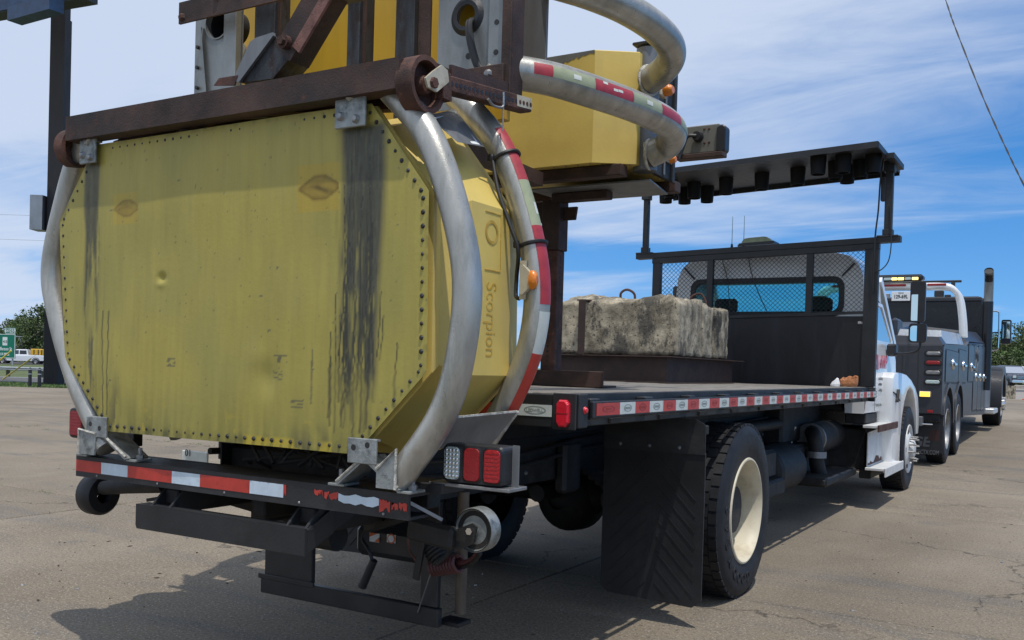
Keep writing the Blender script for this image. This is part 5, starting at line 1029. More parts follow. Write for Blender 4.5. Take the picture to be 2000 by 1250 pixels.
lb_ = MB().prism([(1.100, 1.632), (1.110, 1.628), (1.142, 1.655), (1.142, 1.712), (1.110, 1.742), (1.100, 1.738)], 1, 3.046, 3.066); lb_.box((1.092, 3.058, 1.612), (1.118, 3.064, 1.758))
lbo = lb_.build('lamp_bracket', 'cream', CA)
MB().loft([[(1.143+dx_, 3.055+.020*math.cos(a)*k_, 1.684+.036*math.sin(a)*k_) for a in np.linspace(0, 6.283, 19)[:-1]] for dx_, k_ in ((0, 1), (.010, 1), (.020, .85), (.027, .5))], True).build('amber_lamp', 'amber', lbo)
# gusset plates between the tubes
gp = MB().hexa([(.905, 2.70, 1.05), (.99, 3.06, 1.06), (.98, 3.08, 1.06), (.895, 2.72, 1.05), (1.0, 2.70, 1.165), (1.085, 3.08, 1.185), (1.075, 3.09, 1.185), (.99, 2.72, 1.165)]).build('tube_gusset', 'gray_plate', CA)
MB().bar((.99, 2.72, 1.168), (1.08, 3.085, 1.188), .012, .008).build('gusset_edge', 'weld', gp); MB().tube([(.97, 3.07, 1.055), (1.03, 3.08, 1.12), (1.083, 3.09, 1.188)], .008, 6).build('weld_bead', 'weld', gp)
dp = MB().hexa([(0.894,2.720,2.238), (0.819,3.000,2.338), (0.942,3.020,2.191), (1.009,2.740,2.142)]+[tuple(Vector(v)+Vector((-.004, 0, .006))) for v in ((0.894,2.720,2.238), (0.819,3.000,2.338), (0.942,3.020,2.191), (1.009,2.740,2.142))]).build('data_plate', 'gray_plate', CA)
a_, b_, c_, d_ = [Vector(v)+Vector((.003, -.001, -.003)) for v in ((0.894,2.720,2.238), (0.819,3.000,2.338), (0.942,3.020,2.191), (1.009,2.740,2.142))]
bil = lambda u, v: (a_.lerp(b_, u)).lerp(d_.lerp(c_, u), v)
nrm = (c_-a_).cross(d_-b_).normalized(); nrm = nrm if nrm.y < 0 or nrm.x > 0 else -nrm
if nrm.dot(Vector((2.9, 0, 1.36))-a_) < 0: nrm = -nrm
def lay(u0, u1, v0, v1, mat, nm, h_=.0012): p = [bil(u, v)+nrm*h_ for u, v in ((u0, v0), (u1, v0), (u1, v1), (u0, v1))]; return MB().add(p, [(0, 1, 2, 3)]).build(nm, mat, dp, fix=False)
lay(.04, .44, .05, .93, 'white_paper', 'paper_label'); lay(.56, .86, .08, .94, 'white_paper', 'paper_label')
for k in range(9): lay(.07, .40-(k % 3)*.07, .09+k*.042, .105+k*.042, 'ink', 'print_line', .002)
# rusty channel across the top
ch = MB(); ch.box((-.912, 2.522, 2.286), (.912, 2.534, 2.390)); ch.box((-.912, 2.534, 2.378), (.912, 2.69, 2.390)); ch.box((-.912, 2.534, 2.286), (.912, 2.60, 2.297))
CH = ch.build('channel_beam', 'rust_beam', CA)
MB().box((-.63, 2.55, 2.391), (.05, 2.72, 2.400), .003).build('base_strip', 'rust', CH)
for x in (-.30, -.22): MB().dome((x, 2.58, 2.401), .013, (0, 0, 1), 6, 1).build('bolt', 'dull_steel', CH)
for sx, a in ((1, (.905, 2.60, 2.20, 2.28)), (-1, (-.905, 2.60, 2.20, 2.28))): MB().bar((sx*.05, 2.64, 2.34), (sx*.86, 2.75, 2.30), .05, .05).build('inner_brace', 'rust', CH)
MB().box((-.80, 2.70, 2.30), (.80, 2.78, 2.38), .004).build('inner_beam', 'rust', CH)
MB().tube(catmull([(-.30, 2.60, 2.30), (-.2, 2.62, 2.28), (-.1, 2.63, 2.31), (.2, 2.63, 2.30)], 6), .009, 6).build('loom', 'ink', CH)
# clamp brackets on the sheet
for nm_, x0, x1, z0, z1, y0 in (('upper', .605, .745, 2.185, 2.315, 2.552), ('upper', -.855, -.745, 2.185, 2.30, 2.552)):
    b_ = MB().box((x0, y0, z0), (x1, y0+.012, z1), .003); b_.box((x0+.02, y0+.012, z1-.02), (x1-.02, 2.60, z1-.008)); b_.box((x1-.05, y0+.012, z0+.03), (x1-.04, 2.60, z1-.02))
    bo = b_.build('clamp_bracket', 'galv', CA)
    for u, v in ((.22, .32), (.72, .2)): MB().dome((x0+(x1-x0)*u, y0, z0+(z1-z0)*v), .018, (0, -1, 0), 6, .9).build('bolt', 'dull_steel', bo)
    MB().tube([(x0+.03, y0+.004, z1), ((x0+x1)/2, y0-.006, z1-.03), (x1-.03, y0+.004, z1)], .01, 7).build('weld_bead', 'weld', bo)
for x0, x1 in ((.685, .815), (-.80, -.665)):
    b_ = MB().box((x0, 2.575, 1.0), (x1, 2.587, 1.09), .003); b_.box((x0, 2.587, 1.082), (x1, 2.60, 1.09))
    bo = b_.build('clamp_bracket', 'galv', CA)
    for u, v in ((.22, .62), (.68, .45) if x0 < 0 else (.7, .75)): MB().cyl((x0+(x1-x0)*u, 2.5745, 1.0+.09*v), (x0+(x1-x0)*u, 2.578, 1.0+.09*v), .011, n=12).build('bolt_hole', 'ink', bo)
# inverted-V angle feet on the bumper
for ap, fl_, fr_ in (((-.72, 1.015), (-.845, .915), (-.55, .915)), ((.755, 1.015), (.635, .915), (.90, .915))):
    vb = MB(); th = .013
    vb.prism([fl_, (fl_[0]-.012, fl_[1]+.006), (ap[0], ap[1]+th), (fr_[0]+.012, fr_[1]+.006), fr_, (ap[0], ap[1]-.004)], 1, 2.585, 2.70)
    vo = vb.build('angle_foot', 'galv', CA)
    MB().tube([(fl_[0]-.006, 2.586, fl_[1]+.012), (ap[0], 2.583, ap[1]+th), (fr_[0]+.006, 2.586, fr_[1]+.012)], .006, 6).build('weld_bead', 'weld', vo)
    MB().box((fl_[0]-.06, 2.60, .907), (fl_[0]+.015, 2.69, .917), .002).build('foot_pad', 'galv', vo); MB().box((fr_[0]-.01, 2.60, .907), (fr_[0]+.05, 2.69, .917), .002).build('foot_pad', 'galv', vo)
    for x in (fl_[0]-.03, fr_[0]+.03):
        MB().cyl((x, 2.64, .917), (x, 2.64, .965), .009, n=8).build('stud', 'dull_steel', vo); MB().cyl((x, 2.64, .917), (x, 2.64, .935), .016, n=6, smooth=False).build('nut', 'dull_steel', vo)
for sx, pts in ((1, [(.82, .985), (.905, 1.062), (.905, .922), (.82, .922)]), (-1, [(-.73, 1.015), (-.845, 1.03), (-.845, .922), (-.74, .922)])):
    gs = MB().prism(pts, 1, 2.574, 2.582).build('tube_foot_gusset', 'galv', CA); MB().tube([(pts[0][0], 2.572, pts[0][1]), (pts[1][0], 2.572, pts[1][1]), (pts[2][0], 2.572, pts[2][1])], .006, 6).build('weld_bead', 'weld', gs)
# bumper channel with tape
bm_ = MB(); bm_.box((-.93, 2.62, .812), (.93, 2.632, .904)); bm_.box((-.93, 2.632, .892), (.93, 2.78, .904)); bm_.box((-.93, 2.632, .812), (.93, 2.75, .822))
BM = bm_.build('bumper', 'black_dust', CA)
def tp(x0, x1, mat, z0=.836, z1=.886, jag=0., sd_=0):
    r = random.Random(sd_); n_ = 7; top_ = [(x0+(x1-x0)*i/n_+(r.uniform(-.006, .006) if jag and 0 < i < n_ else 0), z1-abs(r.gauss(0, .004))*jag) for i in range(n_+1)]; bot = [(x0+(x1-x0)*i/n_, z0+abs(r.gauss(0, .007))*jag) for i in range(n_, -1, -1)]
    return MB().prism(top_+bot, 1, 2.6182, 2.6197).build('reflective_strip', mat, BM)
for x0, x1, m_ in ((-.927, -.752, 'tape_red'), (-.75, -.572, 'tape_ice'), (-.57, -.292, 'tape_red'), (-.29, -.122, 'tape_ice'), (-.12, .158, 'tape_red'), (.16, .338, 'tape_ice')): tp(x0, x1, m_)
tp(.339, .352, 'tape_red', .842, .886, 1, 3); tp(.495, .535, 'tape_red', .856, .884, 1.5, 4); tp(.545, .61, 'tape_red', .850, .884, 1.5, 5); tp(.612, .80, 'tape_ice', .840, .882, 1.3, 6); tp(.802, .85, 'tape_red', .828, .878, 1.6, 7); tp(.857, .885, 'tape_red', .84, .872, 1.5, 8); tp(.889, .924, 'tape_red', .842, .874, 1.2, 9)
for k in range(5): MB().dome((-.78+.4*k, 2.619, .825), .006, (0, -1, 0), 6).build('rivet', 'dull_steel', BM)
for x in (-.36, .02, .42): MB().box((x-.03, 2.80, .70), (x+.04, 3.3, .812), .006).build('mount_arm', 'chassis', CA)
MB().box((-.90, 2.78, .83), (.90, 2.86, .90), .006).build('rear_beam', 'chassis', CA)
MB().bar((.90, 2.66, .87), (.96, 2.78, .80), .012, .012).build('bumper_end_strap', 'dull_steel', BM)
for k in range(12): MB().tube(catmull([(rnd.uniform(-.15, .5), 2.84, .93), (rnd.uniform(-.1, .5), 2.88, .98+rnd.random()*.05), (rnd.uniform(-.05, .6), 2.94, .95)], 5), .009, 6).build('wiring', 'ink', CA)
# tail lamp clusters
def lampbox(x0, x1, z0, z1, y, nm, full):
    c_ = ((x0+x1)/2, (z0+z1)/2); lp_ = rrect(c_[0], c_[1], (x1-x0)/2, (z1-z0)/2, .022)
    tbx = MB().loft([[(x, y, z) for x, z in lp_], [(x, y-.012, z) for x, z in rrect(c_[0], c_[1], (x1-x0)/2-.004, (z1-z0)/2-.004, .02)], [(x, y+.085, z) for x, z in lp_]] if False else [[(x, y, z) for x, z in rrect(c_[0], c_[1], (x1-x0)/2-.004, (z1-z0)/2-.004, .02)], [(x, y+.008, z) for x, z in lp_], [(x, y+.085, z) for x, z in lp_]]).build('lamp_housing', 'plastic', CA)
    n_ = 3 if full else 1; wd_ = (x1-x0)/n_
    for k in range(n_):
        cx2 = x0+wd_*(k+.5); mt_ = ('clear_lens', 'dull_red', 'red_lens')[k] if full else 'red_lens'; hx, hz = wd_*.40, (z1-z0)*.42
        bz = MB(); bz.ring([(x, y-.001, z) for x, z in rrect(cx2, c_[1], hx+.006, hz+.006, .02)], [(x, y-.004, z) for x, z in rrect(cx2, c_[1], hx, hz, .018)]); bz.build('bezel', 'flap', tbx, fix=False)
        ln = MB().loft([[(x, y-.001, z) for x, z in rrect(cx2, c_[1], hx, hz, .018)], [(x, y-.007, z) for x, z in rrect(cx2, c_[1], hx*.93, hz*.95, .016)]]).build('lens', mt_, tbx)
        if mt_ == 'clear_lens':
            q = MB()
            for i in range(4):
                for j in range(7): q.dome((cx2+(i-1.5)*hx*.45, y-.0072, c_[1]+(j-3)*hz*.255), hx*.2, (0, -1, 0), 8, .7)
            o = q.build('led_dots', 'chrome', ln); o['kind'] = 'stuff'
        if mt_ == 'red_lens':
            q = MB()
            for j in range(8): q.box((cx2-hx*.85, y-.0085, c_[1]+(j-3.9)*hz*.235), (cx2+hx*.85, y-.0068, c_[1]+(j-3.9)*hz*.235+hz*.15), .001)
            o = q.build('lens_ridges', 'red_lens', ln); o['kind'] = 'stuff'
    return tbx
RL = lampbox(.985, 1.235, .943, 1.082, 2.74, 'r', True); LLb = lampbox(-1.255, -1.135, .955, 1.10, 2.80, 'l', False)
MB().box((.93, 2.735, .928), (1.265, 2.86, .940), .002).build('lamp_bracket', 'dull_steel', CA); MB().box((1.236, 2.80, .94), (1.262, 2.806, 1.085)).build('bracket_tab', 'gray_plate', CA)
MB().box((.80, 2.72, .90), (1.0, 2.86, .935), .003).build('lamp_arm', 'black_dust', CA); MB().box((-1.15, 2.82, .94), (-.80, 2.87, 1.0), .003).build('lamp_arm', 'black_dust', CA)
# travel wheels folded up under the bumper
def caster(sx, c, r, w, mat, rim_):
    hub = MB().lathe([(-w/2, r*.93), (-w/2, r), (w/2, r), (w/2, r*.93), (w*.35, r*.9), (w*.30, r*.3), (w*.42, r*.25), (w*.42, .001)], c, 0, 36, sx).build('travel_wheel', mat, CA)
    MB().lathe([(-w/2-.001, r*.2), (-w/2-.001, r*.93), (-w*.45, r*.92), (-w*.4, r*.3)], c, 0, 36, sx).build('wheel_back', rim_, hub)
    MB().cyl((c[0]+sx*w*.3, c[1], c[2]), (c[0]+sx*(w*.3+.028), c[1], c[2]), .017, n=6, smooth=False).build('axle_nut', 'chrome', hub); return hub
ax_c = Vector((0.998,2.930,0.745)); cw_ = MB().lathe([(.0, .001), (.0, .018), (.008, .02), (.012, .072), (.0, .077), (.0, .082), (.006, .084), (.062, .084), (.068, .078), (.068, .001)], ax_c, 1, 40).build('travel_wheel', 'galv', CA)
q = MB(); q.lathe([(.0115, .021), (.010, .074), (-.0015, .0775), (-.0015, .081)], ax_c, 1, 40); q.build('wheel_disc', 'chassis', cw_)
MB().cyl(ax_c+Vector((0, -.03, 0)), ax_c+Vector((0, 0, 0)), .014, n=6, smooth=False).build('axle_bolt', 'chrome', cw_); MB().cyl(ax_c+Vector((0, -.014, 0)), ax_c+Vector((0, 0, 0)), .024, n=14).build('axle_washer', 'dull_steel', cw_)
MB().prism([(v[0], v[2]) for v in ((0.921,2.915,0.738), (1.003,2.915,0.774), (1.026,2.915,0.762), (1.012,2.915,0.699), (0.929,2.915,0.658))], 1, 2.912, 2.920).build('wheel_fork', 'chassis', CA)
MB().bar((0.727,2.900,0.730), (0.937,2.900,0.710), .05, .085, (0, 0, 1), .012).build('wheel_arm', 'chassis', CA)
MB().tube(catmull([(-.62, 2.85, .775), (-.9, 2.85, .745), (-1.05, 2.85, .725)], 6), .034, 12).build('wheel_arm', 'chassis', CA)
MB().lathe([(-.05, .04), (-.05, .085), (-.03, .10), (.03, .10), (.05, .085), (.05, .04)], (-1.12, 2.87, .688), 0, 30).build('travel_wheel', 'flap', CA)
MB().bar((-1.08, 2.86, .74), (-1.13, 2.80, .66), .06, .02, (0, 1, 0), .004).build('wheel_fork', 'chassis', CA)
MB().bar((-.72, 2.84, .70), (-.60, 2.86, .725), .016, .016).build('latch_pin', 'chassis', CA)
# rusty roller and perforated tube at the right end of the channel, roller at the left end
def roller(sx, c, r=.098, w=.068):
    o_ = MB().lathe([(-w/2, r*.80), (-w/2, r), (w/2, r), (w/2, r*.82), (-w*.1, r*.78), (-w*.1, r*.34), (w*.45, r*.30), (w*.45, .001)], c, 0, 36, sx).build('roller', 'rust', CA); return o_
rc = Vector((0.950,2.615,2.315)); ro_ = roller(1, (.935, rc.y, rc.z))
roller(-1, (-.955, 2.60, 2.272), .085, .06)
yk = MB().prism([(v[1], v[2]) for v in ((0.985,2.576,2.324), (0.985,2.619,2.359), (0.985,2.668,2.394), (0.985,2.703,2.386), (0.985,2.714,2.348), (0.985,2.643,2.294), (0.985,2.592,2.297))], 0, .978, .986).build('yoke_plate', 'cream', CA)
c_ = Vector((0.985,2.618,2.318)); MB().cyl((.986, c_.y, c_.z), (.998, c_.y, c_.z), .019, n=6, smooth=False).build('yoke_bolt', 'rust', yk)
MB().prism([(rc.y+.06, rc.z+.075), (rc.y+.11, rc.z+.065), (rc.y+.12, rc.z-.03), (rc.y+.07, rc.z-.03)], 0, .93, .985).build('yoke_collar', 'rust', yk)
pa_, pb_ = Vector((0.970,2.720,2.346)), Vector((0.970,3.299,2.415)); pa_.x = pb_.x = .955
PT = MB().bar(pa_, pb_, .056, .056, (0, 0, 1), .004).build('perforated_tube', 'rust', CA)
dv = (pb_-pa_); nh = 21; q = MB()
for k in range(nh):
    p = pa_+dv*((k+.6)/nh); q.cyl(p+Vector((.0275, 0, 0)), p+Vector((.0288, 0, 0)), .0085, n=10)
o = q.build('holes', 'ink', PT); o['kind'] = 'stuff'
MB().bar(pa_.lerp(pb_, .80)+Vector((.0286, 0, .004)), pb_+Vector((.0286, 0, .004)), .0012, .044, (0, 0, 1)).build('paint_patch', 'cream', PT)
q = MB()
for k in range(17, nh): p = pa_+dv*((k+.6)/nh); q.cyl(p+Vector((.029, 0, 0)), p+Vector((.0305, 0, 0)), .0085, n=10)
o = q.build('holes', 'rust', PT); o['kind'] = 'stuff'
hp_ = pa_.lerp(pb_, .56); MB().tube(catmull([hp_+Vector((.05, 0, .012)), hp_+Vector((.052, 0, -.02)), hp_+Vector((.05, -.005, -.045)), hp_+Vector((.04, -.05, -.05)), hp_+Vector((.04, -.09, -.035))], 6), .005, 7).build('hitch_pin', 'dull_steel', PT)
MB().tube([hp_+Vector((.04, .02, -.03)), hp_+Vector((.04, .02, -.13))], .003, 5).build('pin_cord', 'dull_steel', PT)
# ------------------------------------------------------------------ hinge frame above the channel
HY = 3.20
rs_ = MB(); rs_.box((.86, 2.70, 2.41), (.935, 3.26, 2.42)); rs_.bar((0.940,2.787,2.392), (0.940,3.175,2.436), .012, .085)
HF = rs_.build('side_rail', 'rust_beam', CA)
MB().box((.72, 3.165, 2.44), (.925, 3.18, 2.555), .003).build('hinge_plate', 'rust_beam', HF); MB().dome((.855, 3.165, 2.52), .02, (0, -1, 0), 8, .8).build('bolt', 'dull_steel', HF)
FX = lambda a, b: (min(a, b), max(a, b))
for x0, x1, y0, mt_, nm_ in ((-.49, -.36, HY, 'steel_dark', 'post'), (.085, .155, HY, 'steel_dark', 'post'), (.355, .455, HY, 'steel_dark', 'post'), (.905, .948, HY-.02, 'rust_beam', 'corner_angle')):
    p_ = MB().box((x0, y0, 2.40 if nm_ == 'post' else 2.44), (x1, y0+.012, 3.55), .002); p_.box((x1-.012, y0+.012, 2.40), (x1, y0+.10, 3.55)); po_ = p_.build(nm_, mt_, HF)
for x0, x1 in ((-.36, -.345), (.155, .17), (.462, .525)): MB().box((x0, HY+.02, 2.40), (x1, HY+.03, 3.55)).build('post_flange', 'rust_beam', HF)
# aluminium end plates with a cable hole
for x0, x1, hx, hz, hr in ((-.935, -.60, -.775, 3.012, .082), (.56, .905, .705, 2.795, .062)):
    q = MB(); n_ = 32; z0, z1 = 2.42 if x0 > 0 else 2.40, 3.55
    ci = [(hx+hr*math.cos(2*math.pi*i/n_+math.pi/4), HY+.03, hz+hr*math.sin(2*math.pi*i/n_+math.pi/4)) for i in range(n_)]
    sq = []
    for i in range(n_):
        c_, s_ = math.cos(2*math.pi*i/n_+math.pi/4), math.sin(2*math.pi*i/n_+math.pi/4); m_ = max(abs(c_), abs(s_)); sq.append((hx+c_/m_*.085, HY+.03, hz+s_/m_*.085))
    q.ring(sq, ci); q.box((x0, HY+.03, z0), (x1, HY+.034, hz-.085)); q.box((x0, HY+.03, hz+.085), (x1, HY+.034, z1)); q.box((x0, HY+.03, hz-.085), (hx-.085, HY+.034, hz+.085)); q.box((hx+.085, HY+.03, hz-.085), (x1, HY+.034, hz+.085))
    q.ring(ci, [(x, y+.03, z) for x, y, z in ci])
    EP = q.build('end_plate', 'alu', HF)
    MB().lathe([(-.006, hr*.98), (-.006, hr*1.06), (.004, hr*1.06)], (hx, HY+.03, hz), 1, 32).build('hole_rim', 'alu' if x0 < 0 else 'flap', EP)
    bx_ = MB(); 
    if x0 > 0:
        MB().lathe([(-.012, hr*.72), (-.014, hr*1.0), (.0, hr*1.3), (.002, hr*1.3)], (hx, HY+.03, hz), 1, 32).build('rubber_grommet', 'flap', EP)
        MB().box((x0+.02, HY+.10, 2.5), (x1-.03, HY+.11, 3.4)).build('yellow_back', 'yellow_deep', HF)
        MB().box((x1-.085, HY+.012, 2.44), (x1-.002, HY+.028, 3.55), .003).build('plate_flange', 'alu', EP)
        for z in (2.62, 2.74): MB().cyl((x1-.045, HY+.010, z), (x1-.045, HY+.0125, z), .011, n=12).build('bolt_hole', 'ink', EP)
        MB().cyl((.715, HY+.028, 2.63), (.715, HY+.0305, 2.63), .013, n=12).build('bolt_hole', 'ink', EP)
        for k, (r_, dx_) in enumerate(((.012, 0), (.008, -.015))): MB().tube(catmull([(hx+.03+dx_, HY+.06, hz-.01), (hx+.035+dx_, HY+.0, hz-.04), (hx+.05+dx_, HY-.01, hz-.12), (hx+.085+dx_, HY-.01, hz-.22), (hx+.12+dx_, HY+.0, hz-.265), (hx+.125, HY+.02, hz-.32)], 7), r_, 9).build('cable', 'ink', HF)
        MB().loft([[(.80+u, HY+.0, 2.49+v) for u, v in ((0, 0), (.06, 0), (.06, .05), (.035, .085), (.0, .06))], [(.80+u, HY+.028, 2.49+v) for u, v in ((0, 0), (.06, 0), (.06, .05), (.035, .085), (.0, .06))]]).build('torn_patch', 'cream', HF)
    else:
        MB().lathe([(.034, hr*1.02), (.16, hr*1.02), (.16, .001)], (hx, HY, hz), 1, 28).build('hole_shade_tube', 'dark_interior', HF)  # added dark sleeve: shade inside the hole put into its colour
        MB().add([(x0+.01, HY+.028, 2.46), (x0+.05, HY+.028, 3.0), (x0+.06, HY+.012, 3.0), (x0+.14, HY+.012, 2.46)], [(0, 3, 2, 1)]).build('plate_rib', 'alu', EP, fix=False)
        for z in (2.70, 2.80, 2.90): MB().cyl((x0+.04, HY+.006, z), (x0+.04, HY+.0295, z), .009, n=10).build('bolt_hole', 'ink', EP)
        MB().box((-.69, HY-.01, 2.42), (-.605, HY+.028, 3.55), .003).build('plate_flange', 'alu', EP)
        MB().tube(catmull([(-.80, HY+.0, 2.50), (-.74, HY-.01, 2.56), (-.69, HY-.02, 2.60)], 5), .009, 7).build('cable', 'ink', HF); MB().tube(catmull([(-.72, HY+.0, 2.48), (-.70, HY-.02, 2.54), (-.68, HY-.02, 2.57)], 5), .008, 7).build('cable', 'ink', HF)
MB().hexa([(-.885, 3.085, 2.972), (.9, 3.085, 2.972), (.9, 3.097, 2.972), (-.885, 3.097, 2.972), (-.885, 3.085, 3.075), (.9, 3.085, 3.075), (.9, 3.097, 3.075), (-.885, 3.097, 3.075)]).build('top_beam', 'rust_beam', HF)
for x in (-.86, -.62): MB().dome((x, 3.085, 3.0 if x < -.8 else 3.06), .022, (0, -1, 0), 6, .8).build('bolt', 'rust', HF)
# folding strut in front of the frame
MB().bar((-.01, 2.70, 2.40), (.245, 2.70, 2.575), .10, .105, (0, -1, 0), .006) if False else None
def pp_(px): return [(v[0], v[2]) for v in px]
lo_ = MB().prism(pp_([(0.055,2.620,2.441), (0.232,2.620,2.596), (0.315,2.620,2.502), (0.226,2.620,2.435)]), 1, 2.622, 2.73).build('strut_lower', 'steel_dark', CA)  # dark steel stands in for shade on the strut's underside
MB().prism(pp_([(0.032,2.620,2.446), (0.042,2.620,2.479), (0.112,2.620,2.586), (0.142,2.620,2.598), (0.234,2.620,2.605), (0.237,2.620,2.593), (0.058,2.620,2.439)]), 1, 2.608, 2.6215).build('strut_lit_face', 'gray_plate', lo_)  # light on the strut's rear side put into a paler face
MB().prism(pp_([(-0.081,2.600,2.443), (-0.053,2.600,2.468), (0.053,2.600,2.466), (0.035,2.600,2.428)]), 1, 2.606, 2.612).build('strut_foot', 'rust', lo_)
sa, sb = Vector((0.300,2.600,2.510)), Vector((0.513,2.600,2.760))
us = MB(); us.bar(sa, sb, .012, .105, (0, 0, 1)) ; usd = (sb-sa).normalized(); usn = Vector((usd.z, 0, -usd.x))
us.bar(sa+usn*.042+Vector((0, .05, 0)), sb+usn*.042+Vector((0, .05, 0)), .10, .010, usn)
US = us.build('strut_upper', 'rust_beam', CA)
MB().bar(sa+usn*.052+Vector((0, -.005, 0))+usd*.05, sb+usn*.052+Vector((0, -.005, 0)), .012, .045, usn).build('strut_flange', 'pink_rust', US)
pv = sa+usd*.045; MB().cyl(pv+Vector((0, -.012, 0)), pv+Vector((0, -.035, 0)), .026, n=14).build('pivot_bolt', 'rust', US); MB().cyl(pv+Vector((0, -.034, 0)), pv+Vector((0, -.05, 0)), .017, n=6, smooth=False).build('pivot_nut', 'rust', US)
MB().box((.50, 2.59, 2.70), (.62, 2.72, 2.735), .004).build('strut_stop', 'black', US)
# yellow cushion section and grey slab behind the frame
MB().box((-.985, 3.55, 2.45), (.70, 3.60, 3.75), .004).build('upper_sheet', 'yellow_deep', CA)
MB().box((.70, 3.53, 2.668), (.912, 3.545, 3.75), .002).build('side_slab', 'gray_plate', CA)
for x in (-.72, -.2, .25): MB().box((x, 3.535, 2.45), (x+.012, 3.55, 3.75), .002).build('sheet_fold', 'yellow_deep', CA)
# ------------------------------------------------------------------ forward cushion over the deck
UY, UZ0, UZ1 = 4.30, 2.405, 2.974
uo = [(-.77, UY), (.765, UY), (.955, 4.43), (.955, 4.92), (.75, 5.1), (-.75, 5.1), (-.95, 4.92), (-.95, 4.43)]
UB = MB(); UB.loft([[(x, y, UZ0) for x, y in uo], [(x, y, UZ1-.004) for x, y in uo], [(x*.995, UY+(y-UY)*.995+.002, UZ1) for x, y in uo]]); UBo = UB.build('forward_cushion', 'yellow', CA)
UBt = MB(); 
pr = random.Random(3); npz = 40
ed = [(.25+.512*i/npz, UY-.0015) for i in range(npz+1)]
UBt.add([(x, y, UZ1-.001) for x, y in ed]+[(x, y, UZ1-.012-.030*max(0, 1-abs((x-.56)/.2))*pr.uniform(.4, 1.1)-.01*pr.random()) for x, y in ed], [(i, i+1, i+npz+2, i+npz+1) for i in range(npz)]); UBt.build('bare_metal_edge', 'gray_plate', UBo, fix=False)
q = MB()
for i in range(22): q.dome((-.73+1.47*i/21, UY+.03, UZ0-.0005), .006, (0, 0, -1), 6)
for i in range(3): q.dome((.80+.06*i, UY+.05+.036*i, UZ0-.0005), .006, (0, 0, -1), 6)
for i in range(7): q.dome((.928, 4.48+.06*i, UZ0-.0005), .006, (0, 0, -1), 6)
o = q.build('rivets', 'dull_steel', UBo); o['kind'] = 'stuff'
# its tubes
TU = .069; zl, zu = 2.56, 2.985
UL = [(0.890,3.291,2.560), (1.000,3.417,2.551), (1.090,3.594,2.539), (1.155,3.864,2.541), (1.190,4.107,2.541), (1.185,4.289,2.537), (1.160,4.389,2.517), (1.090,4.480,2.496), (1.000,4.479,2.460)]
UH = [(0.958,3.490,2.985), (1.040,3.664,2.985), (1.130,3.816,2.962), (1.190,4.007,2.936), (1.205,4.173,2.911), (1.185,4.279,2.885), (1.140,4.349,2.861), (1.070,4.418,2.847), (1.000,4.449,2.829)]
u1, up1 = arc_tube(UL, r=TU); u2, up2 = arc_tube(UH, r=TU)
arc_tube([(-x, y, z) for x, y, z in UL], r=TU); arc_tube([(-x, y, z) for x, y, z in UH], r=TU)
def fy(path, y): return min(range(len(path)), key=lambda i: abs(path[i].y-y))/(len(path)-1)
def px_y(v): return fy(up1, v)
YT = [3.343, 3.401, 3.561, 3.797, 4.023, 4.241]
YT += [YT[-1]+.14, YT[-1]+.32]
for k in range(7): tape(u1, up1, px_y(YT[k])+.001, px_y(YT[k+1]), -.22, .50, 'tape_maroon' if k % 2 == 0 else 'tape_olive', TU, flip=True)
for y in ((YT[1]+YT[2])/2, (YT[3]+YT[4])/2): tape(u1, up1, fy(up1, y)-.008, fy(up1, y)+.014, 0, .28, 'pale_mark', TU+.0008, flip=True, nm='maker_square')
for t_, a0_ in ((.30, .30), (.52, .05), (.60, .08)): i_ = YT[2]+(YT[3]-YT[2])*t_; tape(u1, up1, fy(up1, i_)-.004, fy(up1, i_)+.009, a0_, a0_+.16, 'pale_mark', TU+.0008, flip=True, nm='scrape')
# strut plate where the tubes end
yc_, y1_ = 4.519, 4.845
SP = MB().box((.957, yc_+.05, 2.39), (.985, y1_, 3.02), .004).build('strut_plate', 'steel_dark', CA)
MB().cyl((.962, yc_, 2.385), (.962, yc_, 3.01), .062, n=24).build('strut_column', 'gray_plate', SP)
MB().box((.985, y1_-.03, 2.38), (1.0, y1_, 3.05), .003).build('strut_edge', 'steel_dark', SP); MB().box((.985, (yc_+y1_)/2+.02, 2.40), (.995, (yc_+y1_)/2+.035, 3.0), .003).build('strut_rib', 'gray_plate', SP)
MB().box((.90, yc_-.07, 3.02), (1.01, y1_+.01, 3.035), .003).build('strut_cap', 'steel_dark', SP)
for pth in (up1, up2):
    e_ = pth[-1]; d_ = (pth[-1]-pth[-3]).normalized(); a_ = d_.cross(Vector((0, 0, 1))).normalized(); MB().tube([e_+(a_*math.cos(t)+Vector((0, 0, 1))*math.sin(t))*(TU+.003) for t in np.linspace(0, 6.283, 25)[:-1]], .009, 6, closed=True).build('weld_bead', 'weld', SP)
c_ = Vector((1.020,4.595,2.811)); al = MB().box((1.0, c_.y-.05, c_.z-.035), (1.03, c_.y+.03, c_.z+.035), .006).build('lamp_bracket', 'cream', CA); MB().loft([[(1.03+dx_, c_.y-.005+.038*math.cos(a)*k_, c_.z+.03*math.sin(a)*k_) for a in np.linspace(0, 6.283, 17)[:-1]] for dx_, k_ in ((0, 1), (.03, .95), (.045, .6))], True).build('amber_lamp', 'amber', al)
c_ = Vector((1.000,4.774,2.494)); al2 = MB().box((.985, c_.y-.04, c_.z-.02), (1.0, c_.y+.03, c_.z+.02), .004).build('lamp_bracket', 'dull_steel', CA); MB().cyl((1.0, c_.y, c_.z), (1.03, c_.y, c_.z), .022, .016, 12).build('amber_lamp', 'amber', al2)
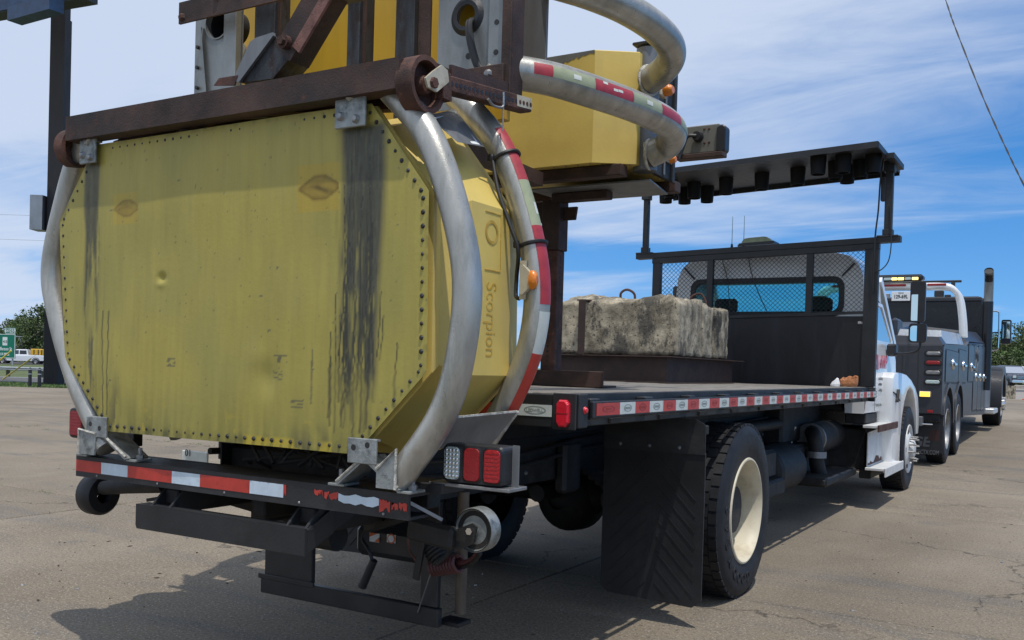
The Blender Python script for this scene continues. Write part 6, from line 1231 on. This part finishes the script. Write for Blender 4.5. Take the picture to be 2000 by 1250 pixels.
# lamp bar bracket sticking out to the right
LBp = rrect(0, 0, 1, 1, .3)
lbm = MB().box((0.816,5.300,2.641), (1.086,5.320,2.805), .006).build('lamp_bar', 'lamp_grey', CA)
c0, c1 = Vector((1.083,5.300,2.629)), Vector((1.123,5.300,2.799))
MB().loft([[(x, y, z) for x, z in rrect((c0.x+c1.x)/2-.004, (c0.z+c1.z)/2, .028*k_, .080*k_, .024*k_)] for y, k_ in ((5.285, .9), (5.292, 1), (5.36, 1), (5.367, .9))]).build('bar_lamp', 'plastic', lbm)
MB().box((0.841,5.240,2.603), (1.129,5.320,2.629), .003).build('bar_lip', 'rust_beam', lbm)
gc = Vector((0.963,5.290,2.734)); MB().cyl(gc, gc+Vector((0, -.04, 0)), .032, .026, 16).build('cable_gland', 'flap', lbm)
MB().tube(catmull([gc+Vector((0, -.04, 0)), gc+Vector((-.045, -.06, -.005)), gc+Vector((-.07, -.06, -.06)), gc+Vector((-.09, -.07, -.13)), (0.869,5.200,2.601)], 7), .011, 8).build('cable', 'ink', lbm)
for a in ((1375,251), (1384,251), (1375,279), (1384,278)):
    pass
for v in ((0.995,5.299,2.780), (1.023,5.299,2.780), (0.998,5.299,2.699), (1.026,5.299,2.700)): MB().dome(v, .008, (0, -1, 0), 6).build('bolt', 'rust', lbm)
MB().box((.62, 5.32, 2.66), (.98, 5.36, 2.72), .004).build('bar_arm', 'steel_dark', CA)
# cradle rails under the forward cushion and the prop post on the deck
MB().box((-.62, 4.36, 2.345), (.90, 4.44, 2.402), .004).build('cradle_rail', 'rust_beam', CA)
MB().box((-.62, 4.88, 2.345), (.99, 4.96, 2.402), .004).build('cradle_rail', 'rust_beam', CA)
MB().hexa([(.28, 4.50, 2.332), (1.0, 4.50, 2.332), (.94, 4.90, 2.332), (.32, 4.90, 2.332), (.28, 4.50, 2.340), (1.0, 4.50, 2.340), (.94, 4.90, 2.340), (.32, 4.90, 2.340)]).build('cradle_plate', 'gray_plate', CA)
MB().box((.36, 4.62, 2.285), (.70, 4.70, 2.33), .004).build('cradle_bar', 'rust_beam', CA)
PPx, PPy = .345, 4.70
pp = MB().box((PPx-.045, PPy-.045, 1.262), (PPx+.045, PPy+.045, 2.02), .005).build('prop_post', 'rust', CA)
MB().box((PPx-.056, PPy-.056, 2.02), (PPx+.056, PPy+.056, 2.30), .005).build('prop_sleeve', 'rust_beam', pp)
q = MB()
for k in range(24): q.cyl((PPx+.0452, PPy, 1.34+k*.028), (PPx+.0463, PPy, 1.34+k*.028), .008, n=8); q.cyl((PPx-.0, PPy-.0452, 1.34+k*.028), (PPx, PPy-.0463, 1.34+k*.028), .008, n=8)
o = q.build('holes', 'ink', pp); o['kind'] = 'stuff'
MB().prism([(PPx-.16, 2.30), (PPx-.056, 2.30), (PPx-.056, 2.14)], 1, PPy-.01, PPy+.01).build('prop_gusset', 'rust_beam', pp); MB().prism([(PPx+.14, 2.262), (PPx+.056, 2.262), (PPx+.056, 2.19), (PPx+.13, 2.19)], 1, PPy-.01, PPy+.01).build('prop_gusset', 'rust_beam', pp)
MB().box((-.05, 4.60, 1.258), (.72, 4.615, 1.345), .003).build('prop_foot', 'rust_beam', pp); MB().box((-.05, 4.615, 1.258), (.72, 4.78, 1.270), .003).build('prop_foot', 'brown_paint', pp)
for sx in (-1, 1): MB().bar((sx*.45, 3.25, 2.36), (sx*.45, 4.30, 2.34), .07, .07).build('cradle_arm', 'rust_beam', CA)

for k, (x, z) in enumerate(((-.50, .93), (.50, .95), (.47, .88), (-.47, .70))):
    MB().tube(catmull([(x, 3.0, z), (x+.02, 4.0, z-.03), (x-.015, 5.2, z+.02), (x+.02, 6.6, z-.02), (x, 8.6, z+.01)], 6), .011 if k else .016, 7).build('air_line', 'flap' if k % 2 else 'chassis', FT)
for k in range(9):
    a = Vector((rnd.uniform(-.35, .45), rnd.uniform(2.85, 3.3), rnd.uniform(.78, .92))); MB().tube(catmull([a, a+Vector((rnd.uniform(-.1, .1), .15, -.06)), a+Vector((rnd.uniform(-.15, .15), .35, -.03)), a+Vector((0, .6, .02))], 5), rnd.choice((.006, .009)), 6).build('hanging_cable', 'ink', FT)
for x in (-.18, .14): MB().box((x, 2.95, .64), (x+.05, 3.6, .78), .006).build('hitch_rail', 'chassis', FT)
MB().bar((-.75, 2.9, .80), (-.15, 3.3, .60), .05, .05, (0, 0, 1), .006).build('diagonal_brace', 'chassis', FT); MB().bar((.75, 2.9, .80), (.2, 3.3, .62), .05, .05, (0, 0, 1), .006).build('diagonal_brace', 'chassis', FT)
MB().cyl((-.05, 3.1, .60), (.20, 3.1, .60), .06, n=16).build('lift_cylinder', 'chassis', FT)
# ------------------------------------------------------------------ load on the deck
CR = thing('block_cradle', 'brown steel cradle holding the concrete blocks on the deck', 'steel cradle', (-.8, 8.3, 1.256))
q = MB(); q.box((-1.06, 7.40, 1.262), (-.02, 7.412, 1.472)); q.box((-.032, 7.412, 1.262), (-.02, 9.15, 1.472)); q.box((-1.06, 9.14, 1.262), (-.032, 9.15, 1.472)); q.build('frame_web', 'brown_paint', CR)
MB().box((-1.10, 7.345, 1.473), (.05, 9.32, 1.483), .002).build('top_plate', 'brown_paint', CR); MB().box((-1.08, 7.38, 1.258), (-.0, 9.17, 1.268), .002).build('base_plate', 'brown_paint', CR)
MB().box((-.81, 7.30, 1.484), (-.745, 7.312, 1.955), .002).build('strap_post', 'brown_paint', CR)
MB().bar((-.80, 7.306, 1.955), (-.745, 8.3, 2.0), .06, .012).build('strap_bar', 'brown_paint', CR)
MB().box((-1.7+.55, 7.0, 1.258), (-.42, 7.02, 1.34), .002).build('stop_angle', 'brown_paint', CR)
def block(x0, x1, y0, y1, z0, z1, seed, label, spill=0.):
    n_ = 24; bm = bmesh.new(); r = bmesh.ops.create_cube(bm, size=1)
    bmesh.ops.subdivide_edges(bm, edges=bm.edges, cuts=n_, use_grid_fill=True)
    c = Vector(((x0+x1)/2, (y0+y1)/2, (z0+z1)/2)); h = Vector(((x1-x0), (y1-y0), (z1-z0))); o_ = Vector((seed*3.1, seed*1.7, 0))
    for v in bm.verts:
        u = v.co*2; p = Vector((v.co.x*h.x, v.co.y*h.y, v.co.z*h.z))
        ed_ = sorted([(1-abs(u[i]))*h[i]/2 for i in range(3)]); k_ = max(0, 1-ed_[1]/.022)
        nrm_ = Vector((u.x if abs(u.x) > .99 else 0, u.y if abs(u.y) > .99 else 0, u.z if abs(u.z) > .99 else 0))
        if nrm_.length > 0: nrm_.normalize()
        w = c+p; nz_ = noise.noise((w+o_)*9)*.45+noise.noise((w+o_)*26)*.45+noise.noise((w+o_)*3)*.3
        p -= nrm_*(k_*.016*(1+1.3*noise.noise((w+o_)*11)))
        p += nrm_*nz_*.011
        if u.z > .99: p.z += spill*max(0, noise.noise((w+o_)*2.6)+.2)*(1-.2*k_)+.022*noise.noise((w+o_)*17)+.012*noise.noise((w+o_)*41)
        v.co = c+p
    for f in bm.faces: f.smooth = True
    me = bpy.data.meshes.new('concrete_block'); bm.to_mesh(me); bm.free(); me.materials.append(MT['concrete']); ob = bpy.data.objects.new('concrete_block', me); COL.objects.link(ob)
    return tag(ob, label, 'concrete block', 'concrete blocks in the cradle')
block(-1.10, .055, 7.42, 8.03, 1.486, 1.955, 1, 'stained concrete block nearest the tail, with a humped top', .11)
block(-1.08, .045, 8.06, 8.36, 1.486, 1.96, 2, 'middle concrete block of the row in the brown cradle', .06)
block(-1.06, .055, 8.39, 8.77, 1.486, 1.955, 3, 'concrete block at the headboard end of the row', .02)
t = MB().tube(catmull([(-.55, 7.62, 1.95), (-.55, 7.60, 2.03), (-.50, 7.62, 2.065), (-.44, 7.64, 2.03), (-.43, 7.64, 1.95)], 6), .011, 8); tag(t.build('lifting_loop', 'rust'), 'small rusty lifting loop set in the top of the nearest concrete block', 'lifting loop')
t = MB().tube(catmull([(-.12, 8.2, 1.96), (-.12, 8.2, 2.04), (-.04, 8.22, 2.07), (.01, 8.22, 2.0), (.01, 8.22, 1.95)], 6), .010, 8); tag(t.build('lifting_loop', 'rust'), 'lifting loop on the middle concrete block, seen against the mesh', 'lifting loop')
# crumpled paper bag
q = MB(); lp = []
for k, (sc_, z) in enumerate(((.86, .0), (1.0, .03), (1.02, .06), (.98, .10), (.86, .095), (.80, .05), (.5, .012))):
    lp.append([(1.02+.085*sc_*math.cos(a)*(1+.12*noise.noise(Vector((k*.7, a*1.7, 1)))), 9.55+.07*sc_*math.sin(a)*(1+.12*noise.noise(Vector((k, a*2.1, 4)))), 1.259+z*.85*(1+.30*math.sin(a+.6)+.18*noise.noise(Vector((a*2.6, k*.4, 2))))) for a in np.linspace(0, 6.283, 29)[:-1]])
q.loft(lp, True); tag(q.build('paper_bag', 'paper'), 'crumpled orange-brown paper bag lying on the deck by the headboard', 'paper bag')
q = MB(); q.loft([[(.900+.045*math.cos(a)*k_, 9.50+.036*math.sin(a)*k_, 1.259+z*(1+.3*math.cos(a))) for a in np.linspace(0, 6.283, 13)[:-1]] for k_, z in ((1, 0), (1.05, .02), (.7, .06), (.35, .065))], False); tag(q.build('paper_scrap', 'white_paper'), 'crumpled white paper scrap beside the brown bag on the deck', 'paper scrap')
# ------------------------------------------------------------------ tow truck in front
TT = thing('tow_truck', 'dark grey heavy tow truck parked in line ahead, white arch and lit amber light bar', 'tow truck', xyz(0, 19, 0))
for xo, sg in ((1.25, 1), (-1.25, -1)):
    for y in (15.93, 17.48):
        wheel_part(TT, xo, sg, y, .525+hh(0, y), .525, .28, 'dual', rimmat='dull_steel')
    wheel_part(TT, sg*1.42, sg, 25.6, .53+hh(0, 25.6), .53, .40, 'steer', rimmat='chrome')
for sx in (1, -1):
    lo = MB()
    def bsec(x0, x1, pts): return None
    # rear tool cabinet with arches cut out of its lower edge
    arch2 = []
    for yc, a_list in ((15.93, range(172, 7, -15)), (17.48, range(172, 7, -15))): arch2 += [(yc+.66*math.cos(R_(a)), .60+hh(0, yc)+.60*math.sin(R_(a))) for a in a_list]
    prof_ = [(15.12, .84), (15.20, .84)]+arch2+[(18.45, .72), (22.72, .62), (22.72, 2.02), (22.7, 2.16), (18.95, 2.06), (18.6, 1.97), (15.25, 1.88), (15.12, 1.80)]
    n_ = len(prof_)
    inner = [(sx*.46, y, z) for y, z in prof_]; outer = [(sx*1.24, y, z) for y, z in prof_]
    q = MB(); q.add(inner+outer, [(i, (i+1) % n_, (i+1) % n_+n_, i+n_) for i in range(n_)])
    # outer skin: columns between lower edge and upper edge
    lowr = prof_[1:2]+arch2+prof_[2+len(arch2):4+len(arch2)]
    def topz(y): return 1.80+min(1, max(0, (y-15.12)/.13))*.08+(.09*(y-15.25)/3.35 if y < 18.6 else .09+.09*min(1, (y-18.6)/.35)+.10*max(0, (y-18.95)/3.75))
    V_ = []; 
    for y, z in [(15.12, .84)]+lowr: V_ += [(sx*1.24, y, z), (sx*1.24, y, topz(y))]
    q.add(V_, [(2*i, 2*i+2, 2*i+3, 2*i+1) for i in range(len(V_)//2-1)])
    V_ = [(sx*.46, y, z) for (_, y, z) in V_]; q.add(V_, [(2*i, 2*i+1, 2*i+3, 2*i+2) for i in range(len(V_)//2-1)])
    BD = q.build('body_side', 'tow_paint', TT)
    MB().hexa([(sx*.46, 18.85, 2.02), (sx*1.24, 18.85, 2.0), (sx*1.24, 22.72, 2.15), (sx*.46, 22.72, 2.17), (sx*.46, 19.15, 2.34), (sx*1.05, 19.15, 2.26), (sx*1.05, 22.72, 2.40), (sx*.46, 22.72, 2.42)]).build('cabinet_top', 'tow_paint', BD)
    for yc in (15.93, 17.48):
        q = MB(); ou = []; inn_ = []
        for a in range(0, 181, 12): 
            ou.append((sx*1.262, yc+.70*math.cos(R_(a)), .60+hh(0, yc)+.64*math.sin(R_(a)))); inn_.append((sx*1.262, yc+.62*math.cos(R_(a)), .60+hh(0, yc)+.57*math.sin(R_(a))))
        k_ = len(ou); q.add(ou+inn_, [(i, i+1, i+1+k_, i+k_) for i in range(k_-1)]); q.add(ou+[(sx*.95, y, z) for _, y, z in ou], [(i, i+1, i+1+k_, i+k_) for i in range(k_-1)], True); q.add(inn_+[(sx*.95, y, z) for _, y, z in inn_], [(i, i+1, i+1+k_, i+k_) for i in range(k_-1)], True)
        q.build('wheel_arch', 'tow_paint', TT, fix=False)
    for k, (y0, y1, z0, z1) in enumerate(((15.40, 17.15, 1.32, 1.80), (17.22, 18.55, 1.32, 1.86), (18.9, 19.9, 1.34, 2.0), (19.95, 20.85, .78, 2.02), (20.9, 21.8, .76, 2.05), (21.85, 22.65, .74, 2.07))):
        dr = MB().box((sx*1.243, y0, z0), (sx*1.252, y1, z1), .004).build('cabinet_door', 'tow_paint', BD)
        for a in ((y0-.03, y0-.006, z0, z1), (y0, y1, z0-.03, z0-.006), (y0, y1, z1+.006, z1+.02)): MB().box((sx*1.2405, a[0], a[2]), (sx*1.2425, a[1], a[3])).build('door_gap', 'ink', BD)
        ym, zm = (y0+y1)/2, (1.60 if k < 3 else 1.42)
        hd = MB().lathe([(0, .09), (.02, .085), (.03, .03), (.045, .03), (.05, .001)], (sx*1.252, ym, zm), 0, 16, sx).build('handle_plate', 'chrome', BD); MB().box((sx*1.28, ym-.12, zm-.025), (sx*1.31, ym+.12, zm+.025), .01).build('door_handle', 'chrome', BD)
    cr_ = catmull([(sx*1.2535, 20.05, 1.55), (sx*1.2535, 20.3, 1.75), (sx*1.2535, 20.25, 1.90), (sx*1.2535, 20.5, 1.98)], 6); MB().tube(cr_, .02, 6).build('crest_swirl', 'grey_letter', BD)
    cr_ = catmull([(sx*1.2535, 20.5, 1.52), (sx*1.2535, 20.7, 1.72), (sx*1.2535, 20.62, 1.88), (sx*1.2535, 20.9, 1.95)], 6); MB().tube(cr_, .018, 6).build('crest_swirl', 'grey_letter', BD)
    # rear face of the cabinet
    RF = MB().box((sx*.50, 15.095, .84), (sx*1.235, 15.119, 1.86), .012).build('rear_panel', 'tow_paint', TT)
    for z, m_ in ((1.735, 'pale_mark'), (1.60, 'red_lens'), (1.455, 'pale_mark'), (1.315, 'clear_lens')):
        lo_p = rrect(sx*1.11, z, .125, .048, .045); gr = MB(); gr.loft([[(x, 15.094, zz_) for x, zz_ in lo_p], [(x, 15.082, zz_) for x, zz_ in rrect(sx*1.11, z, .115, .042, .04)]]); go = gr.build('lamp_grommet', 'flap', TT)
        MB().loft([[(x, 15.081, zz_) for x, zz_ in rrect(sx*1.11, z, .095, .026, .024)], [(x, 15.072, zz_) for x, zz_ in rrect(sx*1.11, z, .08, .018, .016)]]).build('rear_lamp', 'dull_red' if m_ == 'red_lens' else ('dull_steel' if m_ == 'pale_mark' else 'clear_lens'), go)
    wl = MB().box((sx*.93, 15.065, 1.085), (sx*1.10, 15.094, 1.175), .012).build('warning_lamp', 'dull_steel', TT); MB().box((sx*.945, 15.058, 1.095), (sx*1.085, 15.064, 1.165), .004).build('lamp_lens', 'amber_lit', wl)
    MB().box((sx*1.05, 15.088, .86), (sx*1.13, 15.094, .90), .002).build('reflector', 'dull_red', TT)
    for x in (.68, .90): MB().box((sx*x, 15.091, 1.15), (sx*(x+.012), 15.0945, 1.82)).build('panel_seam', 'ink', TT)
    MB().hexa([(sx*.5, 15.10, 1.86), (sx*1.235, 15.10, 1.86), (sx*1.235, 15.5, 1.89), (sx*.5, 15.5, 1.89), (sx*.55, 15.16, 2.0), (sx*1.16, 15.16, 1.98), (sx*1.16, 15.5, 2.0), (sx*.55, 15.5, 2.02)]).build('rear_cap', 'tow_paint', TT)
    MB().hexa([(sx*.5, 15.55, 1.90), (sx*1.18, 15.55, 1.90), (sx*1.20, 18.4, 1.98), (sx*.5, 18.4, 1.98), (sx*.56, 15.60, 2.12), (sx*1.14, 15.60, 2.10), (sx*1.14, 18.4, 2.17), (sx*.56, 18.4, 2.19)]).build('tread_plate', 'diamond', TT)
    fl2 = MB().box((sx*.68, 15.22, .26), (sx*1.26, 15.235, .835), .004).build('mud_flap', 'flap', TT)
    MB().box((sx*.65, 15.215, .80), (sx*1.27, 15.25, .84), .004).build('flap_bar', 'tow_black', TT)
text('flap_letters', 'GE', .20, (0.968,15.218,0.413), (1, 0, .0), (.16, 0, 1), 'grey_letter', TT, .001, bold=.006)
text('flap_letters', 'TECTX.COM', .092, (1.057,15.218,0.263), (1, 0, 0), (0, 0, 1), 'grey_letter', TT, .001, bold=.002, xs=.62)
MB().prism([(1.06, .45), (1.22, .44), (1.22, .60), (1.12, .62), (1.07, .56)], 1, 15.217, 15.2195).build('flap_emblem', 'maroon_letter', TT)
hr = MB().box((.84, 14.98, .66), (1.0, 15.22, .80), .008).build('hitch_receiver', 'gray_plate', TT); MB().cyl((1.0, 15.02, .69), (1.14, 15.02, .69), .012, n=8).build('hitch_pin', 'chrome', TT)
MB().box((-1.22, 15.15, .72), (1.22, 15.3, .84), .01).build('rear_beam', 'tow_black', TT)
MB().box((-.5, 15.3, .85), (.5, 22.6, 1.55), .02).build('centre_deck', 'tow_black', TT)
MB().bar((0.0, 15.4, 1.75), (0.0, 20.5, 2.25), .55, .5, (0, 0, 1), .03).build('boom', 'tow_black', TT)
wn = MB().cyl((-.30, 16.6, 2.12), (.30, 16.6, 2.12), .19, n=22).build('winch_drum', 'rope', TT)
for x in (-.36, .36): MB().box((x-.05, 16.3, 1.9), (x+.05, 16.9, 2.34), .05).build('winch_side', 'tow_paint', TT)
MB().bar((.10, 15.2, 1.95), (.28, 15.2, 2.12), .10, .03, (0, 1, 0)).build('chock', 'rope', TT)
MB().box((.30, 15.05, 1.86), (.52, 15.4, 2.02), .03).build('control_box', 'plastic', TT)
# chassis, sleeper, cab
MB().box((-.45, 15.3, .70), (.45, 28.0, .95), .01).build('frame_rail', 'tow_black', TT)
for y in (15.93, 17.48): MB().cyl((-1, y, .55+hh(0, y)), (1, y, .55+hh(0, y)), .1, n=14).build('axle', 'chassis', TT)
def csec(y, w, z0, z1, r=.16): return [(-w, y, z0), (w, y, z0), (w, y, z1-r), (w-r*.3, y, z1-r*.3), (w-r, y, z1), (-w+r, y, z1), (-w+r*.3, y, z1-r*.3), (-w, y, z1-r)]
MB().loft([csec(22.85, 1.15, 1.0, 3.14), csec(22.95, 1.2, 1.0, 3.2), csec(24.4, 1.2, 1.0, 3.25), csec(25.6, 1.1, 1.1, 3.0)]).build('sleeper_cab', 'tow_black', TT)
MB().bar((-1.17, 22.84, 3.13), (1.12, 22.84, 3.13), .05, .10, (0, 0, 1), .02).build('roof_edge', 'tow_paint', TT)
MB().loft([csec(25.55, 1.05, 1.1, 2.2), csec(28.2, .85, 1.1, 2.0), csec(28.5, .75, 1.1, 1.7)]).build('hood', 'tow_paint', TT)
MB().add([(-1.0, 25.62, 2.25), (1.0, 25.62, 2.25), (.95, 25.3, 3.0), (-.95, 25.3, 3.0)], [(0, 1, 2, 3)]).build('windshield', 'car_glass', TT)
for sx in (1, -1):
    fe = MB(); a_ = [(25.6+.86*math.cos(R_(t_)), .66+hh(0, 25.6)+.78*math.sin(R_(t_))) for t_ in range(-15, 196, 15)]; b_ = [(25.6+.66*math.cos(R_(t_)), .62+hh(0, 25.6)+.62*math.sin(R_(t_))) for t_ in range(-15, 196, 15)]
    A_ = [(sx*1.46, y, z) for y, z in a_]; B_2 = [(sx*1.46, y, z) for y, z in b_]; A2 = [(sx*.85, y, z) for y, z in a_]; n2 = len(A_)
    fe.add(A_+B_2, [(i, i+1, i+1+n2, i+n2) for i in range(n2-1)]); fe.add(A_+A2, [(i, i+1, i+1+n2, i+n2) for i in range(n2-1)], True); fe.add(B_2+[(sx*.85, y, z) for y, z in b_], [(i, i+1, i+1+n2, i+n2) for i in range(n2-1)], True); fe.build('front_fender', 'tow_paint', TT, fix=False)
    stp = MB().box((sx*1.0, 23.2, .62), (sx*1.42, 24.35, .74), .02).build('cab_step', 'diamond', TT); MB().box((sx*1.0, 23.0, .74), (sx*1.25, 24.4, 1.35), .02).build('step_cover', 'gray_plate', TT)
    st_ = MB().cyl((sx*1.27, 22.55, 1.15), (sx*1.27, 22.55, 3.05), .10, n=18).build('exhaust_shield', 'tow_black', TT); MB().tube([(sx*1.27, 22.55, 3.0), (sx*1.27, 22.55, 3.5), (sx*1.27, 22.5, 3.62), (sx*1.27, 22.40, 3.70)], .092, 18, caps=False).build('exhaust_stack', 'alu', st_)
    MB().tube([(sx*1.27, 22.55, 3.45), (sx*1.27, 22.5, 3.6), (sx*1.27, 22.41, 3.69)], .086, 16).build('stack_inside', 'ink', st_)
    MB().tube(catmull([(sx*1.22, 23.0, 1.55), (sx*1.30, 23.0, 1.6), (sx*1.30, 23.0, 2.4), (sx*1.30, 23.0, 2.75), (sx*1.22, 23.0, 2.8)], 5), .02, 8).build('grab_rail', 'chrome', TT)
    MB().tube(catmull([(sx*1.15, 24.6, 2.98), (sx*1.33, 24.6, 2.97), (sx*1.36, 24.6, 2.85), (sx*1.36, 24.6, 2.2), (sx*1.33, 24.6, 2.08), (sx*1.15, 24.6, 2.05)], 5), .018, 8).build('mirror_bar', 'chrome', TT)
    mh = MB().loft([[(x, 25.0, z) for x, z in rrect(sx*1.49, 2.52, .105, .285, .04)], [(x, 25.1, z) for x, z in rrect(sx*1.49, 2.52, .11, .29, .05)], [(x, 25.18, z) for x, z in rrect(sx*1.49, 2.52, .07, .24, .05)]]).build('mirror_head', 'tow_black', TT)
    MB().box((sx*1.41, 24.99, 2.36), (sx*1.57, 24.999, 2.76), .01).build('mirror_glass', 'silver_mirror', mh); MB().bar((sx*1.2, 25.08, 2.5), (sx*1.42, 25.08, 2.52), .03, .03).build('mirror_arm', 'plastic', TT)
# white arch, light bar, plate
arc = [(1.24, 17.75, 2.1), (1.22, 17.72, 2.4), (1.17, 17.68, 2.74), (1.08, 17.62, 2.90), (.92, 17.6, 2.955), (.5, 17.6, 2.965), (0, 17.6, 2.97), (-.5, 17.6, 2.965), (-.92, 17.6, 2.955), (-1.08, 17.62, 2.90), (-1.17, 17.68, 2.74), (-1.24, 17.75, 2.1)]
AR = MB().tube(catmull(arc, 6), .052, 14).build('light_arch', 'white', TT)
MB().tube(catmull([(x*1.0, y+.42+.02, z) for x, y, z in arc], 6), .045, 12).build('light_arch', 'white', TT)
for x0, x1 in ((-.1, .34), (.68, .98), (-.9, -.4)): MB().box((x0, 17.535, 2.955), (x1, 17.56, 2.995), .008).build('arch_lamp', 'dull_red', AR)
LBR = MB().box((-.95, 17.5, 3.04), (.62, 17.75, 3.16), .04).build('light_bar', 'tow_black', TT)
for x0, x1, m_ in ((-.02, .10, 'clear_lens'), (.11, .20, 'warm_lit'), (.21, .31, 'warm_lit'), (.33, .42, 'clear_lens'), (.44, .54, 'warm_lit'), (-.3, -.05, 'clear_lens')): MB().box((x0, 17.488, 3.06), (x1, 17.5, 3.105), .005).build('bar_lamp', m_, LBR)
MB().box((-.9, 18.1, 3.06), (1.16, 18.16, 3.10), .01).build('rear_bar', 'plastic', TT)
for x in (.62, 1.0): MB().box((x, 18.05, 2.99), (x+.06, 18.14, 3.06), .005).build('bar_mount', 'plastic', TT)
wk = MB().box((.80, 17.5, 2.76), (.95, 17.58, 2.87), .012).build('work_lamp', 'plastic', TT); MB().box((.96, 17.52, 2.75), (1.06, 17.56, 2.80), .01).build('work_lamp', 'plastic', TT)
MB().box((-.05, 17.5, 2.74), (.09, 17.56, 2.83), .01).build('work_lamp', 'dull_steel', TT)
npl = MB().box((.12, 17.49, 2.70), (.42, 17.50, 2.86), .004).build('number_plate', 'white_paper', TT)
text('plate_text', '129-69L', .088, (.27, 17.488, 2.77), (1, 0, 0), (0, 0, 1), 'ink', npl, .001, bold=.002, xs=.8); text('plate_state', 'TEXAS', .032, (.27, 17.488, 2.835), (1, 0, 0), (0, 0, 1), 'ink', npl, .001)
